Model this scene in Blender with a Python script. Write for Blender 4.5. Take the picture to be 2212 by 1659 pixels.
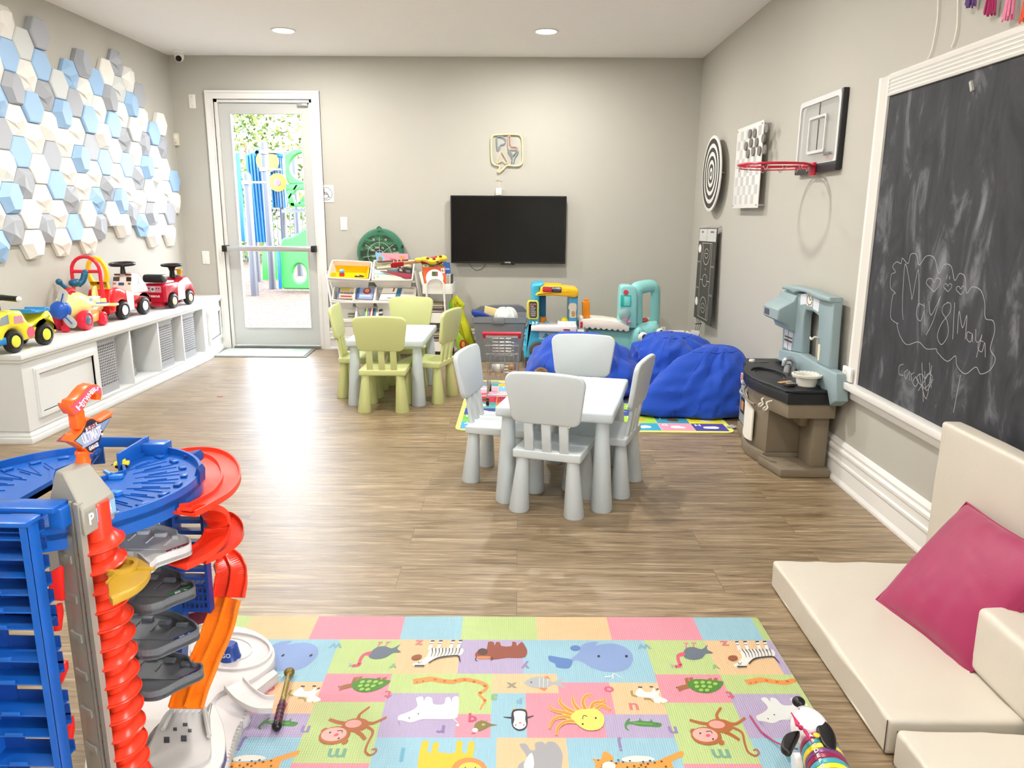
import bpy, bmesh, math, random
from mathutils import Vector, Matrix, Euler
from math import sin, cos, pi, radians as rad, sqrt, atan2
sc = bpy.context.scene
for o in list(bpy.data.objects): bpy.data.objects.remove(o)
LINK = sc.collection.objects.link

# ---------------- camera ----------------
FP, PITCH, YAW, ROLL, CH = 1629.35, .2236, -.009, .0072, 1.36     # focal length in pixels of a 2212 x 1659 frame
_cy, _sy, _cp, _sp = cos(YAW), sin(YAW), cos(PITCH), sin(PITCH)
CW = Vector((_sy*_cp, _cy*_cp, -_sp)); _r = Vector((_cy, -_sy, 0)); _u = _r.cross(CW)
CR = cos(ROLL)*_r + sin(ROLL)*_u; CU = -sin(ROLL)*_r + cos(ROLL)*_u
cd = bpy.data.cameras.new('camera'); cam = bpy.data.objects.new('camera', cd); LINK(cam)
cd.sensor_width = 36; cd.lens = FP*36/2212; cd.clip_start = .02; cd.clip_end = 200
cam.matrix_world = Matrix(((CR.x, CU.x, -CW.x, 0), (CR.y, CU.y, -CW.y, 0), (CR.z, CU.z, -CW.z, CH), (0, 0, 0, 1)))
sc.camera = cam
def at(px, py, X=None, Y=None, Z=None):
    d = CR*((px-1106)/FP) - CU*((py-829.5)/FP) + CW
    i, v = [(i, v) for i, v in enumerate((X, Y, Z)) if v is not None][0]
    return Vector((0, 0, CH)) + d*((v-(0, 0, CH)[i])/d[i])

# ---------------- view, world, sun, daylight ----------------
sc.view_settings.view_transform = 'Standard'; sc.view_settings.look = 'None'
sc.view_settings.gamma = 1; sc.view_settings.use_curve_mapping = False; sc.view_settings.exposure = 0.85
XL, XR, YB, YF, CZ = -3.301, 1.682, 7.509, -2.2, 2.769
w = bpy.data.worlds.new('world'); sc.world = w; w.use_nodes = True
nt = w.node_tree; bg = nt.nodes['Background']
sky = nt.nodes.new('ShaderNodeTexSky'); sky.sky_type = 'NISHITA'; sky.sun_disc = False
sky.sun_elevation = rad(50); sky.sun_rotation = rad(90); sky.air_density = 1.2; sky.dust_density = 3
mx = nt.nodes.new('ShaderNodeMixRGB'); mx.inputs[0].default_value = .45; mx.inputs[2].default_value = (6, 6.2, 6.5, 1)
nt.links.new(sky.outputs[0], mx.inputs[1]); nt.links.new(mx.outputs[0], bg.inputs[0]); bg.inputs[1].default_value = 1.8
def light(kind, loc, energy, color=(1, 1, 1), rot=(0, 0, 0), **k):
    l = bpy.data.lights.new('lamp', kind); l.energy = energy; l.color = color
    for a, b in k.items(): setattr(l, a, b)
    o = bpy.data.objects.new(k.get('name', kind.lower()+'_light'), l); LINK(o); o.location = loc; o.rotation_euler = rot
    return o
light('SUN', (6, 9, 8), 1.6, (1, .97, .9), (rad(0), rad(32), 0), angle=.02).name = 'sun'
wlp = light('AREA', (XR+.12, -.9, 1.375), 1, (1, 1, 1), (0, rad(90), 0), shape='RECTANGLE', size=1.75, size_y=1.8); wlp.name = 'fill_window_portal'; wlp.data.cycles.is_portal = True  # sky portal for the added, unseen window in the right wall
dlp = light('AREA', (-2.43, YB+.16, 1.25), 1, (1, 1, 1), (rad(-90), 0, 0), shape='RECTANGLE', size=.7, size_y=2.1); dlp.name = 'door_sky_portal'; dlp.data.cycles.is_portal = True

# ---------------- materials ----------------
def lin(h):
    h = h.lstrip('#'); o = []
    for i in (0, 2, 4):
        c = int(h[i:i+2], 16)/255; o.append(c/12.92 if c <= .04045 else ((c+.055)/1.055)**2.4)
    return (*o, 1)
MATS = {}
def mat(name, col='#cccccc', rough=.45, metal=0, trans=0, emit=0, bump=0, bs=60, var=.05, vs=8, coat=0, ior=1.45, sheen=0, alpha=1, sub=0):
    if name in MATS: return MATS[name]
    m = bpy.data.materials.new(name); m.use_nodes = True; n = m.node_tree.nodes; L = m.node_tree.links.new; b = n['Principled BSDF']
    c = lin(col); b.inputs['Base Color'].default_value = c; b.inputs['Roughness'].default_value = rough
    b.inputs['Metallic'].default_value = metal; b.inputs['Transmission Weight'].default_value = trans; b.inputs['IOR'].default_value = ior
    b.inputs['Coat Weight'].default_value = coat; b.inputs['Sheen Weight'].default_value = sheen; b.inputs['Alpha'].default_value = alpha
    b.inputs['Subsurface Weight'].default_value = sub
    if emit: b.inputs['Emission Color'].default_value = c; b.inputs['Emission Strength'].default_value = emit
    tc = n.new('ShaderNodeTexCoord')
    if var and not trans:
        z = n.new('ShaderNodeTexNoise'); z.inputs['Scale'].default_value = vs; z.inputs['Detail'].default_value = 3; L(tc.outputs['Object'], z.inputs[0])
        h = n.new('ShaderNodeHueSaturation'); h.inputs['Color'].default_value = c
        r = n.new('ShaderNodeMapRange'); r.inputs['To Min'].default_value = 1-var; r.inputs['To Max'].default_value = 1+var
        L(z.outputs[0], r.inputs[0]); L(r.outputs[0], h.inputs['Value']); L(h.outputs[0], b.inputs['Base Color'])
    if bump:
        z = n.new('ShaderNodeTexNoise'); z.inputs['Scale'].default_value = bs; z.inputs['Detail'].default_value = 4; L(tc.outputs['Object'], z.inputs[0])
        q = n.new('ShaderNodeBump'); q.inputs['Strength'].default_value = bump; q.inputs['Distance'].default_value = .01
        L(z.outputs[0], q.inputs['Height']); L(q.outputs[0], b.inputs['Normal'])
    MATS[name] = m; return m
def P(col, rough=.38, **k):           # moulded plastic in a colour
    return mat('plastic_'+col.strip('#'), col, rough, **k)
def ink(col): return mat('print_'+col.strip('#'), col, .55, var=.02)

# ---------------- mesh building ----------------
def fr(o, x, y, z=None):              # frame matrix: origin, x axis, y axis (z = x cross y)
    x = Vector(x).normalized(); y = Vector(y).normalized(); z = x.cross(y).normalized() if z is None else Vector(z).normalized()
    return Matrix(((x.x, y.x, z.x, o[0]), (x.y, y.y, z.y, o[1]), (x.z, y.z, z.z, o[2]), (0, 0, 0, 1)))
def T(x, y, z): return Matrix.Translation((x, y, z))
def RZ(a): return Matrix.Rotation(a, 4, 'Z')
def RX(a): return Matrix.Rotation(a, 4, 'X')
def RY(a): return Matrix.Rotation(a, 4, 'Y')
class MB:
    def __init__(s): s.v = []; s.f = []; s.m = []; s.s = []; s.M = Matrix(); s.mats = []
    def mi(s, m):
        if m is None: return 0
        if m not in s.mats: s.mats.append(m)
        return s.mats.index(m)
    def add(s, vs, fs, m=None, smooth=False, M=None):
        Mt = s.M @ M if M is not None else s.M; b = len(s.v); k = s.mi(m)
        s.v += [tuple(Mt @ Vector(v)) for v in vs]
        for f in fs: s.f.append([b+i for i in f]); s.m.append(k); s.s.append(smooth)
        return s
    def bm(s, bmh, m=None, smooth=False, M=None):
        bmh.verts.index_update()
        s.add([v.co for v in bmh.verts], [[v.index for v in f.verts] for f in bmh.faces], m, smooth, M); bmh.free(); return s
    def box(s, x0, y0, z0, x1, y1, z1, m=None, M=None, r=0, seg=2):
        b = bmesh.new(); bmesh.ops.create_cube(b, size=1)
        for v in b.verts: v.co = Vector(((x0, x1)[v.co.x > 0], (y0, y1)[v.co.y > 0], (z0, z1)[v.co.z > 0]))
        if r: bmesh.ops.bevel(b, geom=b.edges[:], offset=min(r, abs(x1-x0)*.49, abs(y1-y0)*.49, abs(z1-z0)*.49), segments=seg, profile=.5, affect='EDGES')
        return s.bm(b, m, bool(r), M)
    def prism(s, pts, h, m=None, M=None, r=0, seg=2, z0=0, taper=1, smooth=None, side=None):
        n = len(pts)
        cx = sum(p[0] for p in pts)/n; cy = sum(p[1] for p in pts)/n
        b = bmesh.new(); lo = [b.verts.new((p[0], p[1], z0)) for p in pts]
        hi = [b.verts.new((cx+(p[0]-cx)*taper, cy+(p[1]-cy)*taper, z0+h)) for p in pts]
        fa = b.faces.new(lo[::-1]); fb = b.faces.new(hi)
        for i in range(n): b.faces.new((lo[i], lo[(i+1) % n], hi[(i+1) % n], hi[i]))
        bmesh.ops.recalc_face_normals(b, faces=b.faces[:])
        if r:
            es = [e for e in b.edges if (e.verts[0].co.z-z0)*(e.verts[1].co.z-z0) > (h*.5)**2*.9 or (abs(e.verts[0].co.z-z0) < 1e-6 and abs(e.verts[1].co.z-z0) < 1e-6)]
            bmesh.ops.bevel(b, geom=es, offset=min(r, abs(h)*.49), segments=seg, profile=.5, affect='EDGES')
        return s.bm(b, m, bool(r) if smooth is None else smooth, M)
    def tube(s, pts, r, n=8, m=None, M=None, closed=False, caps=True, flat=1):
        pts = [Vector(p) for p in pts]; k = len(pts); R = r if hasattr(r, '__len__') else [r]*k
        vs = []; up = None
        for i, p in enumerate(pts):
            a = pts[(i-1) % k] if (closed or i) else p; c = pts[(i+1) % k] if (closed or i < k-1) else p
            t = (c-a).normalized() if (c-a).length > 1e-9 else Vector((0, 0, 1))
            if up is None: up = Vector((0, 0, 1)) if abs(t.z) < .9 else Vector((1, 0, 0))
            x = t.cross(up).normalized(); up = x.cross(t).normalized()
            vs += [p+(x*cos(2*pi*j/n)+up*sin(2*pi*j/n)*flat)*R[i] for j in range(n)]
        fs = []
        for i in range(k if closed else k-1):
            q = (i+1) % k
            fs += [(i*n+j, i*n+(j+1) % n, q*n+(j+1) % n, q*n+j) for j in range(n)]
        if caps and not closed: fs += [list(range(n))[::-1], [(k-1)*n+j for j in range(n)]]
        return s.add(vs, fs, m, True, M)
    def cyl(s, a, b, r0, r1=None, n=20, m=None, M=None):
        a = Vector(a); b = Vector(b); r1 = r0 if r1 is None else r1
        return s.tube([a, a.lerp(b, .004), a.lerp(b, .996), b], [r0*.97, r0, r1, r1*.97], n, m, M)
    def lathe(s, prof, n=24, m=None, M=None, closed=False, a0=0, a1=2*pi, smooth=True):
        full = abs(a1-a0-2*pi) < 1e-6; k = n if full else n+1; vs = []; fs = []
        for i in range(k):
            a = a0+(a1-a0)*i/n; vs += [(p[0]*cos(a), p[0]*sin(a), p[1]) for p in prof]
        q = len(prof)
        for i in range(n):
            j = (i+1) % k
            for t in range(q-1 if not closed else q):
                u = (t+1) % q; fs.append((i*q+t, j*q+t, j*q+u, i*q+u))
        if not closed and full:
            if prof[0][0] > 1e-5: fs.append([i*q for i in range(k)][::-1])
            if prof[-1][0] > 1e-5: fs.append([i*q+q-1 for i in range(k)])
        return s.add(vs, fs, m, smooth, M)
    def ball(s, c, r, m=None, M=None, n=16, k=10):
        r = r if hasattr(r, '__len__') else (r, r, r)
        Mt = T(*c) @ Matrix.Diagonal((*r, 1)); Mt = M @ Mt if M is not None else Mt
        return s.lathe([(sin(pi*i/k), -cos(pi*i/k)) for i in range(k+1)], n, m, Mt)
    def grid(s, fn, nu, nv, m=None, M=None, cu=False, cv=False, smooth=True):
        vs = [fn(i/(nu if cu else nu-1), j/(nv if cv else nv-1)) for i in range(nu) for j in range(nv)]; fs = []
        for i in range(nu if cu else nu-1):
            for j in range(nv if cv else nv-1):
                a, b = (i+1) % nu, (j+1) % nv; fs.append((i*nv+j, a*nv+j, a*nv+b, i*nv+b))
        return s.add(vs, fs, m, smooth, M)
    def poly(s, pts, m=None, M=None, z=0):                            # one flat n-gon (a print on a surface)
        return s.add([(p[0], p[1], z) for p in pts], [list(range(len(pts)))], m, False, M)
    def ring(s, outer, inner, h, m=None, M=None, z0=0):               # plate with one hole; equal numbers of points
        n = len(outer); vs = [(p[0], p[1], z0) for p in outer]+[(p[0], p[1], z0) for p in inner]+[(p[0], p[1], z0+h) for p in outer]+[(p[0], p[1], z0+h) for p in inner]; fs = []
        for i in range(n):
            j = (i+1) % n
            fs += [(i, i+n, j+n, j), (i+2*n, j+2*n, j+3*n, i+3*n), (i, j, j+2*n, i+2*n), (i+n, i+3*n, j+3*n, j+n)]
        return s.add(vs, fs, m, False, M)
    def text(s, t, size, m=None, M=None, h=0, align='CENTER', sx=1, bold=0, shear=0):
        cu = bpy.data.curves.new('t', 'FONT'); cu.body = t; cu.size = size; cu.extrude = h; cu.align_x = align; cu.align_y = 'CENTER'; cu.offset = bold; cu.resolution_u = 2; cu.shear = shear
        o = bpy.data.objects.new('t', cu); LINK(o); bpy.context.view_layer.update()
        me = bpy.data.meshes.new_from_object(o); S = Matrix.Diagonal((sx, 1, 1, 1))
        s.add([v.co.copy() for v in me.vertices], [list(p.vertices) for p in me.polygons], m, False, (M if M is not None else Matrix()) @ S)
        bpy.data.objects.remove(o); bpy.data.meshes.remove(me); bpy.data.curves.remove(cu); return s
    def build(s, name, m=None, parent=None, label=None, bevel=0, sub=0, smooth=None, world=False):
        me = bpy.data.meshes.new(name)
        V = s.v
        o = bpy.data.objects.new(name, me)
        if parent is not None and not world:
            pass
        me.from_pydata(V, [], s.f)
        if m is not None and m not in s.mats and not s.mats: s.mats = [m]
        for q in (s.mats or [m]): me.materials.append(q)
        for i, p in enumerate(me.polygons): p.material_index = s.m[i]; p.use_smooth = s.s[i] if smooth is None else smooth
        me.validate()
        LINK(o); o.parent = parent
        if label: o['label'] = label
        if bevel: b = o.modifiers.new('bevel', 'BEVEL'); b.width = bevel; b.segments = 2; b.limit_method = 'ANGLE'; b.angle_limit = rad(40)
        if sub: b = o.modifiers.new('sub', 'SUBSURF'); b.levels = b.render_levels = sub
        elif any(s.s) or bevel:
            try:
                me.set_sharp_from_angle(angle=rad(38))
            except Exception: pass
        return o
def tag(o, label=None, cat=None, group=None, kind=None):
    if label: o['label'] = label
    if cat: o['category'] = cat
    if group: o['group'] = group
    if kind: o['kind'] = kind
    return o
def thing(name, label, cat, loc=(0, 0, 0), rz=0, group=None):
    o = bpy.data.objects.new(name, None); LINK(o); o.empty_display_size = .05
    o.location = loc; o.rotation_euler = (0, 0, rz); return tag(o, label, cat, group)
def struct(mb, name, m=None, parent=None, **k):
    o = mb.build(name, m, parent, **k)
    if parent is None: o['kind'] = 'structure'
    return o
def copy_tree(o, parent=None):
    c = o.copy(); LINK(c); c.parent = parent
    for ch in [x for x in bpy.data.objects if x.parent == o]: copy_tree(ch, c)
    return c
def local(root): return root.matrix_basis.inverted()
def mbw(t):                                                           # mesh given in world coordinates for a child of t
    m = MB(); m.M = (T(*t.location) @ RZ(t.rotation_euler.z)).inverted(); return m
def mbp(root, o=None): return mbw(root)
def pxs(pts, Y): return [(q.x, q.z) for q in (at(x, y, Y=Y) for x, y in pts)]
def slab(mb, pts, Y, depth, m=None, r=0, seg=2, sm=0):                # outline read off the photo at distance Y, given real depth
    q = pxs(pts, Y); q = sp2(q, sm) if sm else q
    return mb.prism(q, depth, m, fr((0, Y, 0), (1, 0, 0), (0, 0, 1), (0, 1, 0)), r=r, seg=seg)
def atp(px, py, o, n):                                                # picture point -> point on the plane through o with normal n
    d = CR*((px-1106)/FP) - CU*((py-829.5)/FP) + CW; c = Vector((0, 0, CH)); n = Vector(n); return c+d*((Vector(o)-c).dot(n)/d.dot(n))
def circ(cx, cy, r, n=24, ry=None, a0=0, a1=2*pi):
    k = n if abs(a1-a0-2*pi) < 1e-6 else n-1
    return [(cx+r*cos(a0+(a1-a0)*i/k), cy+(ry or r)*sin(a0+(a1-a0)*i/k)) for i in range(n)]
def rrect(x0, y0, x1, y1, r, n=4):
    o = []
    for cx, cy, a in ((x1-r, y1-r, 0), (x0+r, y1-r, pi/2), (x0+r, y0+r, pi), (x1-r, y0+r, 1.5*pi)):
        o += [(cx+r*cos(a+pi/2*i/n), cy+r*sin(a+pi/2*i/n)) for i in range(n+1)]
    return o
def smooth_path(pts, k=6, closed=False):                              # Catmull-Rom through the points
    P_ = [Vector(p) for p in pts]; n = len(P_); o = []
    for i in range(n if closed else n-1):
        a, b, c, d = (P_[(i-1) % n] if closed or i else P_[0]), P_[i], P_[(i+1) % n], (P_[(i+2) % n] if closed or i+2 < n else P_[-1])
        for j in range(k):
            t = j/k; o.append(.5*((2*b)+(c-a)*t+(2*a-5*b+4*c-d)*t*t+(3*b-a-3*c+d)*t**3))
    if not closed: o.append(P_[-1])
    return o
def sp2(pts, k=5): return [(p.x, p.y) for p in smooth_path([(x, y, 0) for x, y in pts], k, True)]
# frames on the walls: local x to the viewer's right, y up, z out into the room
BW = fr((0, YB, 0), (1, 0, 0), (0, 0, 1))
RW = fr((XR, 0, 0), (0, -1, 0), (0, 0, 1))
LW = fr((XL, 0, 0), (0, 1, 0), (0, 0, 1))
def bw(px, py, d=0): p = at(px, py, Y=YB-d); return (p.x, p.z)        # pixel -> local 2D on the back wall
def rw(px, py, d=0): p = at(px, py, X=XR-d); return (-p.y, p.z)
# ================= room shell =================
wallm = mat('greige_wall_paint', '#bab7ad', .75, bump=.04, bs=180, var=.015)
ceilm = mat('ceiling_paint', '#f7f5f1', .85, bump=.03, bs=150, var=.01)
trimm = mat('white_trim_paint', '#e9e7e2', .4, var=.01)
def floor_mat():
    m = bpy.data.materials.new('wood_plank_floor'); m.use_nodes = True; n = m.node_tree.nodes; L = m.node_tree.links.new; b = n['Principled BSDF']
    tc = n.new('ShaderNodeTexCoord'); br = n.new('ShaderNodeTexBrick'); br.offset = .37; br.inputs['Scale'].default_value = 1
    br.inputs['Brick Width'].default_value = 1.22; br.inputs['Row Height'].default_value = .182; br.inputs['Mortar Size'].default_value = .0012
    br.inputs['Color1'].default_value = (0, 0, 0, 1); br.inputs['Color2'].default_value = (1, 1, 1, 1); br.inputs['Mortar'].default_value = (.5, .5, .5, 1)
    L(tc.outputs['Object'], br.inputs[0])
    mp = n.new('ShaderNodeMapping'); mp.inputs['Scale'].default_value = (1.1, 17, 1); L(tc.outputs['Object'], mp.inputs[0])
    add = n.new('ShaderNodeVectorMath'); add.operation = 'MULTIPLY_ADD'; L(br.outputs[0], add.inputs[0]); add.inputs[1].default_value = (9, 5, 0); L(mp.outputs[0], add.inputs[2])
    z1 = n.new('ShaderNodeTexNoise'); z1.inputs['Scale'].default_value = 2.2; z1.inputs['Detail'].default_value = 9; z1.inputs['Roughness'].default_value = .68; z1.inputs['Distortion'].default_value = 1.1; L(add.outputs[0], z1.inputs[0])
    mp2 = n.new('ShaderNodeMapping'); mp2.inputs['Scale'].default_value = (3, 60, 1); L(tc.outputs['Object'], mp2.inputs[0])
    z2 = n.new('ShaderNodeTexNoise'); z2.inputs['Scale'].default_value = 3; z2.inputs['Detail'].default_value = 4; L(mp2.outputs[0], z2.inputs[0])
    r = n.new('ShaderNodeValToRGB'); e = r.color_ramp.elements; e[0].position = .33; e[0].color = lin('#64513c'); e[1].position = .68; e[1].color = lin('#b29d80')
    k = r.color_ramp.elements.new(.46); k.color = lin('#826e52'); k = r.color_ramp.elements.new(.56); k.color = lin('#948063')
    ad = n.new('ShaderNodeMath'); ad.operation = 'MULTIPLY_ADD'; L(z2.outputs[0], ad.inputs[0]); ad.inputs[1].default_value = .3
    sb = n.new('ShaderNodeMath'); sb.operation = 'SUBTRACT'; L(z1.outputs[0], sb.inputs[0]); sb.inputs[1].default_value = .15; L(sb.outputs[0], ad.inputs[2]); L(ad.outputs[0], r.inputs[0])
    h = n.new('ShaderNodeHueSaturation'); L(r.outputs[0], h.inputs['Color']); mr = n.new('ShaderNodeMapRange'); mr.inputs['To Min'].default_value = .93; mr.inputs['To Max'].default_value = 1.08; L(br.outputs[0], mr.inputs[0]); L(mr.outputs[0], h.inputs['Value'])
    mm = n.new('ShaderNodeMixRGB'); L(br.outputs['Fac'], mm.inputs[0]); L(h.outputs[0], mm.inputs[1]); mm.inputs[2].default_value = lin('#6b5d4b'); L(mm.outputs[0], b.inputs['Base Color'])
    b.inputs['Roughness'].default_value = .3; rr = n.new('ShaderNodeMapRange'); rr.inputs['To Min'].default_value = .27; rr.inputs['To Max'].default_value = .46; b.inputs['IOR'].default_value = 1.62; L(z1.outputs[0], rr.inputs[0]); L(rr.outputs[0], b.inputs['Roughness'])
    bp_ = n.new('ShaderNodeBump'); bp_.inputs['Strength'].default_value = .3; bp_.inputs['Distance'].default_value = .004; L(ad.outputs[0], bp_.inputs['Height']); L(bp_.outputs[0], b.inputs['Normal'])
    return m
struct(MB().box(XL-.15, YF-.15, -.1, XR+.15, YB+.15, 0), 'floor', floor_mat())
struct(MB().box(XL-.15, YF-.15, CZ, XR+.15, YB+.15, CZ+.15), 'ceiling', ceilm)
struct(MB().box(XL-.15, YF, 0, XL, YB, CZ), 'wall_left', wallm)
struct(MB().box(XR, YF, 0, XR+.15, -1.8, CZ).box(XR, 0, 0, XR+.15, YB, CZ).box(XR, -1.8, 0, XR+.15, 0, .5).box(XR, -1.8, 2.25, XR+.15, 0, CZ), 'wall_right', wallm)
DL, DR, DT = -2.905, -1.975, 2.385       # door opening
struct(MB().box(XL-.15, YB, 0, DL, YB+.15, CZ).box(DR, YB, 0, XR+.15, YB+.15, CZ).box(DL, YB, DT, DR, YB+.15, CZ), 'wall_back', wallm)
struct(MB().box(XL-.15, YF-.15, 0, XR+.15, YF, CZ), 'wall_front', wallm)
wy0, wy1, wz0, wz1 = -1.8, 0.0, .5, 2.25                                # unseen window added to the right wall for fill daylight
LV = fr((XR, 0, 0), (0, 1, 0), (0, 0, 1), (-1, 0, 0))
wf = struct(MB().ring([(wy0-.07, wz0-.07), (wy1+.07, wz0-.07), (wy1+.07, wz1+.07), (wy0-.07, wz1+.07)], [(wy0, wz0), (wy1, wz0), (wy1, wz1), (wy0, wz1)], .02, M=LV).box(XR+.04, -.93, wz0, XR+.1, -.87, wz1), 'fill_window', trimm)
MB().box(XR+.074, wy0, wz0, XR+.08, wy1, wz1).build('fill_window_pane', mat('clear_glass', '#ffffff', 0, trans=1, ior=1.02), wf)
# baseboards: moulded profile swept along a wall
def base_prof(): return [(0, 0), (.030, 0), (.030, .012), (.022, .03), (.019, .10), (.026, .106), (.026, .118), (.019, .124), (.019, .155), (.024, .162), (.024, .175), (.015, .185), (.017, .20), (.008, .215), (0, .22)]
def sweep(mb, prof, A, B, out):
    A = Vector(A); B = Vector(B); out = Vector(out); vs = [A+out*p[0]+Vector((0, 0, p[1])) for p in prof]+[B+out*p[0]+Vector((0, 0, p[1])) for p in prof]; n = len(prof)
    return mb.add(vs, [(i, (i+1) % n, n+(i+1) % n, n+i) for i in range(n)]+[list(range(n))[::-1], list(range(n, 2*n))])
bp = base_prof()
struct(sweep(MB(), bp, (XR, YF, 0), (XR, YB, 0), (-1, 0, 0)), 'baseboard_right', trimm)
struct(sweep(sweep(MB(), bp, (DR+.075, YB, 0), (XR-.03, YB, 0), (0, -1, 0)), bp, (XL, YB, 0), (DL-.075, YB, 0), (0, -1, 0)), 'baseboard_back', trimm)
struct(sweep(MB(), bp, (XL, YF, 0), (XL, 3.6, 0), (1, 0, 0)), 'baseboard_left', trimm)
# ---- door ----
def casing_pts(o): return [(DL-o, 0), (DL-o, DT+o), (DR+o, DT+o), (DR+o, 0)]
mb = MB()
for a, b, h in ((.0, .075, .018), (.055, .075, .026), (0, .012, .024)):
    A, B = casing_pts(a), casing_pts(b)
    for i in range(3): mb.prism([A[i], A[i+1], B[i+1], B[i]], h, M=BW)
mb.box(DL, YB-.001, 0, DL+.028, YB+.14, DT).box(DR-.028, YB-.001, 0, DR, YB+.14, DT).box(DL, YB-.001, DT-.028, DR, YB+.14, DT)
struct(mb, 'trim_1', trimm)
dgrey = mat('door_grey_paint', '#c4c5c1', .4, metal=0, var=.01)
l0, l1, g0, g1, z0, z1 = DL+.031, DR-.031, -2.762, -2.098, .214, 2.256
dm = MB().ring([(l0, .03), (l1, .03), (l1, 2.352), (l0, 2.352)], [(g0, z0), (g1, z0), (g1, z1), (g0, z1)], .045, M=BW @ T(0, 0, -.07))
for a, b, c, d in ((g0-.012, z0-.012, g0, z1+.012), (g1, z0-.012, g1+.012, z1+.012), (g0, z0-.012, g1, z0), (g0, z1, g1, z1+.012)): dm.box(a, b, -.025, c, d, -.018, M=BW)
door = struct(dm, 'door_1', dgrey)
MB().box(g0, z0, -.052, g1, z1, -.046, M=BW).build('glass_pane', mat('clear_glass', '#ffffff', 0, trans=1, ior=1.02), door)
alum = mat('brushed_aluminium', '#c9cbcc', .3, metal=.85, var=.02); blk = P('#17181a', .4)
bar = MB().box(-2.86, .972, .03, -2.0, 1.022, .075, m=alum, M=BW, r=.004).build('push_bar', alum, door)
for x in (-2.885, -2.015): MB().box(x-.02, .967, -.026, x+.02, 1.028, .085, M=BW, r=.005).build('end_cap', blk, bar, label='black end cap')
MB().box(-2.12, 2.325, -.024, -2.02, 2.349, .012, M=BW, r=.004).build('closer_arm', alum, door)
struct(MB().box(DL+.028, YB-.02, 0, DR-.028, YB+.14, .022), 'trim_2', mat('threshold_grey', '#8c8880', .4, metal=.6))
# ---- door mat ----
t = thing('door_mat', 'pale grey-green doormat with dark edging in front of the glass door', 'mat', (-2.4, 7.2, 0))
c = [at(455, 771, Z=0), at(661, 773, Z=0), at(691, 749, Z=0), at(498, 748.5, Z=0)]; c[2].y = c[3].y = min(c[2].y, YB-.03)
q = [(p.x+2.4, p.y-7.2) for p in c]; cx = sum(p[0] for p in q)/4; cy = sum(p[1] for p in q)/4
MB().prism(q, .006, z0=.0005).build('mat_edging', mat('rubber_grey', '#77736c', .7), t)
MB().prism([(cx+(x-cx)*.93, cy+(y-cy)*.88) for x, y in q], .004, z0=.006).build('mat_pile', mat('mat_pile_green', '#aab5aa', .95, bump=.6, bs=220, var=.2, vs=14), t)
# ---- ceiling downlights ----
lm = mat('lit_lamp_lens', '#fff8ee', .5, emit=9, var=0)
dl0 = None
names = {(-1.907, 6.488): 'lit round recessed ceiling light nearer the glass door', (.194, 6.474): 'lit round recessed ceiling light above the television'}
for i, (x, y) in enumerate([(-1.907, 6.488), (.194, 6.474), (-1.907, 4.35), (.194, 4.35), (-1.907, 2.2), (.194, 2.2), (-1.907, 0), (.194, 0)]):
    if dl0 is None:
        dl0 = o = thing('ceiling_light', names[(x, y)], 'ceiling light', (x, y, CZ), group='recessed ceiling lights')
        MB().lathe([(.095, 0), (.10, -.004), (.092, -.009), (.078, -.006), (.076, 0)], 32, M=T(0, 0, 0), closed=True).build('trim_ring', P('#f2f0ea'), o)
        MB().lathe([(0, -.0105), (.06, -.0105), (.08, -.007), (.08, 0), (0, 0)], 32).build('lens', lm, o)
    else:
        o = copy_tree(dl0); o.location = (x, y, CZ); o['label'] = names.get((x, y), 'lit round recessed ceiling light overhead, outside the picture')
    light('AREA', (x, y, CZ-.014), 21 if y > 3 else 15, (1, .97, .93), shape='DISK', size=.15).name = 'downlight_lamp'
# ---- plates and small wall things ----
def plate(px0, py0, px1, py1, label, name='wall_plate', cat='wall plate', wall='b', depth=.006, col='#efece5', screws=True):
    f = bw if wall == 'b' else rw; a = f(px0, py0); b = f(px1, py1); M = BW if wall == 'b' else RW
    t = thing(name, label, cat, (M @ Vector(((a[0]+b[0])/2, (a[1]+b[1])/2, 0))), group='blank wall plates' if name == 'wall_plate' else None)
    W, H = abs(b[0]-a[0])/2, abs(b[1]-a[1])/2; R = Matrix.Translation(-t.location) @ M @ T((a[0]+b[0])/2, (a[1]+b[1])/2, 0)
    MB().box(-W, -H, .0005, W, H, depth, M=R, r=.002).build('plate', P(col), t)
    if screws:
        for s in (-1, 1): MB().cyl((0, s*H*.68, depth-.001), (0, s*H*.68, depth+.001), .0035, n=10, M=R).build('screw', P('#9a978f'), t)
    return t, R, W, H
plate(407, 204, 424, 234, 'white blank wall plate high up between the corner and the door')
plate(436, 542, 454, 570, 'white blank wall plate low down above the bench end')
plate(735, 469, 751, 497, 'white blank wall plate right of the door below the wheelchair sign')
t, R, W, H = plate(375, 288, 389, 315, 'small cream motion sensor box on wall beside the corner', 'motion_sensor', 'sensor', depth=.03, col='#ded8c4', screws=False)
MB().box(-W*.6, 0, .03, W*.6, H*.7, .034, M=R, r=.002).build('sensor_window', P('#f2eede'), t)
MB().cyl((0, -H*.55, .03), (0, -H*.55, .032), .004, n=10, M=R).build('indicator', P('#6c4c40'), t)
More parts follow.
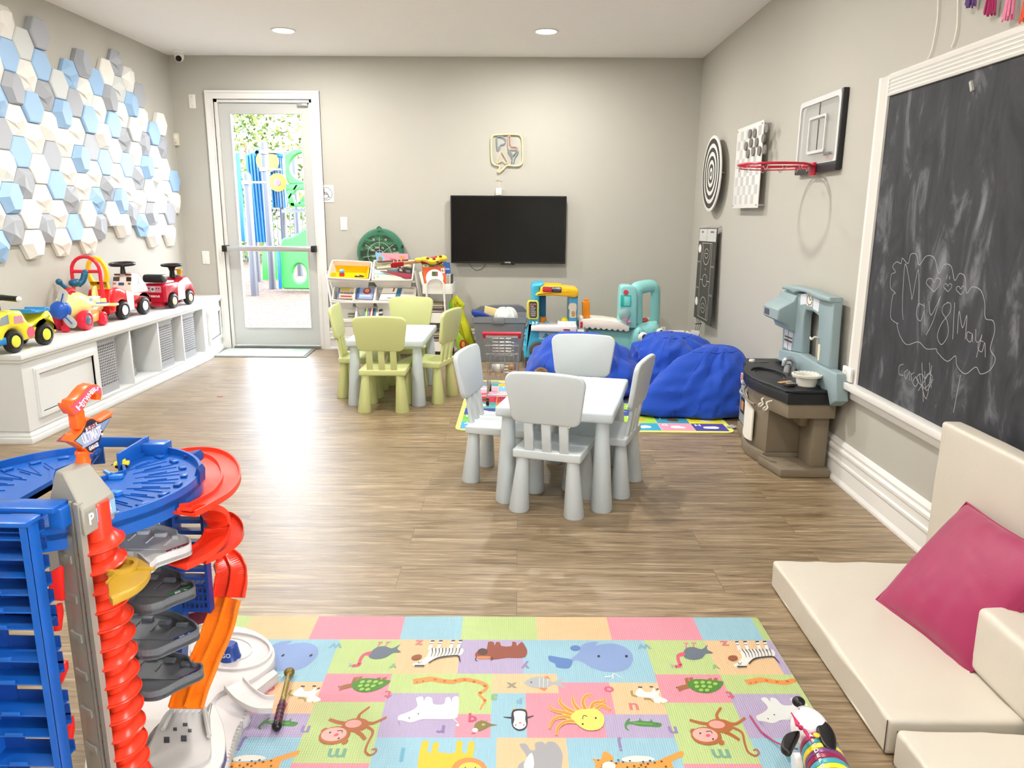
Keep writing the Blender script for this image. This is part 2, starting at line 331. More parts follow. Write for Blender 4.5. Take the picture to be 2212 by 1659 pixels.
# accessibility sign: wheelchair symbol in a struck circle
t, R, W, H = plate(687, 400, 722, 437, 'square white sign with crossed-out wheelchair symbol beside the door', 'wheelchair_sign', 'sign', col='#f4f2ee', screws=False)
k = P('#26262a'); z = .0066; S = W
mb = MB().ring(circ(0, 0, S*.82, 40), circ(0, 0, S*.76, 40), .0004, m=k, M=R, z0=.006)
mb.prism(circ(-.28*S, .52*S, .11*S, 16), .0004, k, R, z0=.006)
def strk(mb, pts, wd, m, M, z0=.006, h=.0004):
    for (x0, y0), (x1, y1) in zip(pts, pts[1:]):
        L_ = max(1e-6, math.hypot(x1-x0, y1-y0)); nx, ny = -(y1-y0)/L_*wd/2, (x1-x0)/L_*wd/2; ex, ey = (x1-x0)/L_*wd*.3, (y1-y0)/L_*wd*.3
        mb.prism([(x0+nx-ex, y0+ny-ey), (x0-nx-ex, y0-ny-ey), (x1-nx+ex, y1-ny+ey), (x1+nx+ex, y1+ny+ey)], h, m, M, z0=z0)
strk(mb, [(-.25*S, .4*S), (-.2*S, -.05*S), (.2*S, -.05*S), (.38*S, -.45*S), (.5*S, -.42*S)], .07*S, k, R)
strk(mb, [(-.22*S, .2*S), (.12*S, .2*S)], .06*S, k, R)
mb.ring(circ(-.05*S, -.25*S, .38*S, 30), circ(-.05*S, -.25*S, .32*S, 30), .0004, m=k, M=R, z0=.006)
strk(mb, [(-.55*S, -.55*S), (.55*S, .55*S)], .035*S, k, R)
mb.build('symbol', k, t)
# security camera
cp = at(374, 118, Z=CZ-.02); cp = Vector((-3.12, 7.33, CZ))
t = thing('security_camera', 'white dome security camera on the ceiling in the corner above the tiles', 'security camera', cp)
MB().lathe([(0, 0), (.058, 0), (.06, -.006), (.055, -.014), (.04, -.02), (0, -.02)][::-1], 28).build('base', P('#f0eee8'), t)
hd = MB().ball((0, 0, -.045), (.042, .042, .045)).build('housing', P('#eceae4'), t)
fd = Vector((.25, -.9, -.3)).normalized(); A = Vector((0, 0, -.055))
eye = MB().cyl(A, A+fd*.047, .034, .03, 24).build('lens_barrel', P('#f0eee8'), t)
MB().cyl(A+fd*.044, A+fd*.05, .026, n=24).build('lens', P('#0c0c10', .1), eye, label='glossy black lens')
# ================= hexagonal wall tiles =================
TC = {'B': ('#9cc0e4', 'sky blue'), 'G': ('#a9adb4', 'grey'), 'L': ('#cfd3d2', 'pale grey'), 'W': ('#eeebe4', 'cream white')}
TM = {k: mat('painted_tile_'+n.replace(' ', '_'), c, .5, bump=.02, bs=90, var=.015) for k, (c, n) in TC.items()}
TS = .1122
def hexp(r, a=0): return [(r*cos(a+pi/3*i), r*sin(a+pi/3*i)) for i in range(6)]
def tile_mesh(kind, v):
    R = random.Random(v*7+ord(kind)); mb = MB(); base = [(x, y, .002) for x, y in hexp(TS)]
    if kind == 'f':                        # flat plate with a narrow chamfer
        h = .028+.008*(v % 3); t1 = [(x, y, h) for x, y in hexp(TS)]; t2 = [(x, y, h+.006) for x, y in hexp(TS*.93)]
        vs = base+t1+t2; n = 6; fs = [[12+i for i in range(6)]]
    elif kind == 'r':                      # raised face on sloping flanks, deeper on one side
        h = .03; dx, dy = (.012, -.01) if v % 2 else (.02, .008)
        t1 = [(x, y, h) for x, y in hexp(TS)]; t2 = [(x*.76+dx, y*.82+dy, h+.030-.12*x) for x, y in hexp(TS)]
        vs = base+t1+t2; fs = [[12+i for i in range(6)]]
    elif kind == 's':                      # one broad slanted facet broken by a fold
        h = .026; t1 = [(x, y, h) for x, y in hexp(TS)]
        inn = [(.045, .06, h+.032), (-.05, .055, h+.04), (-.058, -.03, h+.042), (.03, -.062, h+.02)]
        vs = base+t1+inn; fs = [(6, 7, 12), (7, 8, 13, 12), (8, 9, 13), (9, 10, 14, 13), (10, 11, 15, 14), (11, 6, 15), (6, 12, 15), (12, 13, 15), (13, 14, 15)]
        fs = [list(f) for f in fs]
    else:                                  # crystal: several sharp facets
        h = .026; t1 = [(x, y, h) for x, y in hexp(TS)]; j = lambda a: a+R.uniform(-.008, .008)
        inn = [(j(.03), j(.065), h+.022), (j(-.04), j(.05), h+.030), (j(-.062), j(-.02), h+.026), (j(-.012), j(-.068), h+.020), (j(.056), j(-.03), h+.026), (j(.0), j(.002), h+.052)]
        vs = base+t1+inn; e = 17
        fs = [[6, 7, 12], [7, 8, 13, 12], [8, 9, 13], [9, 14, 13], [9, 10, 15, 14], [10, 11, 15], [11, 16, 15], [11, 6, 16], [6, 12, 16], [12, 13, e], [13, 14, e], [14, 15, e], [15, 16, e], [16, 12, e]]
    fs += [[i, (i+1) % 6, 6+(i+1) % 6, 6+i] for i in range(6)]
    if kind in 'fr': fs += [[6+i, 6+(i+1) % 6, 12+(i+1) % 6, 12+i] for i in range(6)]
    fs.append([5, 4, 3, 2, 1, 0])
    mb.add(vs, fs); return mb
TILES = {-4: 'Bc Wc Ws', -3: 'Gs Br Ws Gf Bc Ws', -2: 'Wr Wf Gs Bf Wc Gr Bf Ws', -1: 'Gs Wc Wf Wc Bf Wc Lf', 0: 'Wc Wc Bf Gf Ws Gc Bf Gf',
         1: 'Bf Gc Wc Wc Br Lf', 2: 'Wc Wf Wc Br Wc Gf Bc', 3: 'Gs Bc Wc Gf Bf Wc Gr', 4: '- Lf Gc Bf Wr Wc Bf', 5: 'Wr Br Wc Lf Bf Gr Wf', 6: '- Gs Wc Bf Gc Wc Lc Gc',
         7: 'Bc Ws Gc Ws Lf Br Ws', 8: 'Wr Gr Lf Br Gs Ws Gf', 9: 'Lf Wf Ls Lf Bf', 10: 'Ws Gf Lc Wf Gs Wf', 11: '- Ws Bf'}
KN = {'f': 'flat', 'r': 'raised slope-sided', 's': 'slant-faced', 'c': 'crystal-faceted'}
ORD = 'lowest,second,third,fourth,fifth,sixth,seventh,topmost'.split(',')
COLN = 'first second third fourth fifth sixth seventh eighth ninth tenth eleventh twelfth thirteenth fourteenth fifteenth sixteenth'.split()
TC_ = {}
for k, row in TILES.items():
    cells = row.split(); real = [i for i, c in enumerate(cells) if c != '-']
    for n, c in enumerate(cells):
        if c == '-': continue
        v = (k*3+n*5) % 3; key = (c, v)
        pos = (XL+.0005, 5.461+.1708*k, 1.129+.198*n+(.101 if k % 2 else 0))
        if key not in TC_:
            o = tile_mesh(c[1], v).build('hexagon_tile', TM[c[0]]); TC_[key] = o
        else: o = TC_[key].copy(); LINK(o)
        o.matrix_world = T(*pos) @ fr((0, 0, 0), (0, 1, 0), (0, 0, 1))
        q = real.index(n); pl = 'topmost' if q == len(real)-1 else ('lowest' if q == 0 else ORD[q]+' up')
        tag(o, '%s %s hexagon tile, %s in the %s column from the corner' % (TC[c[0]][1], KN[c[1]], pl, COLN[11-k]), 'wall tile', 'hexagonal wall tiles')
# ================= television =================
a = at(973, 422, Y=YB-.07); b = at(1221, 570, Y=YB-.07); cx, cz, W, H = (a.x+b.x)/2, (a.z+b.z)/2, (b.x-a.x)/2, (a.z-b.z)/2
t = thing('television', 'black flat television mounted on the back wall', 'television', (cx, YB, cz)); F = fr((0, 0, 0), (1, 0, 0), (0, 0, 1))
MB().box(-W, -H, .035, W, H, .07, M=F, r=.004).ring([(-W, -H), (W, -H), (W, H), (-W, H)], [(-W+.012, -H+.018), (W-.012, -H+.018), (W-.012, H-.012), (-W+.012, H-.012)], .004, M=F, z0=.069).build('bezel', P('#101010', .3), t)
MB().box(-W+.012, -H+.018, .069, W-.012, H-.012, .0705, M=F).build('screen', mat('tv_glass', '#0b0a09', .14, var=0), t); MATS['tv_glass'].node_tree.nodes['Principled BSDF'].inputs['Specular IOR Level'].default_value = .32
MB().box(-.2, -.15, .001, .2, .15, .036, M=F).build('wall_bracket', P('#202022'), t)
MB().box(-.075, -H-.012, .04, .065, -H+.002, .068, M=F, r=.004).build('sensor_bar', P('#0b0b0b', .25), t)
MB().text('SCEPTRE', .014, P('#dcdcdc'), F @ T(-.005, -H+.009, .0733), bold=.0004).build('brand_lettering', P('#dcdcdc'), t)
p = [at(*q, Y=YB-.006) for q in ((1013, 569), (1020, 578), (1030, 584), (1042, 580), (1050, 569))]
tag(MB().tube(smooth_path(p), .0022, 6).build('cable', blk), 'thin black cable looping below the television', 'cable')
# ================= PLAY neon sign =================
sp = at(1093, 330, Y=YB-.02)
t = thing('play_sign', 'speech bubble neon tube sign spelling PLAY above the television', 'neon sign', (sp.x, YB, sp.z)); tm = Matrix.Translation(-t.location)
def px_tube(pts, r, m, name, par, d=.018, closed=True, k=5, n=8):
    v = [at(x, y, Y=YB-d)-par.location for x, y in pts]; return MB().tube(smooth_path(v, k, closed), r, n, closed=closed).build(name, m, par)
z5 = lambda l: [(960+x/5.0286, 270+y/5.0286) for x, y in l]
px_tube(z5([(560, 107), (780, 103), (830, 125), (845, 180), (850, 380), (830, 430), (780, 445), (680, 440), (640, 480), (585, 512), (600, 450), (545, 430), (515, 380), (508, 180), (520, 130)]), .0085, P('#d8cfa6', .35), 'bubble_tube', t)
px_tube(z5([(680, 445), (640, 485), (598, 525)]), .004, P('#d8cfa6', .35), 'bubble_tail', t, closed=False)
px_tube(z5([(575, 130), (630, 128), (665, 160), (655, 200), (620, 212), (603, 225), (598, 262), (580, 265), (572, 200)]), .005, P('#7e93a0'), 'letter_p', t)
px_tube(z5([(695, 130), (715, 130), (722, 220), (785, 235), (785, 260), (710, 262), (693, 245)]), .005, P('#c9a597'), 'letter_l', t)
px_tube(z5([(622, 292), (650, 330), (688, 405), (668, 415), (630, 390), (590, 410), (568, 412), (600, 335)]), .005, P('#d2bb98'), 'letter_a', t)
px_tube(z5([(695, 285), (715, 290), (748, 330), (785, 285), (802, 295), (765, 360), (755, 410), (735, 405), (735, 355)]), .005, P('#73878a'), 'letter_y', t)
p = [at(*q, Y=YB-.006) for q in z5([(598, 528), (596, 590), (570, 590), (560, 600), (632, 602), (600, 606), (598, 690)])]
tag(MB().tube(p, .0018, 6).build('cord', P('#e4ddcf')), 'thin tied cord hanging from the bubble sign to its adapter', 'cord')
a = at(1077, 413, Y=YB-.03)
t = thing('power_adapter', 'clear-white plug adapter on wall just above the television', 'plug adapter', (a.x, YB, a.z)); MB().box(-.03, -.04, .0005, .03, .03, .03, M=F, r=.006).build('body', P('#e3e2da'), t); MB().cyl((0, .0, .03), (0, .0, .034), .02, n=18, M=F).build('cap', P('#f4f4f0'), t)
# wall outlet near the teal truck
a = bw(1428, 706); b = bw(1436, 721)
t, R, W, H = plate(1427, 706, 1437, 721, 'white power outlet on the back wall behind the teal truck', 'power_outlet', 'outlet', screws=False)
MB().box(-W*.5, H*.1, .006, W*.5, H*.7, .008, M=R).box(-W*.5, -H*.7, .006, W*.5, -H*.1, .008, M=R).build('socket', P('#d9d6cc'), t)
# ================= right wall games =================
def spacer(mb, x, y, d0, d1, M, r=.006): return mb.cyl((x, y, d0), (x, y, d1), r, n=12, M=M)
wp = P('#eceae4', .4); dk = P('#3b3a38', .5)
def rthing(name, label, cat, y, z): return thing(name, label, cat, (XR, y, z))
RF = fr((0, 0, 0), (0, -1, 0), (0, 0, 1))
# dartboard
t = rthing('dartboard', 'round black and white ring target board on right wall', 'dartboard', 6.63, 1.69)
mb = MB(); mb.M = RF; mb.prism(circ(0, 0, .31, 48), .012, wp, z0=.06, r=.002)
N = [.285, .245, .212, .178, .145, .112, .080, .050, .022]
for i in range(0, len(N)-1, 2): mb.ring(circ(0, 0, N[i], 48), circ(0, 0, N[i+1], 48), .0008, dk, z0=.072)
mb.prism(circ(0, 0, N[-1], 24), .0008, dk, z0=.072)
for i, s in enumerate('1 2 3 4 5 6 7 8'.split()): mb.text(s, .022, wp if i % 2 == 0 else dk, T(0, -.268+.033*i, .0734))
mb.build('target_face', wp, t)
for x, y in ((0, .2), (0, -.2), (.2, 0), (-.2, 0)): spacer(MB(), x, y, .001, .061, RF).build('standoff', alum, t)
# checkers
y0, y1, z0_, z1_ = 5.95, 5.33, 1.405, 1.975; t = rthing('checkers_board', 'tall white wall checkers board with round grey pieces beside the dartboard', 'checkers board', (y0+y1)/2, (z0_+z1_)/2)
W, H = .31, .2875; mb = MB(); mb.M = RF; mb.box(-W, -H, .05, W, H, .058, wp, r=.002); gq = P('#c3c3c4', .5)
cw, chh = 2*W*.9/8, 2*H*.9/8
for i in range(8):
    for j in range(8):
        if (i+j) % 2 == 0: mb.box(-W*.9+i*cw, -H*.9+j*chh, .058, -W*.9+(i+1)*cw, -H*.9+(j+1)*chh, .0586, gq)
mb.build('board', wp, t)
for x in (-1, 1):
    for y in (-1, 1): spacer(MB(), x*(W-.02), y*(H-.02), .001, .064, RF).build('standoff', alum, t)
pc = P('#7d7973', .5); pr = None
PC = [(1645, 277), (1627, 289), (1617, 290), (1637, 299), (1626, 305), (1612, 316), (1623, 309), (1653, 323), (1641, 326), (1629, 327), (1616, 331)]
PC = [(1658, 277), (1621, 289), (1631, 288), (1650, 299), (1623, 309), (1635, 308), (1612, 316), (1616, 332), (1628, 327), (1641, 326), (1653, 323)]
PL_ = ['nearest the top right corner', 'in the top row, leftmost', 'in the top row, next to the leftmost', 'in the second row, rightmost', 'in the second row, second from left', 'in the second row, third from left', 'in the second row, at the left edge', 'in the lowest row, leftmost', 'in the lowest row, second from left', 'in the lowest row, third from left', 'in the lowest row, rightmost']
for (x, y), l in zip(PC, PL_):
    p = at(x, y, X=XR-.062)
    if pr is None:
        pr = o = MB().lathe([(0, 0), (.03, 0), (.031, .004), (.031, .010), (.028, .012), (.022, .0105), (0, .0105)], 24, pc).build('checker_piece', pc)
    else: o = pr.copy(); LINK(o)
    o.matrix_world = T(XR-.0586, p.y, p.z) @ RF; tag(o, 'grey round checker piece '+l, 'checker piece', 'checker pieces on the wall board')
# shuffleboard / basketball court hanging panel
t = rthing('court_game_panel', 'tall dark hanging panel printed with basketball court lines near the corner', 'wall game', 6.6, .82)
q = [at(1513, 493, X=XR-.30), at(1551, 492, X=XR-.06), at(1535, 703, X=XR-.09), at(1500, 683, X=XR-.34)]
q = [Vector((1.44, 6.96, 0)), Vector((1.58, 6.60, 0))]
# panel stands off the wall at an angle: fit its four corners from the picture
A = at(1513, 493, Y=6.80); B = at(1551, 493, Y=6.42); C_ = at(1536, 703, Y=6.36); D = at(1500, 683, Y=6.78)
A.x = min(A.x, XR-.02); B.x = min(B.x, XR-.02)
def pan(u, v, d=0):
    a = A.lerp(B, u); b = D.lerp(C_, u); p = a.lerp(b, v); nrm = (B-A).cross(D-A).normalized()
    nrm = nrm if nrm.y < 0 else -nrm; return p+nrm*d-t.location
cm = P('#44433f', .45); cl = P('#b9b8b0', .5); lg = P('#c9c9c4', .45)
mb = MB(); vs = [pan(u, v, d) for d in (0, .006) for u, v in ((0, 0), (1, 0), (1, 1), (0, 1))]
mb.add(vs, [(0, 1, 2, 3), (7, 6, 5, 4), (0, 4, 5, 1), (1, 5, 6, 2), (2, 6, 7, 3), (3, 7, 4, 0)], cm)
def pline(mb, pts, wd, m, d=.0066):
    for (u0, v0), (u1, v1) in zip(pts, pts[1:]):
        L_ = math.hypot((u1-u0)*.38, (v1-v0)*.82) or 1e-6; nx, ny = -(v1-v0)*.82/L_*wd/2/.38, (u1-u0)*.38/L_*wd/2/.82
        mb.add([pan(u0+nx, v0+ny, d), pan(u0-nx, v0-ny, d), pan(u1-nx, v1-ny, d), pan(u1+nx, v1+ny, d)], [(0, 1, 2, 3)], m)
def ppoly(mb, pts, m, d=.0066): mb.add([pan(u, v, d) for u, v in pts], [list(range(len(pts)))], m)
ppoly(mb, [(.02, .008), (.98, .008), (.98, .14), (.02, .14)], lg)
pline(mb, [(.47, 0), (.47, .14)], .005, cm, .007); ppoly(mb, [(.15, .03), (.27, .03), (.27, .05), (.15, .05)], P('#77777a'), .007); ppoly(mb, [(.65, .03), (.85, .03), (.85, .05), (.65, .05)], P('#77777a'), .007)
pline(mb, [(.22, .16), (.78, .16), (.78, .97), (.22, .97), (.22, .16)], .005, cl)
pline(mb, [(.22, .56), (.40, .56)], .006, cl); pline(mb, [(.60, .56), (.78, .56)], .006, cl)
pline(mb, circ(.5, .56, .14, 20, .065), .005, cl)
for s, c in ((1, .17), (-1, .96)):
    pline(mb, [(.5+.2*cos(a), c+s*(.09+.13*sin(a))) for a in [pi*i/14 for i in range(15)]], .006, cl); pline(mb, [(.3, c), (.3, c+s*.09)], .006, cl); pline(mb, [(.7, c), (.7, c+s*.09)], .006, cl)
    pline(mb, circ(.5, c+s*.10, .11, 20, .05), .005, cl); pline(mb, [(.42, c+s*.1), (.58, c+s*.1)], .005, cl)
for c in (.23, .82): ppoly(mb, [(.10+.08*cos(a), c+.045*sin(a)*(1.2 if sin(a) < 0 else .9)) for a in [2*pi*i/18 for i in range(18)]], P('#e8e8e4'))
for u, v, s in ((.5, .44, 'VS'), (.88, .40, 'HOME'), (.88, .70, 'HOME'), (.1, .66, 'AWAY'), (.1, .37, 'AWAY')):
    e = pan(u, v, .007); x_ = pan(u+.1, v)-pan(u, v); y_ = pan(u, v-.1)-pan(u, v); mb.text(s, .024, cl, fr(e, x_, y_))
mb.build('court_panel', cm, t)
mb = MB(); a = pan(0, 0); b = pan(1, 0); wb = Vector((-.003, b.y-.12, b.z)); mb.tube([a, b], .006, 8)
mb.tube([b, Vector((-.002, b.y+.02, b.z+.015))], .004, 8).tube([a, Vector((-.002, a.y+.02, a.z+.01))], .004, 8)
mb.build('support_rod', alum, t)
mb = MB().tube([pan(-.02, 1), pan(1.02, 1)], .006, 8); mb.build('lower_rail', P('#22211f'), t)
mb = MB()
for i in range(3):
    s = pan(.12+.1*i, 1.0); mb.tube(smooth_path([s, s+Vector((.01, 0, -.06)), s+Vector((-.004, -.01, -.10)), s+Vector((.006, -.01, -.16))]), .0022, 5)
s = pan(.2, 1); mb.tube([s+Vector((-.02, 0, -.055)), s+Vector((.04, 0, -.05))], .004, 6); mb.build('hanging_cord', blk, t)
p = at(1500, 725, Y=6.25); o = MB().box(-.036, -.002, -.045, .036, .002, .045, r=.001).build('tag_card', P('#f6f5f2')); o.location = p; o.rotation_euler = (.15, .1, .1); o.parent = t; o.location = p-t.location; tag(o, 'white square tag')
# basketball hoop
y0, y1, z0_, z1_ = 4.72, 4.13, 1.60, 1.99; t = rthing('basketball_hoop', 'wall basketball hoop with clear backboard and red rim', 'basketball hoop', (y0+y1)/2, (z0_+z1_)/2)
W, H = .295, .20; mb = MB(); mb.M = RF; g2 = P('#9fa1a2', .4)
mb.ring(rrect(-W, -H, W, H, .03), rrect(-W+.022, -H+.045, W-.022, H-.028, .03), .014, P('#d6d8d8', .35), z0=.02)
mb.ring(rrect(-.12, -.10, .13, .10, .012), rrect(-.105, -.085, .115, .087, .01), .006, P('#d0d2d2', .35), z0=.034)
mb.box(-.003, .10, .026, .003, H-.03, .03, dk); mb.box(-.003, -.08, .026, .003, .08, .03, dk)
mb.build('backboard_frame', g2, t)
MB().box(-W+.03, -H+.04, .024, W-.03, H-.025, .028, M=RF).build('clear_panel', mat('clear_acrylic', '#d9dcda', .15, alpha=.3, var=0), t)
MB().box(-W-.004, -H-.006, .004, W+.006, -H+.045, .035, M=RF, r=.005).box(W-.012, -H, .0, W+.012, H+.004, .03, M=RF, r=.004).build('black_backing', P('#26262a'), t)
MB().text('BASKETBALL', .022, blk, RF @ T(.19, -H+.085, .036), bold=.0006).text('HOOP', .018, P('#c8414a'), RF @ T(.19, -H+.062, .036)).build('printed_name', blk, t)
red = P('#c4203a', .3); cz = -H+.03; rc = Vector((0, cz, .26)); rr = .19
cc = [RF @ Vector((rc.x+rr*cos(a), cz+.006, rc.z+rr*sin(a))) for a in [2*pi*i/40 for i in range(40)]]
mb = MB().tube(cc, .007, 8, closed=True); rim = mb.build('rim', red, t, label='red metal rim')
MB().tube([RF @ Vector((rc.x+rr*.97*cos(a), cz-.012, rc.z+rr*.97*sin(a))) for a in [2*pi*i/40 for i in range(40)]], .004, 6, closed=True).build('rim_wire', red, rim)
MB().box(-.035, cz-.05, .03, .035, cz+.02, .05, M=RF, r=.004).box(-.05, cz-.004, .045, .05, cz+.008, .085, M=RF, r=.003).build('rim_bracket', red, t)
for i in range(12):
    a = 2*pi*i/12; p0 = RF @ Vector((rc.x+rr*cos(a-.07), cz-.008, rc.z+rr*sin(a-.07))); p2 = RF @ Vector((rc.x+rr*cos(a+.07), cz-.008, rc.z+rr*sin(a+.07))); p1 = (p0+p2)/2-Vector((0, 0, .02))
    MB().tube(smooth_path([p0, p1, p2], 3), .002, 5).build('net_hook', alum, t)
# ================= chalkboard =================
fy0, fz0, fz1 = 3.735, .52, 1.955; fy1 = 1.55; t = rthing('chalkboard', 'large black chalkboard in a white fluted frame on right wall', 'chalkboard', 2.6, 1.2); o_ = t.location
cbm = bpy.data.materials.new('chalky_black_slate'); cbm.use_nodes = True; n_ = cbm.node_tree.nodes; L_ = cbm.node_tree.links.new; b_ = n_['Principled BSDF']; b_.inputs['Roughness'].default_value = .75
tc = n_.new('ShaderNodeTexCoord'); mp = n_.new('ShaderNodeMapping'); mp.inputs['Scale'].default_value = (1, 3.5, 1.3); mp.inputs['Rotation'].default_value = (.5, 0, 0); L_(tc.outputs['Object'], mp.inputs[0])
z_ = n_.new('ShaderNodeTexNoise'); z_.inputs['Scale'].default_value = 2.2; z_.inputs['Detail'].default_value = 8; z_.inputs['Roughness'].default_value = .62; z_.inputs['Distortion'].default_value = .9; L_(mp.outputs[0], z_.inputs[0])
r_ = n_.new('ShaderNodeValToRGB'); r_.color_ramp.elements[0].position = .36; r_.color_ramp.elements[0].color = lin('#26272b'); r_.color_ramp.elements[1].position = .8; r_.color_ramp.elements[1].color = lin('#8b8d92'); e_ = r_.color_ramp.elements.new(.55); e_.color = lin('#38393e'); L_(z_.outputs[0], r_.inputs[0]); L_(r_.outputs[0], b_.inputs['Base Color'])
iy0, iz0, iz1 = 3.64, .545, 1.885
brd = MB().box(XR-.012-o_.x, fy1-o_.y, iz0-.02-o_.z, XR-.001-o_.x, iy0+.02-o_.y, iz1+.02-o_.z).build('slate', cbm, t)
pf = [(0, 0), (.022, 0), (.026, .008), (.018, .016), (.026, .024), (.018, .032), (.026, .04), (.018, .048), (.026, .056), (.018, .064), (.026, .072), (.03, .085), (.022, .095), (0, .095)]
def fbar(mb, A, B, wdir):
    vs = []
    for e in (A, B): vs += [Vector(e)+Vector((-p[0], 0, 0))+Vector(wdir)*p[1]-o_ for p in pf]
    n = len(pf); return mb.add(vs, [(i, (i+1) % n, n+(i+1) % n, n+i) for i in range(n)]+[list(range(n)), list(range(n, 2*n))[::-1]])
fbar(MB(), (XR, iy0-.005, iz1), (XR, fy1, iz1), (0, 0, 1)).build('frame_rail', trimm, t)
fbar(MB(), (XR, iy0, fz0), (XR, iy0, iz1+.09), (0, 1, 0)).build('frame_stile', trimm, t)
MB().box(XR-.06-o_.x, fy1-o_.y, .512-o_.z, XR-.001-o_.x, 3.775-o_.y, .545-o_.z, r=.004).box(XR-.024-o_.x, fy1-o_.y, .462-o_.z, XR-.001-o_.x, 3.75-o_.y, .513-o_.z, r=.003).build('chalk_ledge', trimm, t)
chalk = mat('chalk_line', '#b3b3b6', .9, var=.1, vs=60)
def chalk_strokes(strokes, name, label=None, wd=.0024, m=None):
    mb = MB()
    for s in strokes:
        pts = [(-(p := at(x, y, X=XR-.012)).y+o_.y, p.z-o_.z) for x, y in s]
        if len(pts) > 2: pts = [(q.x, q.y) for q in smooth_path([(x, y, 0) for x, y in pts], 4)]
        strk(mb, pts, wd, m or chalk, RF, .0124, .0004)
    return mb.build(name, chalk, t, label=label)
z6 = lambda l: [(1820+x*.6031, x2*.6028) for x, x2 in l]
cloud = [(200, 1160), (182, 1150), (172, 1130), (180, 1060), (190, 1050), (172, 1030), (175, 985), (190, 975), (180, 955), (195, 938), (210, 945), (215, 925), (235, 945), (245, 912), (265, 912), (275, 950), (300, 918), (330, 925), (345, 980), (365, 948), (390, 955), (402, 1005), (420, 980), (440, 995), (445, 1050), (465, 1028), (495, 1040), (510, 1085), (512, 1140), (540, 1150), (545, 1190), (530, 1250), (548, 1285), (530, 1325), (495, 1340), (478, 1315), (440, 1340), (410, 1310), (405, 1275), (375, 1295), (340, 1262), (335, 1250), (300, 1250), (272, 1225), (230, 1235), (205, 1200), (195, 1160)]
heart = lambda cx, cy, s: [(cx, cy+s), (cx-s, cy-.1*s), (cx-.8*s, cy-.8*s), (cx-.3*s, cy-.8*s), (cx, cy-.3*s), (cx+.4*s, cy-.9*s), (cx+.95*s, cy-.6*s), (cx+.7*s, cy+.2*s), (cx, cy+s)]
S_ = [cloud, [(218, 1145), (215, 1090), (225, 945), (245, 1040), (250, 1070), (272, 965), (274, 1100)], [(290, 1095), (272, 1090), (265, 1130), (280, 1150), (293, 1110), (292, 1090), (296, 1165)], [(310, 1080), (318, 1130), (352, 1060)], [(352, 1060), (325, 1150), (300, 1200)],
      [(378, 1085), (362, 1095), (358, 1120), (375, 1150), (378, 1200), (355, 1235), (340, 1205), (355, 1160), (385, 1120), (388, 1090), (375, 1083)], [(402, 1085), (395, 1215)], [(412, 1195), (418, 1115), (430, 1175), (446, 1130), (440, 1215)], [(462, 1195), (448, 1190), (446, 1215), (460, 1225), (466, 1195), (466, 1225)], [(478, 1180), (478, 1220), (490, 1225), (500, 1200), (480, 1280)], [(505, 1225), (490, 1222), (486, 1250), (500, 1260), (510, 1228), (512, 1280)],
      heart(328, 1020, 26), heart(378, 1030, 15), heart(424, 1040, 16), [(372, 1000), (376, 985)], [(385, 990), (383, 1000)]]
chalk_strokes([z6(s) for s in S_[:1]], 'chalk_cloud', 'scalloped chalk cloud outline'); chalk_strokes([z6(s) for s in S_[1:7]], 'chalk_date', 'chalk writing May 81'); chalk_strokes([z6(s) for s in S_[7:11]], 'chalk_name', 'chalk word Maya')
for s in S_[11:14]: chalk_strokes([z6(s)], 'chalk_heart')
for s in S_[14:]: chalk_strokes([z6(s)], 'chalk_dash')
S2 = [[(218, 1305), (204, 1312), (203, 1340), (218, 1345)], [(235, 1325), (222, 1335), (228, 1358), (240, 1330), (240, 1362)], [(245, 1335), (248, 1365), (246, 1345), (256, 1335)], [(262, 1350), (252, 1370), (262, 1385), (272, 1365), (262, 1350)], heart(295, 1365, 28), [(275, 1340), (300, 1430), (320, 1310)], [(285, 1300), (290, 1440)], [(312, 1300), (318, 1390)], [(272, 1400), (315, 1330)], [(295, 1330), (300, 1400), (325, 1360)], [(423, 1345), (398, 1478)]]
chalk_strokes([z6(s) for s in S2], 'chalk_scribble', 'smaller chalk scribble with a heart')
0 and chalk_strokes([z6([(290, 560), (302, 505), (306, 555), (292, 567), (300, 520)])], 'chalk_smudge', None, .012, mat('smudged_chalk', '#7f8184', .9))
a = at(2097, 186, X=XR-.02)
tag(MB().box(-.010, -.02, -.006, -.001, .02, .006, M=T(XR-.0115, a.y, a.z) @ RX(1.1)).build('chalk_stub', P('#b9b9b4', .8)), 'short grey chalk mark piece stuck near the top of the chalkboard', 'chalk')
t2 = rthing('cable_plate', 'small white cable plate with round socket at the chalkboard frame corner', 'wall plate', 3.70, .585); MB().box(-.055, -.035, .031, .045, .035, .045, M=RF, r=.003).build('plate', P('#f1f0ec'), t2); MB().cyl((-.015, 0, .045), (-.015, 0, .048), .022, n=20, M=RF).build('socket', P('#dcdad4'), t2)
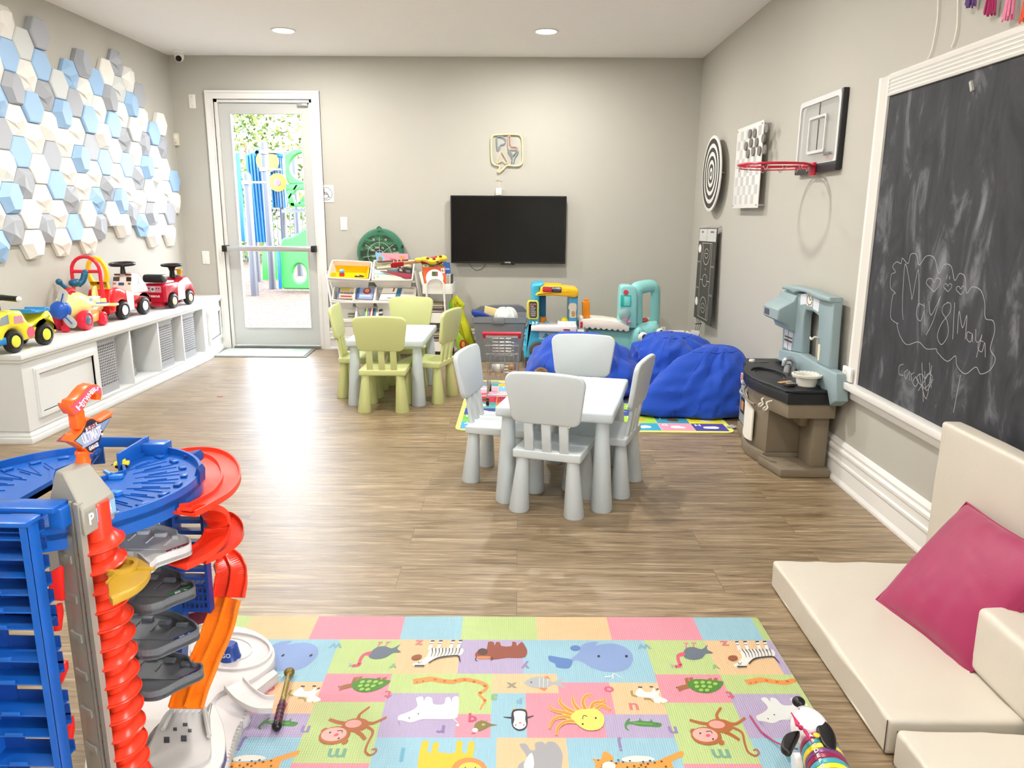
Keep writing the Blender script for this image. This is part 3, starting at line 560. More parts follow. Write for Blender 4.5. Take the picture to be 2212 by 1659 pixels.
# ================= tassel garland and strings, top right =================
TA = [(2097, 12, '#6a4a8c', 'purple'), (2137, 30, '#b5296a', 'magenta'), (2178, 40, '#e88bb0', 'pink'), (2216, 42, '#e8562e', 'orange')]
for x, y, c, nme in TA:
    p = at(x, y, X=XR-.03); t3 = thing('yarn_tassel', '%s yarn tassel hanging above the chalkboard' % nme, 'tassel', p, group='garland tassels'); R = random.Random(x); mb = MB()
    for i in range(26):
        a = R.uniform(0, 2*pi); rr_ = .027*sqrt(R.random()); e = Vector((rr_*cos(a)*.6, rr_*sin(a), R.uniform(-.008, .008))); mb.tube(smooth_path([(0, 0, .16), (e.x*.5, e.y*.5, .10), (e.x, e.y, 0) if 0 else tuple(e)], 3), .0032, 5)
    mb.build('yarn_fringe', mat('yarn_'+nme, c, .9, sheen=.3, var=.15, vs=60), t3); MB().lathe([(.009, .12), (.012, .13), (.010, .16), (.004, .175)], 12).build('knot', mat('yarn_'+nme, c), t3)
for pts, nme in (([(2027, -20), (2025, 40), (2015, 100), (2005, 128)], 'longer'), ([(2070, -20), (2068, 50), (2062, 85), (2055, 102)], 'shorter')):
    tag(MB().tube(smooth_path([at(x, y, X=XR-.008) for x, y in pts]), .0028, 6).build('string', P('#eeeae0')), nme+' loose white string hanging above the chalkboard', 'string')
# ================= built-in bench with cubbies =================
bwht = mat('bench_white_paint', '#dddfde', .38, var=.01)
BT, BX, BY0, BY1, BYE = .54, -2.896, 4.27, 6.87, YB-.002
BXE = -2.995
t = thing('storage_bench', 'long white built-in bench with four open cubbies under the tiled wall', 'bench', (XL, 5.6, 0))
front = [(BX, BY0), (BX, BY1), (BXE, BYE)]
def off(d): return [(XL+.001, BY0-d), (BX+d, BY0-d), (BX+d, BY1+d*.08), (BXE+d, BYE), (XL+.001, BYE)]
mbw(t).prism(off(.028), .034, z0=BT-.034, r=.006, seg=3).prism(off(.016), .018, z0=BT-.052, r=.004).build('bench_top', bwht, t)
mbw(t).prism(off(.0), .07, z0=0).prism(off(.022), .035, z0=.0, r=.003).prism(off(.012), .02, z0=.034, r=.006).build('plinth', bwht, t)
CY = [5.075, 5.52, 5.965, 6.405, 6.85]
mb = mbw(t); z0, z1 = .068, BT-.05
mb.box(XL+.001, BY0, z0, BX, CY[0], z1)                               # solid near block
mb.box(XL+.001, CY[0], z0, XL+.02, CY[4], z1).box(XL+.02, CY[0], z0, BX, CY[4], .085).box(XL+.02, CY[0], z1-.01, BX, CY[4], z1)
mb.build('carcass', bwht, t)
for y in CY[1:]: mbw(t).box(XL+.02, y-.012, .085, BX, y+.012, z1-.01, r=.002).build('divider', bwht, t)
mbw(t).prism([(XL+.001, CY[4]+.012), (BX, CY[4]+.012), (BXE, BYE), (XL+.001, BYE)], z1-z0, z0=z0).build('end_block', bwht, t)
def panel_frame(mb, O, ax, y0, y1, z0, z1):
    M = fr(O, ax, (0, 0, 1))
    for d, h in ((0, .010), (.008, .018), (.026, .012)):
        mb.ring([(y0+d, z0+d), (y1-d, z0+d), (y1-d, z1-d), (y0+d, z1-d)], [(y0+.036, z0+.036), (y1-.036, z0+.036), (y1-.036, z1-.036), (y0+.036, z1-.036)], h, M=M)
    return mb
panel_frame(mbw(t), (BX, 0, 0), (0, 1, 0), 4.365, 5.03, .125, .435).build('panel_moulding', bwht, t)
ax = Vector((BXE-BX, BYE-BY1, 0)); L = ax.length
panel_frame(mbw(t), (BX, BY1, 0), ax, .09, L-.07, .125, .435).build('panel_moulding', bwht, t)
# perforated grey baskets standing in the cubbies
bk = P('#a3a4a7', .45); bkd = P('#55575b', .45)
def make_basket():
    t = thing('storage_basket', 'x', 'basket'); d, w_, h = .28, .25, .385       # depth along x, width along y
    def wall(mb, A, B, n):
        A = Vector(A); B = Vector(B); ux = (B-A).normalized(); L_ = (B-A).length; M = fr(A, ux, (0, 0, 1))
        mb.box(0, 0, -.003, L_, .06, 0, M=M).box(0, h-.035, -.003, L_, h, 0, M=M)
        s = L_/n
        for i in range(n+1): mb.box(max(0, i*s-s*.24), .06, -.003, min(L_, i*s+s*.24), h-.035, 0, M=M)
        rows = 15; g = (h-.095)/rows
        for j in range(1, rows): mb.box(0, .06+j*g-g*.22, -.0028, L_, .06+j*g+g*.22, -.0002, M=M)
    mb = MB(); x0, x1, y0, y1 = -d/2, d/2, -w_/2, w_/2
    wall(mb, (x1, y0, 0), (x1, y1, 0), 11); wall(mb, (x0, y1, 0), (x0, y0, 0), 11); wall(mb, (x0, y0, 0), (x1, y0, 0), 12); wall(mb, (x1, y1, 0), (x0, y1, 0), 12)
    mb.box(x0, y0, 0, x1, y1, .004); mb.build('basket_body', bk, t)
    MB().box(x0+.012, y0+.012, .006, x1-.012, y1-.012, h-.004).build('shade_fill', P('#242527', .8), t)  # dark box added to stand in for shade behind the basket holes
    MB().ring(rrect(x0-.014, y0-.014, x1+.014, y1+.014, .02), rrect(x0, y0, x1, y1, .01), .012, z0=h-.003).build('rim', bk, t)
    MB().prism(rrect(x0-.002, y0-.002, x1+.002, y1+.002, .02), .012, z0=h+.001, r=.004).build('lid', bkd, t, label='dark charcoal lid')
    return t
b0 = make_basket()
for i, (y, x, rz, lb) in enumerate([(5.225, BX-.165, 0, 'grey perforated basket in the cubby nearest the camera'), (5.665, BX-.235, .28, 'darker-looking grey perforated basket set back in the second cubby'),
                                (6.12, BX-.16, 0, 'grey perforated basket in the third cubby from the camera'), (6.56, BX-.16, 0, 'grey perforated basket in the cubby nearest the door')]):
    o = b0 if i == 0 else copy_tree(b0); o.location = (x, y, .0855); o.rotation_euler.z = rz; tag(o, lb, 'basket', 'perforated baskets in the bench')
# ================= ride-on toys =================
def wheel(par, f, z, r, w_, s0, m, hub, sgn, hubr=.55, name='wheel', cap=None):     # s0: side coordinate of the outer face
    M = T(f, s0, z) @ RX(-pi/2*sgn)
    o = MB().lathe([(0, -w_), (r*.82, -w_), (r*.97, -w_*.85), (r, -w_*.6), (r, -w_*.25), (r*.93, -.004), (r*.72, 0), (r*.66, -.006), (0, -.006)][::-1], 28, m, M).build(name, m, par)
    MB().lathe([(0, .002), (r*hubr*.5, .003), (r*hubr*.9, -.001), (r*hubr, -.006), (0, -.006)], 20, hub, M).build('hub', cap or hub, o)
    return o
def side(mb, prof, s0, wd, m=None, r=.02, seg=3): return mb.prism(prof, wd, m, fr((0, s0+wd, 0), (1, 0, 0), (0, 0, 1), (0, -1, 0)), r=r, seg=seg)
def arch(prof_fwd, arcs):              # insert wheel-arch half circles along the bottom edge; prof_fwd goes over the top from rear to front
    out = list(prof_fwd)
    for f, z, r in arcs:               # front to rear
        out += [(f+r*cos(a), z+r*sin(a)) for a in [pi*k/8 for k in range(9)]]
    return out
def ride(label, name, x, y, ang):
    t = thing(name, label, 'ride-on toy', (x, y, BT+.001), ang, 'ride-on toys on the bench'); return t
# local axes: x forward, y to the toy's left.   yellow car, nose towards the camera
yel = P('#f7e23c', .22, coat=.4); tyre = P('#1b1b1c', .4); pblue = P('#2b86c5', .3)
t = ride('bright yellow ride-on car with black handlebar, nearest the camera on bench', 'ride_on_car', -3.01, 4.581, -pi/2-.05); W2 = .09
pr = arch([(-.10, .05), (-.112, .11), (-.095, .17), (-.07, .205), (-.045, .205), (-.02, .172), (.05, .150), (.12, .152), (.15, .19), (.175, .235), (.26, .247), (.33, .235), (.375, .19), (.44, .165), (.47, .12), (.475, .075), (.46, .05)], [(.27, .055, .082), (0, .055, .082)])
body = side(MB(), pr, -W2, 2*W2, yel, .028, 4).build('body', yel, t)
for f in (0, .27):
    for s in (1, -1): wheel(t, f, .066, .066, .05, s*(W2+.012), tyre, P('#f1e14a', .3), s)
side(MB(), [(-.10, .20), (-.10, .222), (-.06, .226), (-.05, .212), (.03, .212), (.045, .226), (.07, .226), (.075, .205), (.03, .196), (-.05, .196)], -.07, .14, r=.006).build('seat_rail', pblue, t, label='blue rear handle bar')
side(MB(), [(.33, .055), (.485, .06), (.485, .105), (.33, .10)], -W2-.002, 2*W2+.004, r=.015).build('bumper', pblue, t, label='blue bumper')
hb = MB().tube([(.27, 0, .22), (.265, 0, .30)], [.026, .02], 14).tube(smooth_path([(.265, 0, .295), (.27, .03, .32), (.28, .10, .318), (.285, .155, .315)]), .017, 12).tube(smooth_path([(.265, 0, .295), (.27, -.03, .32), (.28, -.10, .318), (.285, -.155, .315)]), .017, 12).build('handlebar', P('#141415', .2), t)
for s in (1, -1): MB().ball((.286, s*.158, .315), .016).build('grip_end', P('#e9e9e6'), hb)
MB().ball((.14, -.02, .17), .03).build('horn_button', P('#1f5f96'), t)
for c, pts in (('#8c9aa6', [(.30, .175), (.37, .17), (.36, .215), (.30, .228)]), ('#c98fa8', [(.18, .165), (.26, .17), (.255, .212), (.19, .208)])):
    for s in (1, -1): MB().prism(pts, .0015, M=fr((0, s*(W2+.0005), 0), (1, 0, 0), (0, 0, 1), (0, s, 0))).build('window_sticker', ink(c), t)
for s in (1, -1): MB().prism(circ(.13, .10, .034, 16), .0015, M=fr((0, s*(W2+.0005), 0), (1, 0, 0), (0, 0, 1), (0, s, 0))).build('round_sticker', ink('#d9607a'), t)
# pale yellow aeroplane
py_ = P('#f4df8e', .25, coat=.4); pred = P('#e0233f', .3); pb = P('#1d55b5', .3)
t = ride('pale yellow ride-on aeroplane with blue propeller and red arched push handle', 'ride_on_plane', -3.11, 5.40, -pi/2+.03)
fus = MB(); R_ = [(-.13, .02, .12, .10), (-.10, .05, .13, .06), (.0, .075, .135, .07), (.08, .088, .15, .085), (.17, .095, .165, .10), (.25, .088, .175, .095), (.31, .07, .165, .075), (.345, .045, .16, .05)]
def fusf(u, v):
    k = min(len(R_)-2, int(u*(len(R_)-1))); q = u*(len(R_)-1)-k; a = [R_[k][i]*(1-q)+R_[k+1][i]*q for i in range(4)]
    return (a[0], a[1]*cos(2*pi*v), a[2]+a[3]*sin(2*pi*v))
fus.grid(fusf, 20, 20, py_, cv=True); fus.box(-.12, -.055, .10, .06, .055, .19, py_, r=.02); fus.box(-.02, -.09, .035, .24, .09, .10, P('#f0b45c', .3), r=.02)
fus.build('fuselage', py_, t)
side(MB(), [(-.15, .12), (-.05, .12), (-.09, .27), (-.13, .275)], -.012, .024, r=.01).build('tail_fin', py_, t)
MB().box(-.15, -.15, .128, -.08, .15, .146, r=.008).build('tail_wing', py_, t)
for s in (1, -1):
    wgo = MB().prism(sp2([(.13, s*.07), (.06, s*.07), (.05, s*.15), (.075, s*.19), (.12, s*.15)], 3), .02, z0=.15, r=.008).build('wing', P('#f0e8cc', .3), t); MB().prism(sp2([(.105, s*.11), (.065, s*.11), (.06, s*.17), (.075, s*.18), (.095, s*.16)], 3), .006, z0=.168, r=.002).build('wing_cap', pb, wgo)
MB().box(-.10, -.045, .185, .03, .045, .203, r=.008).build('seat', P('#f5f4f0', .3), t, label='white seat')
nose = MB().lathe([(.062, 0), (.064, .03), (.055, .06), (.035, .078), (0, .082)], 24, M=T(.33, 0, .155) @ RY(pi/2)).build('nose_cone', pb, t)
MB().lathe([(.036, .0), (.036, .003), (.022, .003), (.022, 0)], 24, M=T(.402, 0, .155) @ RY(pi/2), closed=True).build('nose_ring', P('#f2f2ef'), nose)
for i in range(3):
    a = 2*pi*i/3+.35; d_ = Vector((0, sin(a), cos(a))); pc_ = Vector((.365, 0, .155))
    bl = MB().prism(sp2([(-.012, .04), (.012, .04), (.032, .08), (.03, .13), (0, .15), (-.03, .13), (-.032, .08)], 3), .006, M=fr(pc_, d_.cross(Vector((1, 0, 0))), d_), r=.002).build('propeller_blade', mat('milky_plastic', '#dfe4e2', .2, trans=.5, ior=1.2), t)
    MB().tube([pc_+d_*.04, pc_+d_*.12], .008, 8).build('blade_spine', pb, bl)
ck = P('#b32025', .35)
MB().ball((.22, 0, .265), (.045, .04, .03)).box(.19, -.038, .225, .275, .038, .262, r=.01).build('cockpit', ck, t, label='red cockpit bowl')
tl = P('#12587a', .3)
MB().ball((.10, -.02, .315), (.05, .04, .03)).tube(smooth_path([(.10, .0, .30), (.07, .02, .33), (.05, .03, .38)]), [.022]*12+[.018], 12).ball((.045, .03, .385), .02).build('teal_lever', tl, t); MB().tube([(.22, -.01, .28), (.245, -.04, .325)], [.014, .014], 10).ball((.25, -.045, .335), .022).build('teal_knob', tl, t)
w0 = .1; mb = MB().tube([(-.02, -w0, .15), (-.02, -w0, .385)]+[(-.02, -w0*cos(a), .385+w0*1.05*sin(a)) for a in [pi*k/10 for k in range(1, 10)]]+[(-.02, w0, .385), (-.02, w0, .15)], .0125, 10).tube([(-.02, -w0, .385), (-.02, w0, .385)], .0125, 10); mb.build('push_handle', pred, t, label='red arched push handle')
for s in (1, -1):
    MB().lathe([(.02, 0), (.022, .05), (.014, .055)], 14, M=T(-.02, s*w0, .14)).build('handle_socket', py_ if s > 0 else pb, t)
    wheel(t, .225, .069, .069, .06, s*.115, pred, P('#55687f', .3), s, .5); wheel(t, .0, .05, .05, .045, s*.11, pred, pred, s, .5)
MB().tube([(.32, 0, .10), (.32, 0, .045)], .012, 10).box(.295, -.02, .002, .345, .02, .045, pred, r=.008).build('nose_wheel', pred, t)
for s in (1, -1): MB().prism(circ(.12, .20, .022, 12, .012), .002, M=fr((0, s*.088, 0), (1, 0, 0), (0, 0, 1), (0, s, .35))).build('sticker', ink('#9fb4d0'), t)
# red and white car, nose away from the camera
rd = P('#e0151f', .22, coat=.4); wh = P('#f3efe8', .25, coat=.3)
t = ride('red and white ride-on car with tall yellow ring backrest', 'ride_on_car', -3.115, 5.72, pi/2-.05); W2 = .095
pr = arch([(-.15, .06), (-.165, .10), (-.16, .19), (-.13, .245), (-.02, .25), (.05, .215), (.12, .19), (.17, .20), (.20, .30), (.235, .335), (.30, .30), (.38, .22), (.41, .14), (.40, .06)], [(.29, .06, .085), (0, .06, .085)])
lower = arch([(-.15, .06), (-.165, .10), (-.16, .19), (-.13, .24), (-.02, .245), (.05, .22), (.10, .205), (.13, .20), (.20, .19), (.28, .18), (.38, .16), (.41, .13), (.40, .06)], [(.29, .06, .085), (0, .06, .085)])
side(MB(), lower, -W2, 2*W2, rd, .03, 4).build('body', rd, t, label='glossy red body')
side(MB(), [(.16, .17), (.185, .29), (.22, .335), (.27, .325), (.37, .23), (.40, .17)], -W2*.96, 2*W2*.96, wh, .025, 4).build('bonnet', wh, t, label='white bonnet and dashboard')
for s in (1, -1): MB().prism([(.06, .06), (.14, .06), (.15, .19), (.05, .215)], .004, M=fr((0, s*(W2-.002), 0), (1, 0, 0), (0, 0, 1), (0, s, 0))).build('door_panel', P('#f6dcd8'), t); MB().prism([(.22, .24), (.25, .30), (.27, .24)], .002, M=fr((0, s*(W2*.96), 0), (1, 0, 0), (0, 0, 1), (0, s, 0))).build('side_window', P('#b9c6c4'), t)
for f in (0, .29):
    for s in (1, -1): wheel(t, f, .07, .07, .055, s*(W2+.014), tyre, P('#e9e9e6', .25), s)
mb = MB(); M = fr((-.13, 0, .24), (0, 1, 0), (-.12, 0, 1)); yy = P('#fbc815', .25, coat=.4)
o_ = [(.082*cos(a), .12+.125*sin(a)) for a in [2*pi*k/32 for k in range(32)]]; i_ = [(.056*cos(a), .128+.088*sin(a)) for a in [2*pi*k/32 for k in range(32)]]
mb.ring(o_, i_, .028, M=M).prism([(-.07, 0), (.07, 0), (.066, .06), (-.066, .06)], .028, M=M, r=.004); mb.build('backrest', yy, t, label='yellow ring backrest', bevel=.006)
sw = MB().lathe([(.022, -.07), (.016, -.02), (.03, 0)], 16, M=T(.20, 0, .40)).tube([(.20+.085*cos(a), .085*sin(a), .405+.004*cos(a)) for a in [2*pi*k/28 for k in range(28)]], .013, 10, closed=True).box(.185, -.07, .392, .215, .07, .408, r=.006); sw.build('steering_wheel', P('#18181a', .3), t)
M = fr((.1795, 0, .27), (0, -1, 0), (.24, 0, 1)); mb = MB()
for x, y, w_, h, c in ((-.045, .055, .05, .012, '#6a2020'), (.045, .055, .05, .012, '#6a2020'), (-.05, .02, .05, .032, '#4a4542'), (.05, .02, .04, .034, '#2d2826'), (-.01, -.018, .045, .022, '#2f5f96'), (.055, -.015, .022, .014, '#6b7f55'), (-.065, -.015, .025, .014, '#d07f86')): mb.prism(rrect(x-w_/2, y-h/2, x+w_/2, y+h/2, .004, 2), .0015, ink(c), M)
mb.build('dashboard_sticker', ink('#4a4542'), t)
MB().prism(rrect(-.07, .085, .0, .115, .004, 2), .0015, ink('#b9a58c'), fr((-.1665, 0, 0), (0, -1, 0), (0, 0, 1))).build('number_plate', ink('#b9a58c'), t)
# red pickup truck
t = ride('red ride-on truck with black steering wheel and black rolled seat back', 'ride_on_truck', -3.055, 6.42, pi/2-.07); W2 = .10; dr = P('#b4162c', .25, coat=.3)
pr = arch([(-.12, .065), (-.125, .20), (-.10, .215), (.10, .22), (.13, .20), (.19, .20), (.21, .245), (.27, .25), (.34, .20), (.385, .13), (.385, .065)], [(.275, .055, .078), (0, .055, .078)])
side(MB(), pr, -W2, 2*W2, dr, .018, 3).build('body', dr, t)
for s in (1, -1): MB().prism([(.08, .06), (.20, .06), (.20, .15), (.26, .235), (.20, .235), (.09, .205)], .004, M=fr((0, s*(W2-.001), 0), (1, 0, 0), (0, 0, 1), (0, s, 0))).build('door_panel', P('#f2dcdf', .3), t, label='pale pink-white door panel')
for f in (0, .275):
    for s in (1, -1): wheel(t, f, .062, .062, .05, s*(W2+.016), tyre, P('#efeab4', .3), s)
side(MB(), rrect(-.13, .225, -.03, .292, .03, 4), -.085, .17, r=.012).build('seat_back', P('#131314', .3), t, label='rolled black seat back')
MB().box(-.02, -.06, .205, .12, .06, .228, r=.01).build('seat', P('#dcdad8', .25), t)
sw = MB().lathe([(.026, -.10), (.02, -.05), (.03, -.02), (.05, 0), (.02, .004)], 16, M=T(.20, 0, .345)); sw.tube([(.20+.065*cos(a), .082*sin(a), .350+.003*cos(a)) for a in [2*pi*k/28 for k in range(28)]], .011, 10, closed=True).box(.14, -.012, .34, .26, .012, .352).box(.188, -.08, .34, .212, .08, .352); sw.build('steering_wheel', P('#101011', .25), t)
MB().box(.25, -.035, .25, .275, .035, .262, P('#7fb3d6'), r=.005).box(.255, -.02, .262, .27, -.045, .30, P('#f2c52e'), r=.005).box(.252, -.06, .30, .273, .0, .312, P('#f2c52e'), r=.004).build('siren_toy', P('#f2c52e', .3), t, label='yellow and blue activity knob')
M = fr((-.1265, 0, 0), (0, -1, 0), (0, 0, 1)); mb = MB().prism(rrect(-.075, .145, .07, .198, .004, 2), .0015, ink('#c5838f'), M)
for x in (-.055, -.035, .03, .05): mb.prism(circ(x, .178, .006, 8), .002, ink('#2a2428'), M)
mb.prism(rrect(-.02, .15, .015, .195, .003, 2), .002, ink('#b9c0be'), M); mb.prism(circ(-.003, .172, .012, 6), .0025, ink('#3f5a5e'), M); mb.text('FIRE RESCUE', .022, P('#f4f0ea'), M @ T(-.008, .112, .002), bold=.0006); mb.build('tailgate_sticker', ink('#c5838f'), t)
MB().box(-.11, -.05, .02, .30, .05, .07, r=.01).build('chassis', dr, t)
# tiny scrap on the floor
p = at(475, 857, Z=0); tag(MB().prism([(-.022, -.004), (.02, -.008), (.024, .003), (-.018, .006)], .002, M=T(p.x, p.y, .0005)).build('paper_scrap', P('#c02a33')), 'tiny red scrap on the wood floor beside the bench', 'scrap')
# ================= children's tables and chairs =================
def cone_leg(mb, x, y, zt, rt, rb, dx=0, dy=0): return mb.lathe([(0, 0), (rb*.93, 0), (rb, .006), (rt, zt), (0, zt)], 26, M=Matrix(((1, 0, -dx/zt, x+dx), (0, 1, -dy/zt, y+dy), (0, 0, 1, 0), (0, 0, 0, 1))))
def make_chair(m):
    t = thing('childs_chair', 'x', 'chair')
    MB().box(-.16, -.15, .262, .16, .165, .302, r=.007, seg=3).build('seat', m, t)
    for x in (-1, 1):
        for y in (-1, 1): cone_leg(MB(), x*.118, y*.115, .264, .027, .048, x*.014, y*.014).build('leg', m, t)
    tilt = rad(9); M = T(0, -.135, .29) @ RX(tilt)                    # back leans away from the seat (towards -y)
    for x in (-.082, 0, .082): MB().box(x-.0215, -.009, -.01, x+.0215, .009, .17, M=M, r=.004).build('slat', m, t)
    w0, w1 = .165, .187; z0, z1 = .145, .388; pts = []
    for (cx, cz, a0) in ((w1-.045, z1-.045, 0), (-w1+.045, z1-.045, pi/2), (-w0+.045, z0+.045, pi), (w0-.045, z0+.045, 1.5*pi)):
        for k in range(7): pts.append((cx+.042*cos(a0+pi/2*k/6), cz+.042*sin(a0+pi/2*k/6)))
    top = [(x, z+(.010*cos(x/w1*pi/2) if z > .3 else 0)) for x, z in pts]
    k = [(x, z) for x, z in top]; ins = [(w1*.55*cos(a), .0) for a in ()]
    ext = []                                                          # add points along the bowed top edge
    for i, p in enumerate(k):
        ext.append(p)
        if i == 6:
            for q in range(1, 6): x = (w1-.05)*(1-2*q/6); ext.append((x, z1-.003+.010*cos(x/w1*pi/2)))
    MB().prism(ext, .026, M=M @ fr((0, .013, 0), (1, 0, 0), (0, 0, 1), (0, -1, 0)), r=.009, seg=3).build('backrest', m, t)
    return t
gm = P('#ced492', .42, var=.03, vs=3); bmt = P('#ccd4d7', .42, var=.03, vs=3); tbm = P('#ced9de', .4, var=.02)
def make_table(m):
    t = thing('childs_table', 'x', 'table'); MB().box(-.275, -.385, .43, .275, .385, .48, r=.012, seg=3).build('tabletop', m, t)
    for x in (-1, 1):
        for y in (-1, 1): cone_leg(MB(), x*.222, y*.330, .432, .030, .052, x*.008, y*.008).build('leg', m, t)
    return t
def place(o, x, y, deg, label, cat, group): o.location = (x, y, 0); o.rotation_euler.z = rad(deg); return tag(o, label, cat, group)
g0 = make_chair(gm); b0 = make_chair(bmt); tb = make_table(tbm); tg = copy_tree(tb)
place(tb, .245, 3.712, -13, 'pale blue plastic children\'s table with pinecone on it', 'table', 'children\'s tables'); place(tg, -.94, 5.60, -1, 'pale blue children\'s table ringed by lime green chairs', 'table', 'children\'s tables')
GB, GG = 'pale blue children\'s chairs', 'lime green children\'s chairs'
place(b0, .172, 3.405, -17.6, 'pale blue children\'s chair with its back to the camera, front of table', 'chair', GB)
place(copy_tree(b0), -.085, 3.80, -104.8, 'pale blue children\'s chair on the left side of the pinecone table', 'chair', GB)
place(copy_tree(b0), (.437), 3.675, 68, 'pale blue children\'s chair on the right side of the pinecone table', 'chair', GB)
place(copy_tree(b0), .345, 4.12, 172, 'pale blue children\'s chair across the pinecone table, before the beanbags', 'chair', GB)
place(g0, -.937, 5.19, 0, 'lime green children\'s chair with its back to the camera', 'chair', GG)
place(copy_tree(g0), -1.19, 5.62, -88, 'lime green children\'s chair at the left end, nearest the glass door', 'chair', GG)
place(copy_tree(g0), -.67, 5.49, 73, 'lime green children\'s chair at the right end, nearest the yellow bags', 'chair', GG)
place(copy_tree(g0), -.90, 6.02, 178, 'lime green children\'s chair behind its table, before the bin rack', 'chair', GG)
# pinecone
p = at(1170, 806, Z=.50); R = random.Random(4); t = thing('pinecone', 'brown pinecone lying on the pale blue table', 'pinecone', (at(1168, 809, Z=.49).x, at(1168, 809, Z=.49).y, .4805)); t.rotation_euler.z = .2; mb = MB(); br = mat('pinecone_brown', '#8a6a45', .8, var=.3, vs=60)
for j in range(9):
    for i in range(8):
        x = -.03+j*.0075; r_ = .022*sin(pi*(j+1.3)/10.5); a = 2*pi*(i+.5*(j % 2))/8; d_ = Vector((-.3, cos(a), sin(a))).normalized()
        mb.ball((x, r_*cos(a), .0235+r_*sin(a)), (.006, .006, .0045), n=7, k=4)
mb.ball((0, 0, .023), (.034, .017, .017)); mb.build('cone_scales', br, t, smooth=True); MB().cyl((.034, 0, .02), (.046, 0, .018), .004, n=8).build('stem', br, t)
# ================= bin rack =================
bw_ = P('#ebe8e2', .4); bwi = P('#e3ded4', .45)
def zr(l): return [(695+x/7.213, 490+y/7.213) for x, y in l]
rack = thing('toy_bin_rack', 'white bin rack with tilted white bins full of books, left of the trolley', 'storage rack', (-1.38, 7.2, 0))
def make_bin(q, Yb, Yf, d, name='storage_bin', par=rack, m=None):
    """q: picture points of the rim, TL TR BR BL; back edge at Yb, front edge at Yf; d: depth of the tub."""
    c = [at(q[0][0], q[0][1], Y=Yb), at(q[1][0], q[1][1], Y=Yb), at(q[2][0], q[2][1], Y=Yf), at(q[3][0], q[3][1], Y=Yf)]
    n = (c[1]-c[0]).cross(c[2]-c[1]).normalized(); n = -n if n.z < 0 else n; ce = sum(c, Vector())/4
    def lv(s, k): return [ce+(p-ce)*s-n*k for p in c]
    L0, L1, L2, L3, L4 = lv(1.0, 0), lv(.93, 0), lv(.80, d), lv(.95, .006), lv(.83, d*.97)
    mb = mbw(par); f = [(i, (i+1) % 4, 4+(i+1) % 4, 4+i) for i in range(4)]
    def loft(A, B): mb.add(A+B, f, m)
    lo = lv(1.0, .012); loft(L0, lo); loft(lo, lv(.94, .014)); loft(lv(.94, .014), lv(.81, d)); mb.add(lv(.81, d), [(0, 1, 2, 3)], m)
    loft(L0, lv(.95, -.001)); loft(lv(.95, -.001), lv(.79, d-.006)); mb.add(lv(.79, d-.006), [(0, 1, 2, 3)], m)
    cc = lv(.985, .003); rim = []
    for i in range(4): a, b, d_ = cc[i-1], cc[i], cc[(i+1) % 4]; rim += [b.lerp(a, .10), b.lerp(a, .03).lerp(d_, .03), b.lerp(d_, .10)]
    mb.tube(smooth_path(rim, 3, True), .007, 6, m, closed=True)
    o = mb.build(name, m or bw_, par, bevel=.004); return c, n, ce, o
BINS = {}
for k, (q, Yb, Yf, d) in {'A': ([(160, 515), (790, 545), (748, 828), (82, 790)], 7.34, 7.16, .15), 'B': ([(810, 520), (1450, 520), (1415, 830), (775, 828)], 7.34, 7.16, .15),
        'C': ([(200, 915), (520, 930), (490, 1155), (158, 1138)], 7.30, 7.12, .135), 'D': ([(530, 930), (838, 930), (808, 1158), (495, 1145)], 7.30, 7.12, .135), 'E': ([(850, 930), (1470, 940), (1450, 1172), (812, 1160)], 7.30, 7.12, .135),
        'F': ([(250, 1250), (545, 1250), (518, 1450), (210, 1445)], 7.20, 7.04, .13), 'G': ([(552, 1250), (870, 1250), (845, 1450), (530, 1450)], 7.20, 7.04, .13), 'H': ([(880, 1250), (1500, 1250), (1480, 1455), (855, 1452)], 7.20, 7.04, .13),
        'I': ([(260, 1560), (880, 1560), (860, 1760), (235, 1755)], 7.10, 6.96, .11), 'J': ([(900, 1560), (1520, 1560), (1500, 1760), (880, 1760)], 7.10, 6.96, .11)}.items(): BINS[k] = make_bin(zr(q), Yb, Yf, d)
yb = make_bin(zr([(160, 600), (740, 615), (715, 800), (125, 785)]), 7.37, 7.19, .07, 'yellow_tub', rack, P('#fcc30a', .4)); yb[3]['label'] = 'yellow inner tub'
p = yb[2]-yb[1]*.09
wdm = P('#e6e3dc', .45)
for s, xs in (('L', (703, 733)), ('R', (895, 925))):
    a = at(xs[0], 590, Y=7.42); b = at(xs[1], 768, Y=7.02); c = at(xs[1]+.5, 768, Y=7.02); bk_ = Vector((b.x, 7.44, .0)); top = Vector((b.x, 7.44, a.z))
    mb = mbw(rack); b.z = .002; top = Vector((a.x, 7.40, a.z+.02)); rear = Vector((b.x, 7.44, .002))
    def beam(p, q_, w_=.028, h_=.016): d = Vector((0, w_, 0)); e_ = Vector((h_, 0, 0)); v_ = [p, p+e_, p+e_+d, p+d]; w2_ = [x+(q_-p) for x in v_]; mb.add(v_+w2_, [(3, 2, 1, 0), (4, 5, 6, 7), (0, 1, 5, 4), (1, 2, 6, 5), (2, 3, 7, 6), (3, 0, 4, 7)])
    beam(b, top); beam(rear, Vector((top.x, 7.44, top.z)), .02); beam(b.lerp(top, .06), rear+Vector((0, 0, .05)), .02); mb.build('side_frame', wdm, rack)
for x0, x1, y, Y in ((707, 897, 607, 7.2), (714, 903, 652.5, 7.12), (722, 908, 694, 7.04), (728, 912, 737, 6.97)):
    a = at(x0, y, Y=Y); b = at(x1, y, Y=Y); mbw(rack).box(a.x, Y-.006, a.z-.008, b.x, Y+.012, a.z+.008, r=.003).build('support_rail', wdm, rack)
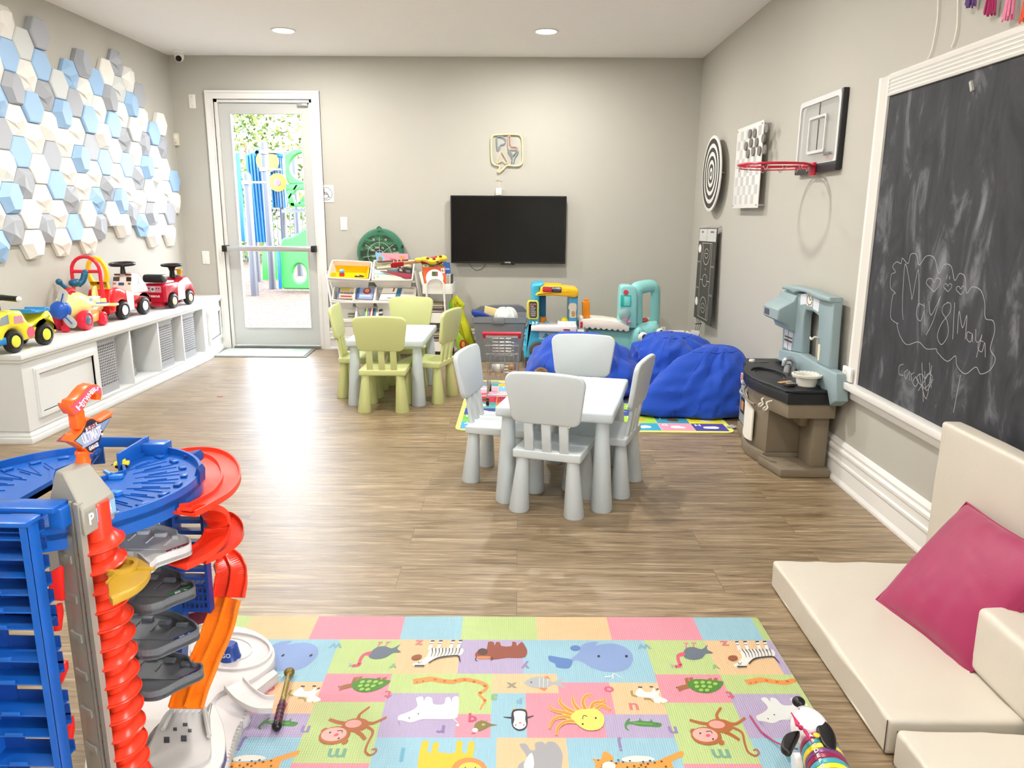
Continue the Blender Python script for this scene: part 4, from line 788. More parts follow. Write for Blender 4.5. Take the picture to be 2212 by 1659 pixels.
# ---- books and cards given by picture corners ----
BOOKN = [0]
def book(label, q, Ys, th, col, art=(), name='book', cat='book', group=None, pages=True, parent=None):
    c = [at(x, y, Y=Y) for (x, y), Y in zip(q, Ys)]; ce = sum(c, Vector())/4; n = (c[1]-c[0]).cross(c[3]-c[0]).normalized()
    n = n if n.dot(ce-Vector((0, 0, CH))) < 0 else -n
    t = thing(name, label, cat, ce, group=group); mt = ink(col)
    def q8(mb, z0, z1, m, s=1.0): mb.add([(p-ce)*s+n*z for z in (z0, z1) for p in c], [(3, 2, 1, 0), (4, 5, 6, 7), (0, 1, 5, 4), (1, 2, 6, 5), (2, 3, 7, 6), (3, 0, 4, 7)], m)
    mb = MB()
    if th > .02: q8(mb, -th, 0, mt)
    else: q8(mb, -.0025, 0, mt); q8(mb, -th, -th+.0025, mt)
    for a in art:                      # (u0, v0, u1, v1, colour[, text])
        u0, v0, u1, v1, cc = a[:5]; f = lambda u, v: (c[0].lerp(c[1], u)).lerp(c[3].lerp(c[2], u), v)-ce
        z = n*(.0006+.0002*art.index(a))
        if len(a) > 5 and a[5] == 'o': mb.add([f((u0+u1)/2+(u1-u0)/2*cos(k*pi/8), (v0+v1)/2+(v1-v0)/2*sin(k*pi/8))+z for k in range(16)], [list(range(16))], ink(cc))
        elif len(a) > 5: X_ = c[1]-c[0]; Y_ = c[0]-c[3]; mb.text(a[5], (v1-v0)*Y_.length*1.1, ink(cc), fr(f((u0+u1)/2, (v0+v1)/2)+z*1.4, X_, Y_), bold=.0008)
        else: mb.add([f(u0, v0)+z, f(u1, v0)+z, f(u1, v1)+z, f(u0, v1)+z], [(0, 1, 2, 3)], ink(cc))
    mb.build('cover', mt, t)
    if th <= .02: mb = MB(); q8(mb, -th+.0026, -.0027, None, .985); mb.build('page_block', P('#ece6d6', .8), t)
    return t
Z7 = lambda *l: zr(l)
GBK = 'books in the bin rack'
book('pink picture book standing tallest in the upper right bin', Z7((835, 400), (1345, 420), (1345, 525), (855, 530)), [7.36]*2+[7.33]*2, .010, '#c98793', [(.0, 0, .26, 1, '#7ea6c6'), (.42, .35, .64, .95, '#a5523c', 'o'), (.7, .35, .9, .95, '#c9803c', 'o'), (.06, .5, .2, 1, '#7d7a4a', 'o')], group=GBK)
book('long brown-edged book lying across the upper right bin', Z7((860, 535), (1345, 505), (1345, 530), (880, 560)), [7.33]*4, .012, '#6d4540', group=GBK)
book('cream paper booklet lying under the red guitar neck', Z7((850, 590), (1200, 545), (1400, 600), (860, 640)), [7.36, 7.38, 7.30, 7.27], .012, '#d8cbb0', [(.2, .2, .6, .6, '#8d8a60')], group=GBK)
book('olive green magazine in the upper right bin behind the teal one', Z7((850, 600), (1390, 600), (1390, 680), (850, 660)), [7.31]*2+[7.28]*2, .012, '#7c8a5c', [(.1, .3, .5, .7, '#c7c9a4'), (.6, .2, .9, .8, '#3c4632')], group=GBK)
book('teal-blue magazine in the upper right bin', Z7((790, 650), (1250, 645), (1200, 790), (810, 800)), [7.29]*2+[7.24]*2, .012, '#7fb0c0', [(.05, .15, .5, .5, '#d9ecec'), (.5, .1, .95, .5, '#3f5c6e')], group=GBK)
book('black photo magazine in the upper right bin', Z7((1190, 620), (1395, 640), (1400, 760), (1190, 760)), [7.275]*2+[7.25]*2, .012, '#2b2a2c', [(.1, .2, .4, .5, '#b9a892'), (.55, .3, .9, .6, '#7d6a58')], group=GBK)
book('maroon book lying slanted at the front of the upper right bin', Z7((900, 680), (1405, 720), (1405, 815), (1300, 800)), [7.262]*2+[7.215]*2, .016, '#8a2136', group=GBK)
book('crumpled cream paper booklet at the front edge of the upper right bin', Z7((810, 735), (1180, 760), (1300, 822), (830, 815)), [7.245]*2+[7.205]*2, .008, '#ddd0b4', [(.1, .2, .4, .6, '#8b8b52'), (.5, .1, .8, .5, '#b5a685')], group=GBK)
book('crossword magazine with blue lettering in the second row left bin', Z7((268, 955), (505, 960), (488, 1115), (238, 1105)), [7.27]*2+[7.15]*2, .012, '#c9b9a4', [(.0, 0, .1, 1, '#4a6f9c'), (.2, .0, .7, .25, '#c9b23c'), (.2, .42, .95, .62, '#1f3f63', 'PUZZLES'), (.2, .75, .9, .9, '#a33b4c')], group=GBK)
book('blue book with round red picture in the second row middle bin', Z7((565, 945), (815, 945), (785, 1125), (540, 1115)), [7.27]*2+[7.15]*2, .014, '#8d9cc6', [(.0, 0, .14, 1, '#2f5f9c'), (.35, .05, .85, .6, '#9c4436', 'o'), (.45, .12, .75, .45, '#d59a72', 'o'), (.2, .7, .9, .8, '#d7def0')], group=GBK)
book('white magazine with thin blue stripe in the second row right bin', Z7((955, 955), (1185, 955), (1125, 1140), (890, 1140)), [7.27]*2+[7.14]*2, .012, '#ebe6da', [(.0, .45, 1, .49, '#46749a'), (.72, .0, .82, .3, '#a32a3a'), (.5, .8, .9, .86, '#444444')], group=GBK)
book('teal bound volume standing in the second row right bin', Z7((1188, 955), (1215, 955), (1160, 1145), (1130, 1142)), [7.265]*2+[7.135]*2, .014, '#1f6f8c', group=GBK)
book('second teal-blue bound volume beside the grey-white booklet', Z7((1218, 955), (1250, 955), (1200, 1145), (1168, 1145)), [7.265]*2+[7.135]*2, .014, '#2d5f86', group=GBK)
book('grey-white booklet at the right end of the second row right bin', Z7((1255, 960), (1460, 965), (1430, 1140), (1210, 1140)), [7.27]*2+[7.14]*2, .012, '#d6d0c4', [(.2, .3, .9, .5, '#b9b1a3')], group=GBK)
sp = [('#5b8a93', 'blue-green'), ('#e8e060', 'pale yellow'), ('#3f9ac2', 'bright blue'), ('#c73a4a', 'red'), ('#e7e2d6', 'white'), ('#333338', 'black'), ('#4b6a8c', 'slate blue'), ('#8b8f86', 'grey')]
for i, (c, nm) in enumerate(sp):
    x = 640+i*27; book('%s thin book spine standing in the third row middle bin' % nm, Z7((x+30, 1268), (x+50, 1268), (x+28, 1438), (x+4, 1438)), [7.17]*2+[7.06]*2, .016, c, group=GBK)
for i, c in enumerate(('#5d6b52', '#c9c3a8', '#8a8f6a', '#e0dccb')):
    book(['dark green', 'cream', 'olive', 'off-white'][i]+' notebook lying in the third row left bin', Z7((405, 1350+i*22), (505, 1350+i*22), (500, 1364+i*22), (400, 1364+i*22)), [7.12]*4, .05, c, group=GBK)
for i, c in enumerate(('#2d2d2f', '#d8d8d4', '#515357', '#c8c5bc')):
    book(['black', 'white', 'dark grey', 'pale grey'][i]+' folder in the third row right bin', Z7((890, 1290+i*35), (945, 1285+i*35), (945, 1310+i*35), (890, 1320+i*35)), [7.12]*4, .03, c, group=GBK)
# things in the yellow tub
p = yb[2]-yb[1]*.10; t = thing('stacking_cup', 'small blue and red round toy in the yellow tub', 'toy', at(738.5, 589, Y=7.235)); MB().ball((0, 0, .012), (.026, .026, .024), P('#6fb4d8')).lathe([(0, -.035), (.022, -.035), (.027, -.005), (0, -.005)], 18, P('#d8323a')).build('toy_body', P('#6fb4d8'), t); MB().cyl((0, -.02, .02), (0, -.028, .022), .006, n=10).build('button', P('#f0f0ee'), t)
p = at(776, 597, Y=7.225); t = thing('toy_zebra_car', 'small dark toy lying in the yellow tub corner', 'toy', p); MB().box(-.045, -.012, -.008, .045, .012, .008, r=.006).ball((.0, 0, .008), (.03, .011, .008)).build('toy_body', P('#4a4548'), t); MB().ball((-.01, -.01, .01), (.012, .006, .006)).build('eye_patch', P('#e9e9e9'), t)
# ---- round green dart cushion on top of the rack, against the wall ----
cu = thing('dart_cushion', 'round dark green camouflage dartboard cushion on top of the bin rack', 'cushion', (-1.355, 7.41, .965)); M = fr((0, .085, 0), (1, 0, 0), (0, .04, 1)); cm_ = bpy.data.materials.new('green_camouflage'); cm_.use_nodes = True; n_ = cm_.node_tree.nodes; L_ = cm_.node_tree.links.new
tc = n_.new('ShaderNodeTexCoord'); mp = n_.new('ShaderNodeMapping'); mp.inputs['Scale'].default_value = (9, 9, 26); z_ = n_.new('ShaderNodeTexNoise'); z_.inputs['Scale'].default_value = 1; z_.inputs['Detail'].default_value = 3; r_ = n_.new('ShaderNodeValToRGB'); r_.color_ramp.interpolation = 'CONSTANT'
e = r_.color_ramp.elements; e[0].color = lin('#1d3327'); e[1].position = .5; e[1].color = lin('#2c5a3e'); k_ = e.new(.58); k_.color = lin('#3f7a50'); k_ = e.new(.40); k_.color = lin('#27402c'); k_ = e.new(.66); k_.color = lin('#8fa58c')
L_(tc.outputs['Object'], mp.inputs[0]); L_(mp.outputs[0], z_.inputs[0]); L_(z_.outputs[0], r_.inputs[0]); L_(r_.outputs[0], n_['Principled BSDF'].inputs['Base Color']); n_['Principled BSDF'].inputs['Roughness'].default_value = .8
gr = mat('green_plush', '#2f6b50', .85, sheen=.4, bump=.5, bs=25, var=.12)
MB().lathe([(0, 0), (.20, .0), (.228, .02), (.236, .05), (.228, .085), (.205, .105), (.19, .11), (0, .108)], 40, M=M).build('cushion_body', gr, cu, label='plush green border')
fm = MB().lathe([(0, .106), (.188, .108), (.19, .113), (.10, .118), (0, .119)], 40, M=M @ T(0, -.015, 0)).build('camouflage_face', cm_, cu)
lnm = ink('#c9cfc6'); mb = MB(); M2 = M @ T(0, -.015, .1205)
for a in (90, 35, 145, -10, 190): a = rad(a); strk(mb, [(0, 0), (.165*cos(a), .165*sin(a))], .003, lnm, M2, 0, .0006)
strk(mb, circ(0, 0, .115, 30), .003, lnm, M2, 0, .0006); strk(mb, circ(0, 0, .04, 16), .003, lnm, M2, 0, .0006)
for s, x, y in (('25', -.055, .14), ('10', .06, .14), ('1', -.13, .08), ('150', -.07, .04), ('200', -.025, .065), ('75', .03, .06), ('15', .14, .05), ('100', -.06, -.02)): mb.text(s, .026, lnm, M2 @ T(x, y, .0006), bold=.0005)
mb.build('score_lines', lnm, fm)
MB().ball((0, 0, .12), (.016, .016, .01), M=M @ T(0, -.015, 0)).build('red_centre', P('#c8323c', .8), cu); MB().tube(smooth_path([(-.02, -.03, .232), (0, -.03, .25), (.025, -.03, .232)]), .009, 8).build('carry_loop', gr, cu); MB().box(.215, -.02, .05, .228, .01, .08, r=.002).build('side_tag', P('#1f2422'), cu)
# ================= white trolley =================
tr = thing('utility_trolley', 'white three-tier trolley with arched handle, stacked with papers', 'trolley', (-.76, 7.2, 0)); tw = P('#efece3', .4)
def tray(px0, px1, ytop, Y, h, wd=.30):
    a = at(px0, ytop, Y=Y); b = at(px1, ytop, Y=Y); mb = mbw(tr)
    mb.ring(rrect(a.x, Y, b.x, Y+wd, .045), rrect(a.x+.006, Y+.006, b.x-.006, Y+wd-.006, .04), h, z0=a.z-h).prism(rrect(a.x+.002, Y+.002, b.x-.002, Y+wd-.002, .045), .004, z0=a.z-h); return mb.build('tray', tw, tr, bevel=.003), a, b
T1 = tray(911, 978, 613, 7.06, .095); T2 = tray(915, 974, 676, 7.06, .095); T3 = tray(918, 972, 738, 7.06, .095)
hp = [at(922, 790, Y=7.045), at(922.5, 690, Y=7.045), at(921.5, 622, Y=7.045), at(924, 611, Y=7.045), at(931, 604, Y=7.045), at(940, 602, Y=7.045), at(950, 604, Y=7.045), at(956.5, 611, Y=7.045), at(958.5, 622, Y=7.045), at(962, 680, Y=7.045), at(966, 790, Y=7.045)]
mbw(tr).tube(smooth_path(hp, 5), .0135, 10, flat=.7).build('handle_frame', tw, tr)
for x in (T1[1].x+.03, T1[2].x-.03):
    mbw(tr).tube([(x, 7.36, .06), (x, 7.36, T1[1].z)], .010, 8).build('rear_post', tw, tr)
    for y in (7.05, 7.36): mbw(tr).cyl((x-.01, y, .025), (x+.01, y, .025), .025, n=16).tube([(x, y, .05), (x, y, .09)], .008, 8).build('caster', P('#4a4a4c'), tr)
zz = Z7
book('orange-red book leaning on the trolley handle', zz((1562, 630), (1918, 620), (1940, 915), (1610, 915)), [7.14]*2+[7.10]*2, .010, '#e8602c', [(.82, .08, .97, .35, '#efe9dc'), (.84, .14, .95, .3, '#5a4a44', 'R')], group='books on the trolley')
book('green book behind the orange-red one on the trolley', zz((1560, 580), (1895, 590), (1895, 760), (1575, 760)), [7.17]*2+[7.15]*2, .012, '#7fa845', [(.05, .08, .3, .25, '#efeede'), (.07, .1, .28, .22, '#3b3b30', 'MEE'), (.55, .06, .85, .3, '#c9a3a8')], group='books on the trolley')
d = at(939, 601, Y=7.07); t = thing('round_card', 'white round card with small green picture on the trolley handle', 'card', d); MB().prism(circ(0, 0, .082, 36), .004, M=fr((0, 0, 0), (1, 0, 0), (0, .05, 1)), r=.001).build('card_disc', P('#eeebe6'), t)
mb = MB(); M = fr((0, -.0005, 0), (1, 0, 0), (0, .05, 1)); mb.prism([(-.025, .02), (.03, .02), (.03, .062), (-.025, .062)], .0008, ink('#4c6a3c'), M, z0=.0042); mb.prism([(.008, .024), (.028, .024), (.028, .058), (.008, .058)], .0008, ink('#a35560'), M, z0=.0046); mb.build('picture', ink('#4c6a3c'), t)
book('white thick book at the left of the trolley top tray', zz((1515, 710), (1560, 700), (1600, 900), (1560, 905)), [7.12]*4, .12, '#efeae0', group='books on the trolley')
for i, (x, c, nm) in enumerate([(1935, '#dcd8cc', 'cream'), (1960, '#b9b5a2', 'grey-beige'), (1985, '#e6e3da', 'white'), (2005, '#48544a', 'dark green')]):
    book(nm+' upright booklet at the right side of the trolley top tray', zz((x, 745), (x+22, 750), (x+24, 890), (x+2, 890)), [7.15]*4, .14, c, group='books on the trolley')
book('tall blue book rising behind the trolley', zz((1890, 545), (1995, 555), (2010, 740), (1910, 740)), [7.30]*2+[7.28]*2, .012, '#2f5da0', [(.1, .5, .9, .62, '#9fb6dc')], group='books on the trolley')
book('teal-green leaf-print book behind the giraffe puppet on the trolley', zz((1855, 500), (1930, 500), (1950, 660), (1870, 660)), [7.33]*2+[7.31]*2, .010, '#5c8272', [(.2, .2, .6, .5, '#9fb9a0')], group='books on the trolley')
R = random.Random(3); nmz = ['grey-brown', 'cream', 'purple-grey', 'dark red', 'pale grey', 'olive', 'white', 'tan']
for lev, (y0, x0, x1) in enumerate(((671, 925, 958), (733, 928, 960))):
    for i in range(8):
        c = ['#857b72', '#d9d0bd', '#75687a', '#6b3333', '#b9b5ae', '#83805c', '#ece8de', '#a8927a'][i]; o_ = R.uniform(-1.5, 1.5); y = y0-i*2.5+5
        a = at(x0+o_, y, Y=7.10); b = at(x1+o_, y, Y=7.10); t = thing('magazine', '%s magazine in the pile on the %s trolley shelf' % (nmz[i], ['middle', 'bottom'][lev]), 'magazine', ((a.x+b.x)/2, 7.2, a.z), R.uniform(-.08, .08), 'magazines on the trolley shelves'); w_ = (b.x-a.x)/2
        MB().box(-w_, -.10, 0, w_, .11, .0095, r=.002).build('pages', ink(c), t)
# yellow giraffe puppet and red toy guitar
t = thing('plush_giraffe', 'yellow plush toy with brown patches lying on the trolley books', 'plush toy', at(934, 566, Y=7.12)); pl = mat('yellow_plush', '#ecd23c', .9, sheen=.4, bump=.3, bs=60)
mb = MB(); mb.grid(lambda u, v: Vector((-.13+.26*u, 0, .015+.022*sin(u*9)*.5))+Vector((0, cos(2*pi*v)*.04, sin(2*pi*v)*.03))*sin(pi*min(.97, max(.03, u)))**.5, 16, 12, cv=True); mb.ball((-.13, 0, .02), (.035, .025, .02)).ball((.09, 0, .035), (.05, .035, .03)); mb.build('plush_body', pl, t)
for x, z in ((-.04, .04), (.02, .035), (.08, .06), (.05, .01)): MB().ball((x, -.032, z-.005), (.016, .008, .010)).build('brown_patch', P('#7c4a28', .8), t)
a = at(845, 576, Y=7.15); b = at(872, 568.5, Y=7.16); c = at(912, 567, Y=7.18); e = at(925, 574, Y=7.20)
t = thing('toy_guitar', 'red toy guitar lying across the bin books with its neck to the left', 'toy guitar', b); L = lambda p: p-b; rg = P('#b8202c', .3)
ax = (c-a).normalized(); M = fr((0, 0, 0), ax, (0, -.35, .9)); la = (a-b).dot(ax)
MB().prism([(la, -.022), (la+.03, -.03), (0, -.022), (0, .018), (la+.02, .026), (la-.004, .012)], .016, M=M, r=.004).build('headstock', rg, t)
for i in range(3):
    for s in (-1, 1): MB().cyl(M @ Vector((la+.03+.035*i, s*.022, .008)), M @ Vector((la+.03+.035*i, s*.042, .008)), .005, n=8).build('tuning_peg', P('#efe6d6'), t)
lc = (c-b).dot(ax); MB().prism([(0, -.013), (lc, -.016), (lc, .016), (0, .013)], .014, M=M, r=.003).build('neck', P('#c99a63', .5), t)
MB().prism(sp2([(lc-.02, .012), (lc+.03, .02), (lc+.09, .018), (lc+.18, .02), (lc+.21, -.02), (lc+.17, -.06), (lc+.08, -.065), (lc+.02, -.06), (lc-.01, -.02)], 4), .035, M=M @ T(0, 0, -.02), r=.008).build('guitar_body', rg, t)
# ================= lime bags, tote =================
def zz4(l): return [(690+x/3.951, 480+y/3.951) for x, y in l]
lime = mat('lime_vinyl', '#c9cb1f', .45, bump=.25, bs=14, var=.12, vs=6); lime2 = mat('lime_vinyl_green', '#9fc233', .45, bump=.25, bs=14, var=.1)
t = thing('lime_bag', 'yellow-green folded bag leaning on the wall behind the green chair', 'bag', (-.42, 7.28, 0))
slab(mbw(t), zz4([(1115, 670), (1165, 620), (1190, 650), (1240, 705), (1222, 745), (1250, 830), (1285, 900), (1335, 1050), (1340, 1085), (1265, 1140), (1235, 1080), (1205, 960), (1170, 830), (1120, 740)]), 7.22, .07, r=.02, seg=3).build('bag_shell', lime, t)
slab(mbw(t), zz4([(1200, 850), (1250, 850), (1285, 930), (1330, 1060), (1290, 1095), (1240, 1000)]), 7.195, .03, r=.01).build('front_pocket', lime, t)
slab(mbw(t), zz4([(1150, 690), (1170, 650), (1215, 700), (1205, 720), (1175, 685), (1165, 720)]), 7.20, .025, r=.008).build('bag_flap', lime, t)
slab(mbw(t), zz4([(1105, 700), (1120, 665), (1130, 740), (1125, 750), (1108, 740)]), 7.20, .03, r=.005).build('green_strap', P('#5fc23a'), t)
t = thing('lime_bag', 'second yellow-green bag with red round emblem, lower and in front', 'bag', (-.5, 7.1, 0))
slab(mbw(t), zz4([(1160, 985), (1185, 930), (1240, 1010), (1285, 1095), (1290, 1130), (1265, 1145), (1210, 1125), (1165, 1060)]), 7.12, .05, r=.015, seg=3).build('bag_shell', lime2, t)
slab(mbw(t), [(q[0], q[1]) for q in zz4([(1225+30*cos(a), 1045+42*sin(a)) for a in [2*pi*i/20 for i in range(20)]])], 7.112, .012, r=.003).build('emblem', P('#b4352a'), t); slab(mbw(t), [(q[0], q[1]) for q in zz4([(1228+15*cos(a), 1045+25*sin(a)) for a in [2*pi*i/20 for i in range(20)]])], 7.106, .012, r=.003).build('emblem_centre', P('#d9a53a'), t)
def z6_(l): return [(980+x/4.608, 590+y/4.608) for x, y in l]
tg_ = P('#83868a', .5); t = thing('storage_tote', 'large grey plastic tote with its lid propped open against the back wall', 'storage tote', (-.17, 7.0, 0))
a = at(1020, 686, Y=6.86); b = at(1139, 684, Y=6.86); x0, x1, zt = a.x, b.x, a.z; mb = mbw(t)
vs = []; Yb_ = 7.27
def ringv(s, z, ins=0): return [(x0+s+ins, 6.86+s+ins, z), (x1-s-ins, 6.86+s+ins, z), (x1-s-ins, Yb_-s-ins, z), (x0+s+ins, Yb_-s-ins, z)]
f4 = [(i, (i+1) % 4, 4+(i+1) % 4, 4+i) for i in range(4)]
for A, B in ((ringv(.055, .004), ringv(.012, zt-.05)), (ringv(.012, zt-.05), ringv(0, zt-.048)), (ringv(0, zt-.048), ringv(0, zt)), (ringv(0, zt), ringv(.012, zt)), (ringv(.012, zt), ringv(.06, .012))): mb.add(A+B, f4)
mb.add(ringv(.055, .004), [(3, 2, 1, 0)]).add(ringv(.06, .012), [(0, 1, 2, 3)]); mb.build('tub', tg_, t, bevel=.008)
mbw(t).box(x0+.19, 6.845, zt-.055, x1-.21, 6.862, zt+.004, r=.004).build('latch', tg_, t)
slab(mbw(t), z6_([(190, 400), (210, 365), (270, 328), (420, 315), (640, 312), (690, 330), (722, 370), (728, 420), (715, 470), (200, 470)]), 7.29, .03, r=.01, seg=3).build('lid', P('#6b6e74', .5), t)
R = random.Random(8)
t = thing('toy_foam_sheet', 'pale yellow foam sheet sticking out of the grey tote', 'sheet', (0, 0, 0)); slab(mbw(t), z6_([(310, 330), (440, 362), (445, 435), (300, 412)]), 7.02, .05, r=.006).build('sheet', P('#e8d391', .7), t)
t = thing('white_cloth', 'crumpled white cloth piled in the grey tote', 'cloth', at(1093, 681, Y=7.0)); mb = MB()
mb.grid(lambda u, v: (.105*cos(2*pi*v)*sin(pi*u/2)*(1+.12*sin(5*2*pi*v)), .09*sin(2*pi*v)*sin(pi*u/2)*(1+.1*cos(7*v*6)), .10*cos(pi*u/2)*(1+.25*sin(9*v*2*pi)*sin(3*u))-.03), 9, 36, cv=True); mb.build('cloth_heap', mat('white_cotton', '#e2dfda', .9, bump=.4, bs=30), t)
t = thing('blue_folder', 'flat blue folder lying across the left corner of the grey tote', 'folder', (0, 0, 0)); slab(mbw(t), z6_([(175, 380), (290, 398), (370, 432), (200, 432), (180, 410)]), 6.95, .16, r=.004).build('folder', P('#20409a'), t)
# ================= toy shopping cart =================
met = mat('chrome_wire', '#c2c3c4', .25, metal=.9, var=.02); yc = 5.24; c0 = at(1046, 728, Y=yc); c1 = at(1122, 728, Y=yc); b0_ = at(1055, 818, Y=yc+.02); b1_ = at(1117, 818, Y=yc+.02)
t = thing('shopping_cart', 'toy wire shopping cart with red handle on the alphabet rug', 'shopping cart', (-.12, 5.45, 0)); wr = .0028
zt, zb = c0.z, b0_.z; xa, xb, xc, xd = c0.x, c1.x, b0_.x, b1_.x; yf = 5.66
def cw_(u, w_, z): # point on the basket shell: u along left..right, w_ near..far
    k = (z-zb)/(zt-zb); l = xc+(xa-xc)*k; r = xd+(xb-xd)*k; s = 1-.28*w_; m_ = (l+r)/2; return Vector((m_+(l-m_+(r-l)*u)*s, yc+(.02+.42*w_)*1.0-(.02*k), z+(.03*w_ if k < .5 else -.05*w_)))
def zat(k): return zb+(zt-zb)*k
mb = mbw(t)
for i in range(8): mb.tube([cw_(i/7, 0, zt), cw_(i/7, 0, zb)], wr*.8, 5)
for i in range(5): mb.tube([cw_(i/4, 1, zt), cw_(i/4, 1, zb)], wr*.6, 5)
for k in (0, .2, .4, .6, .8): mb.tube([cw_(0, 0, zat(k)), cw_(1, 0, zat(k)), cw_(1, 1, zat(k)), cw_(0, 1, zat(k))], wr*.8, 5, closed=True)
for i in range(1, 5):
    for s in (0, 1): mb.tube([cw_(s, i/5, zt), cw_(s, i/5, zb)], wr*.7, 5)
for i in range(6): mb.tube([cw_(i/5, 0, zb), cw_(i/5, 1, zb)], wr*.7, 5)
for i in range(1, 5): mb.tube([cw_(0, i/5, zb), cw_(1, i/5, zb)], wr*.7, 5)
mb.build('wire_basket', met, t)
mbw(t).tube([cw_(0, 0, zt), cw_(1, 0, zt), cw_(1, 1, zt), cw_(0, 1, zt)], .005, 7, closed=True).build('basket_rim', met, t)
mb = mbw(t); sx0, sx1 = xa+.055, xb-.055
for i in range(4): mb.tube([(sx0+(sx1-sx0)*i/3, yc+.02, zt+.01), (sx0+(sx1-sx0)*i/3, yc+.05, zat(.60))], wr, 5)
for k in range(6): mb.tube([(sx0, yc+.02+.006*k, zt+.01-(zt-zat(.60))*k/5), (sx1, yc+.02+.006*k, zt+.01-(zt-zat(.60))*k/5)], wr*.8, 5)
mb.build('seat_flap', met, t)
mbw(t).tube([(xa-.012, yc-.03, zt+.03), (xb+.012, yc-.03, zt+.03)], .013, 12).build('handle', P('#c4203c', .3), t, label='red plastic handle')
mb = mbw(t)
for x in (xa, xb): mb.tube([(x, yc-.03, zt+.03), (x, yc, zt)], .012, 8, P('#c4203c', .3))
mb.build('handle_bracket', P('#c4203c', .3), t)
fy = 5.235; mb = mbw(t)
for x in (xc-.005, xd+.005):
    mb.tube([(x, yc+.02, zb), (x, yc+.01, .06)], .006, 8).tube([(x, yc+.01, .085), (x*1.0, yc+.46, .07)], .006, 8).tube([(x, yc+.44, zb+.02), (x, yc+.46, .05)], .005, 8)
mb.tube([(xc-.005, yc+.01, .085), (xd+.005, yc+.01, .085)], .006, 8).tube([(xc-.005, yc+.46, .07), (xd+.005, yc+.46, .07)], .006, 8); mb.build('undercarriage', met, t)
for x in (xc-.005, xd+.005):
    for y in (yc+.01, yc+.46): mbw(t).cyl((x-.01, y, .033), (x+.01, y, .033), .026, n=18).build('wheel', P('#1e1e20'), t)
p = (b0_+b1_)/2; g = thing('toy_can', 'grey toy tin lying in the shopping cart', 'toy food', (p.x-.04, 5.42, zb+.045)); MB().cyl((-.045, 0, 0), (.045, 0, 0), .03, n=20).build('can', P('#8f9294'), g); MB().cyl((-.02, 0, 0), (.02, 0, 0), .0305, n=20).build('can_label', P('#c9c6be'), g)
g = thing('toy_potato', 'brown round toy food at the right of the shopping cart basket', 'toy food', (p.x+.06, 5.44, zb+.045)); MB().ball((0, 0, 0), (.03, .026, .024)).build('food_body', P('#a07a50', .7), g)
# ================= blue and yellow food-truck kitchen =================
def zk(l): return [(1110+x/9.217, 600+y/9.217) for x, y in l]
kb = P('#45b4d8', .35); kb2 = P('#2f86b0', .4); ky = P('#fbc21e', .3); kw = P('#f6f1ef', .35)
t = thing('toy_food_truck', 'blue and yellow toy food truck kitchen with CLOSED sign', 'play kitchen', (.3, 6.75, 0)); Y = 6.62
slab(mbw(t), zk([(310, 880), (300, 1000), (235, 1110), (230, 1330), (197, 1345), (197, 1545), (212, 1600), (1270, 1640), (1270, 1000), (345, 1000), (345, 880)]), Y, .34, r=.02, seg=3).build('truck_body', kb, t)
slab(mbw(t), zk([(345, 200), (365, 150), (400, 130), (560, 108), (590, 112), (600, 180), (510, 210), (502, 1000), (305, 1000), (310, 860), (350, 600)]), Y+.005, .30, r=.018, seg=3).build('left_column', kb, t)
slab(mbw(t), zk([(505, 330), (640, 330), (640, 960), (505, 960)]), Y+.27, .03, r=.004).build('inner_panel', kb2, t)
slab(mbw(t), zk([(1100, 370), (1280, 370), (1262, 960), (1088, 960)]), Y+.005, .28, r=.012, seg=3).build('right_column', P('#4e9fc6', .35), t)
slab(mbw(t), zk([(425, 345), (470, 300), (515, 280), (530, 200), (590, 160), (960, 165), (990, 195), (1240, 215), (1285, 250), (1285, 370), (1210, 402), (1050, 380), (800, 358), (460, 365)]), Y-.02, .30, r=.018, seg=3).build('awning', ky, t, label='yellow curved awning')
sg = slab(mbw(t), zk([(575, 185), (590, 178), (935, 185), (950, 200), (945, 290), (935, 295), (590, 280), (572, 265)]), Y-.028, .02, r=.003).build('sign_board', ink('#35304a'), t)
slab(mbw(t), zk([(578, 190), (752, 190), (750, 280), (578, 270)]), Y-.032, .006, r=.001).build('red_slider', P('#d92d3c'), sg)
a = at(*zk([(850, 212)])[0], Y=Y-.030); b = at(*zk([(865, 258)])[0], Y=Y-.030); mb = mbw(t).text('CLOSED', .021, ink('#f5f3ee'), fr(a, (1, 0, -.01), (0, 0, 1)), bold=.0008); mb.text('come back soon', .0095, ink('#b9b4d6'), fr(b, (1, 0, -.01), (0, 0, 1))); mb.build('sign_lettering', ink('#f5f3ee'), sg)
m1 = slab(mbw(t), zk([(262, 500), (290, 452), (460, 455), (495, 500), (490, 780), (465, 828), (290, 825), (265, 780)]), Y-.03, .03, r=.006).build('menu_board', P('#f1e23a'), t)
slab(mbw(t), zk([(300, 500), (320, 475), (445, 478), (465, 510), (462, 770), (440, 800), (325, 798), (302, 760)]), Y-.034, .006).build('menu_panel', ink('#4a4545'), m1)
mb = mbw(t)
for i in range(6):
    y = 560+i*38; w_ = (60, 95, 80, 100, 95, 90)[i]; slab(mb, zk([(340, y), (340+w_, y+2), (340+w_, y+14), (340, y+12)]), Y-.036, .003, ink('#e6e1da')); slab(mb, zk([(308, y-4), (326, y-3), (326, y+15), (308, y+14)]), Y-.036, .003, ink('#d9a8a0'))
slab(mb, zk([(315, 515), (450, 518), (450, 540), (315, 538)]), Y-.036, .003, ink('#c9737c')); mb.build('menu_print', ink('#e6e1da'), m1)
slab(mbw(t), zk([(345, 975), (500, 950), (1250, 960), (1262, 1010), (1240, 1095), (345, 1062)]), Y-.07, .32, r=.012, seg=3).build('counter', kw, t, label='white counter shelf')
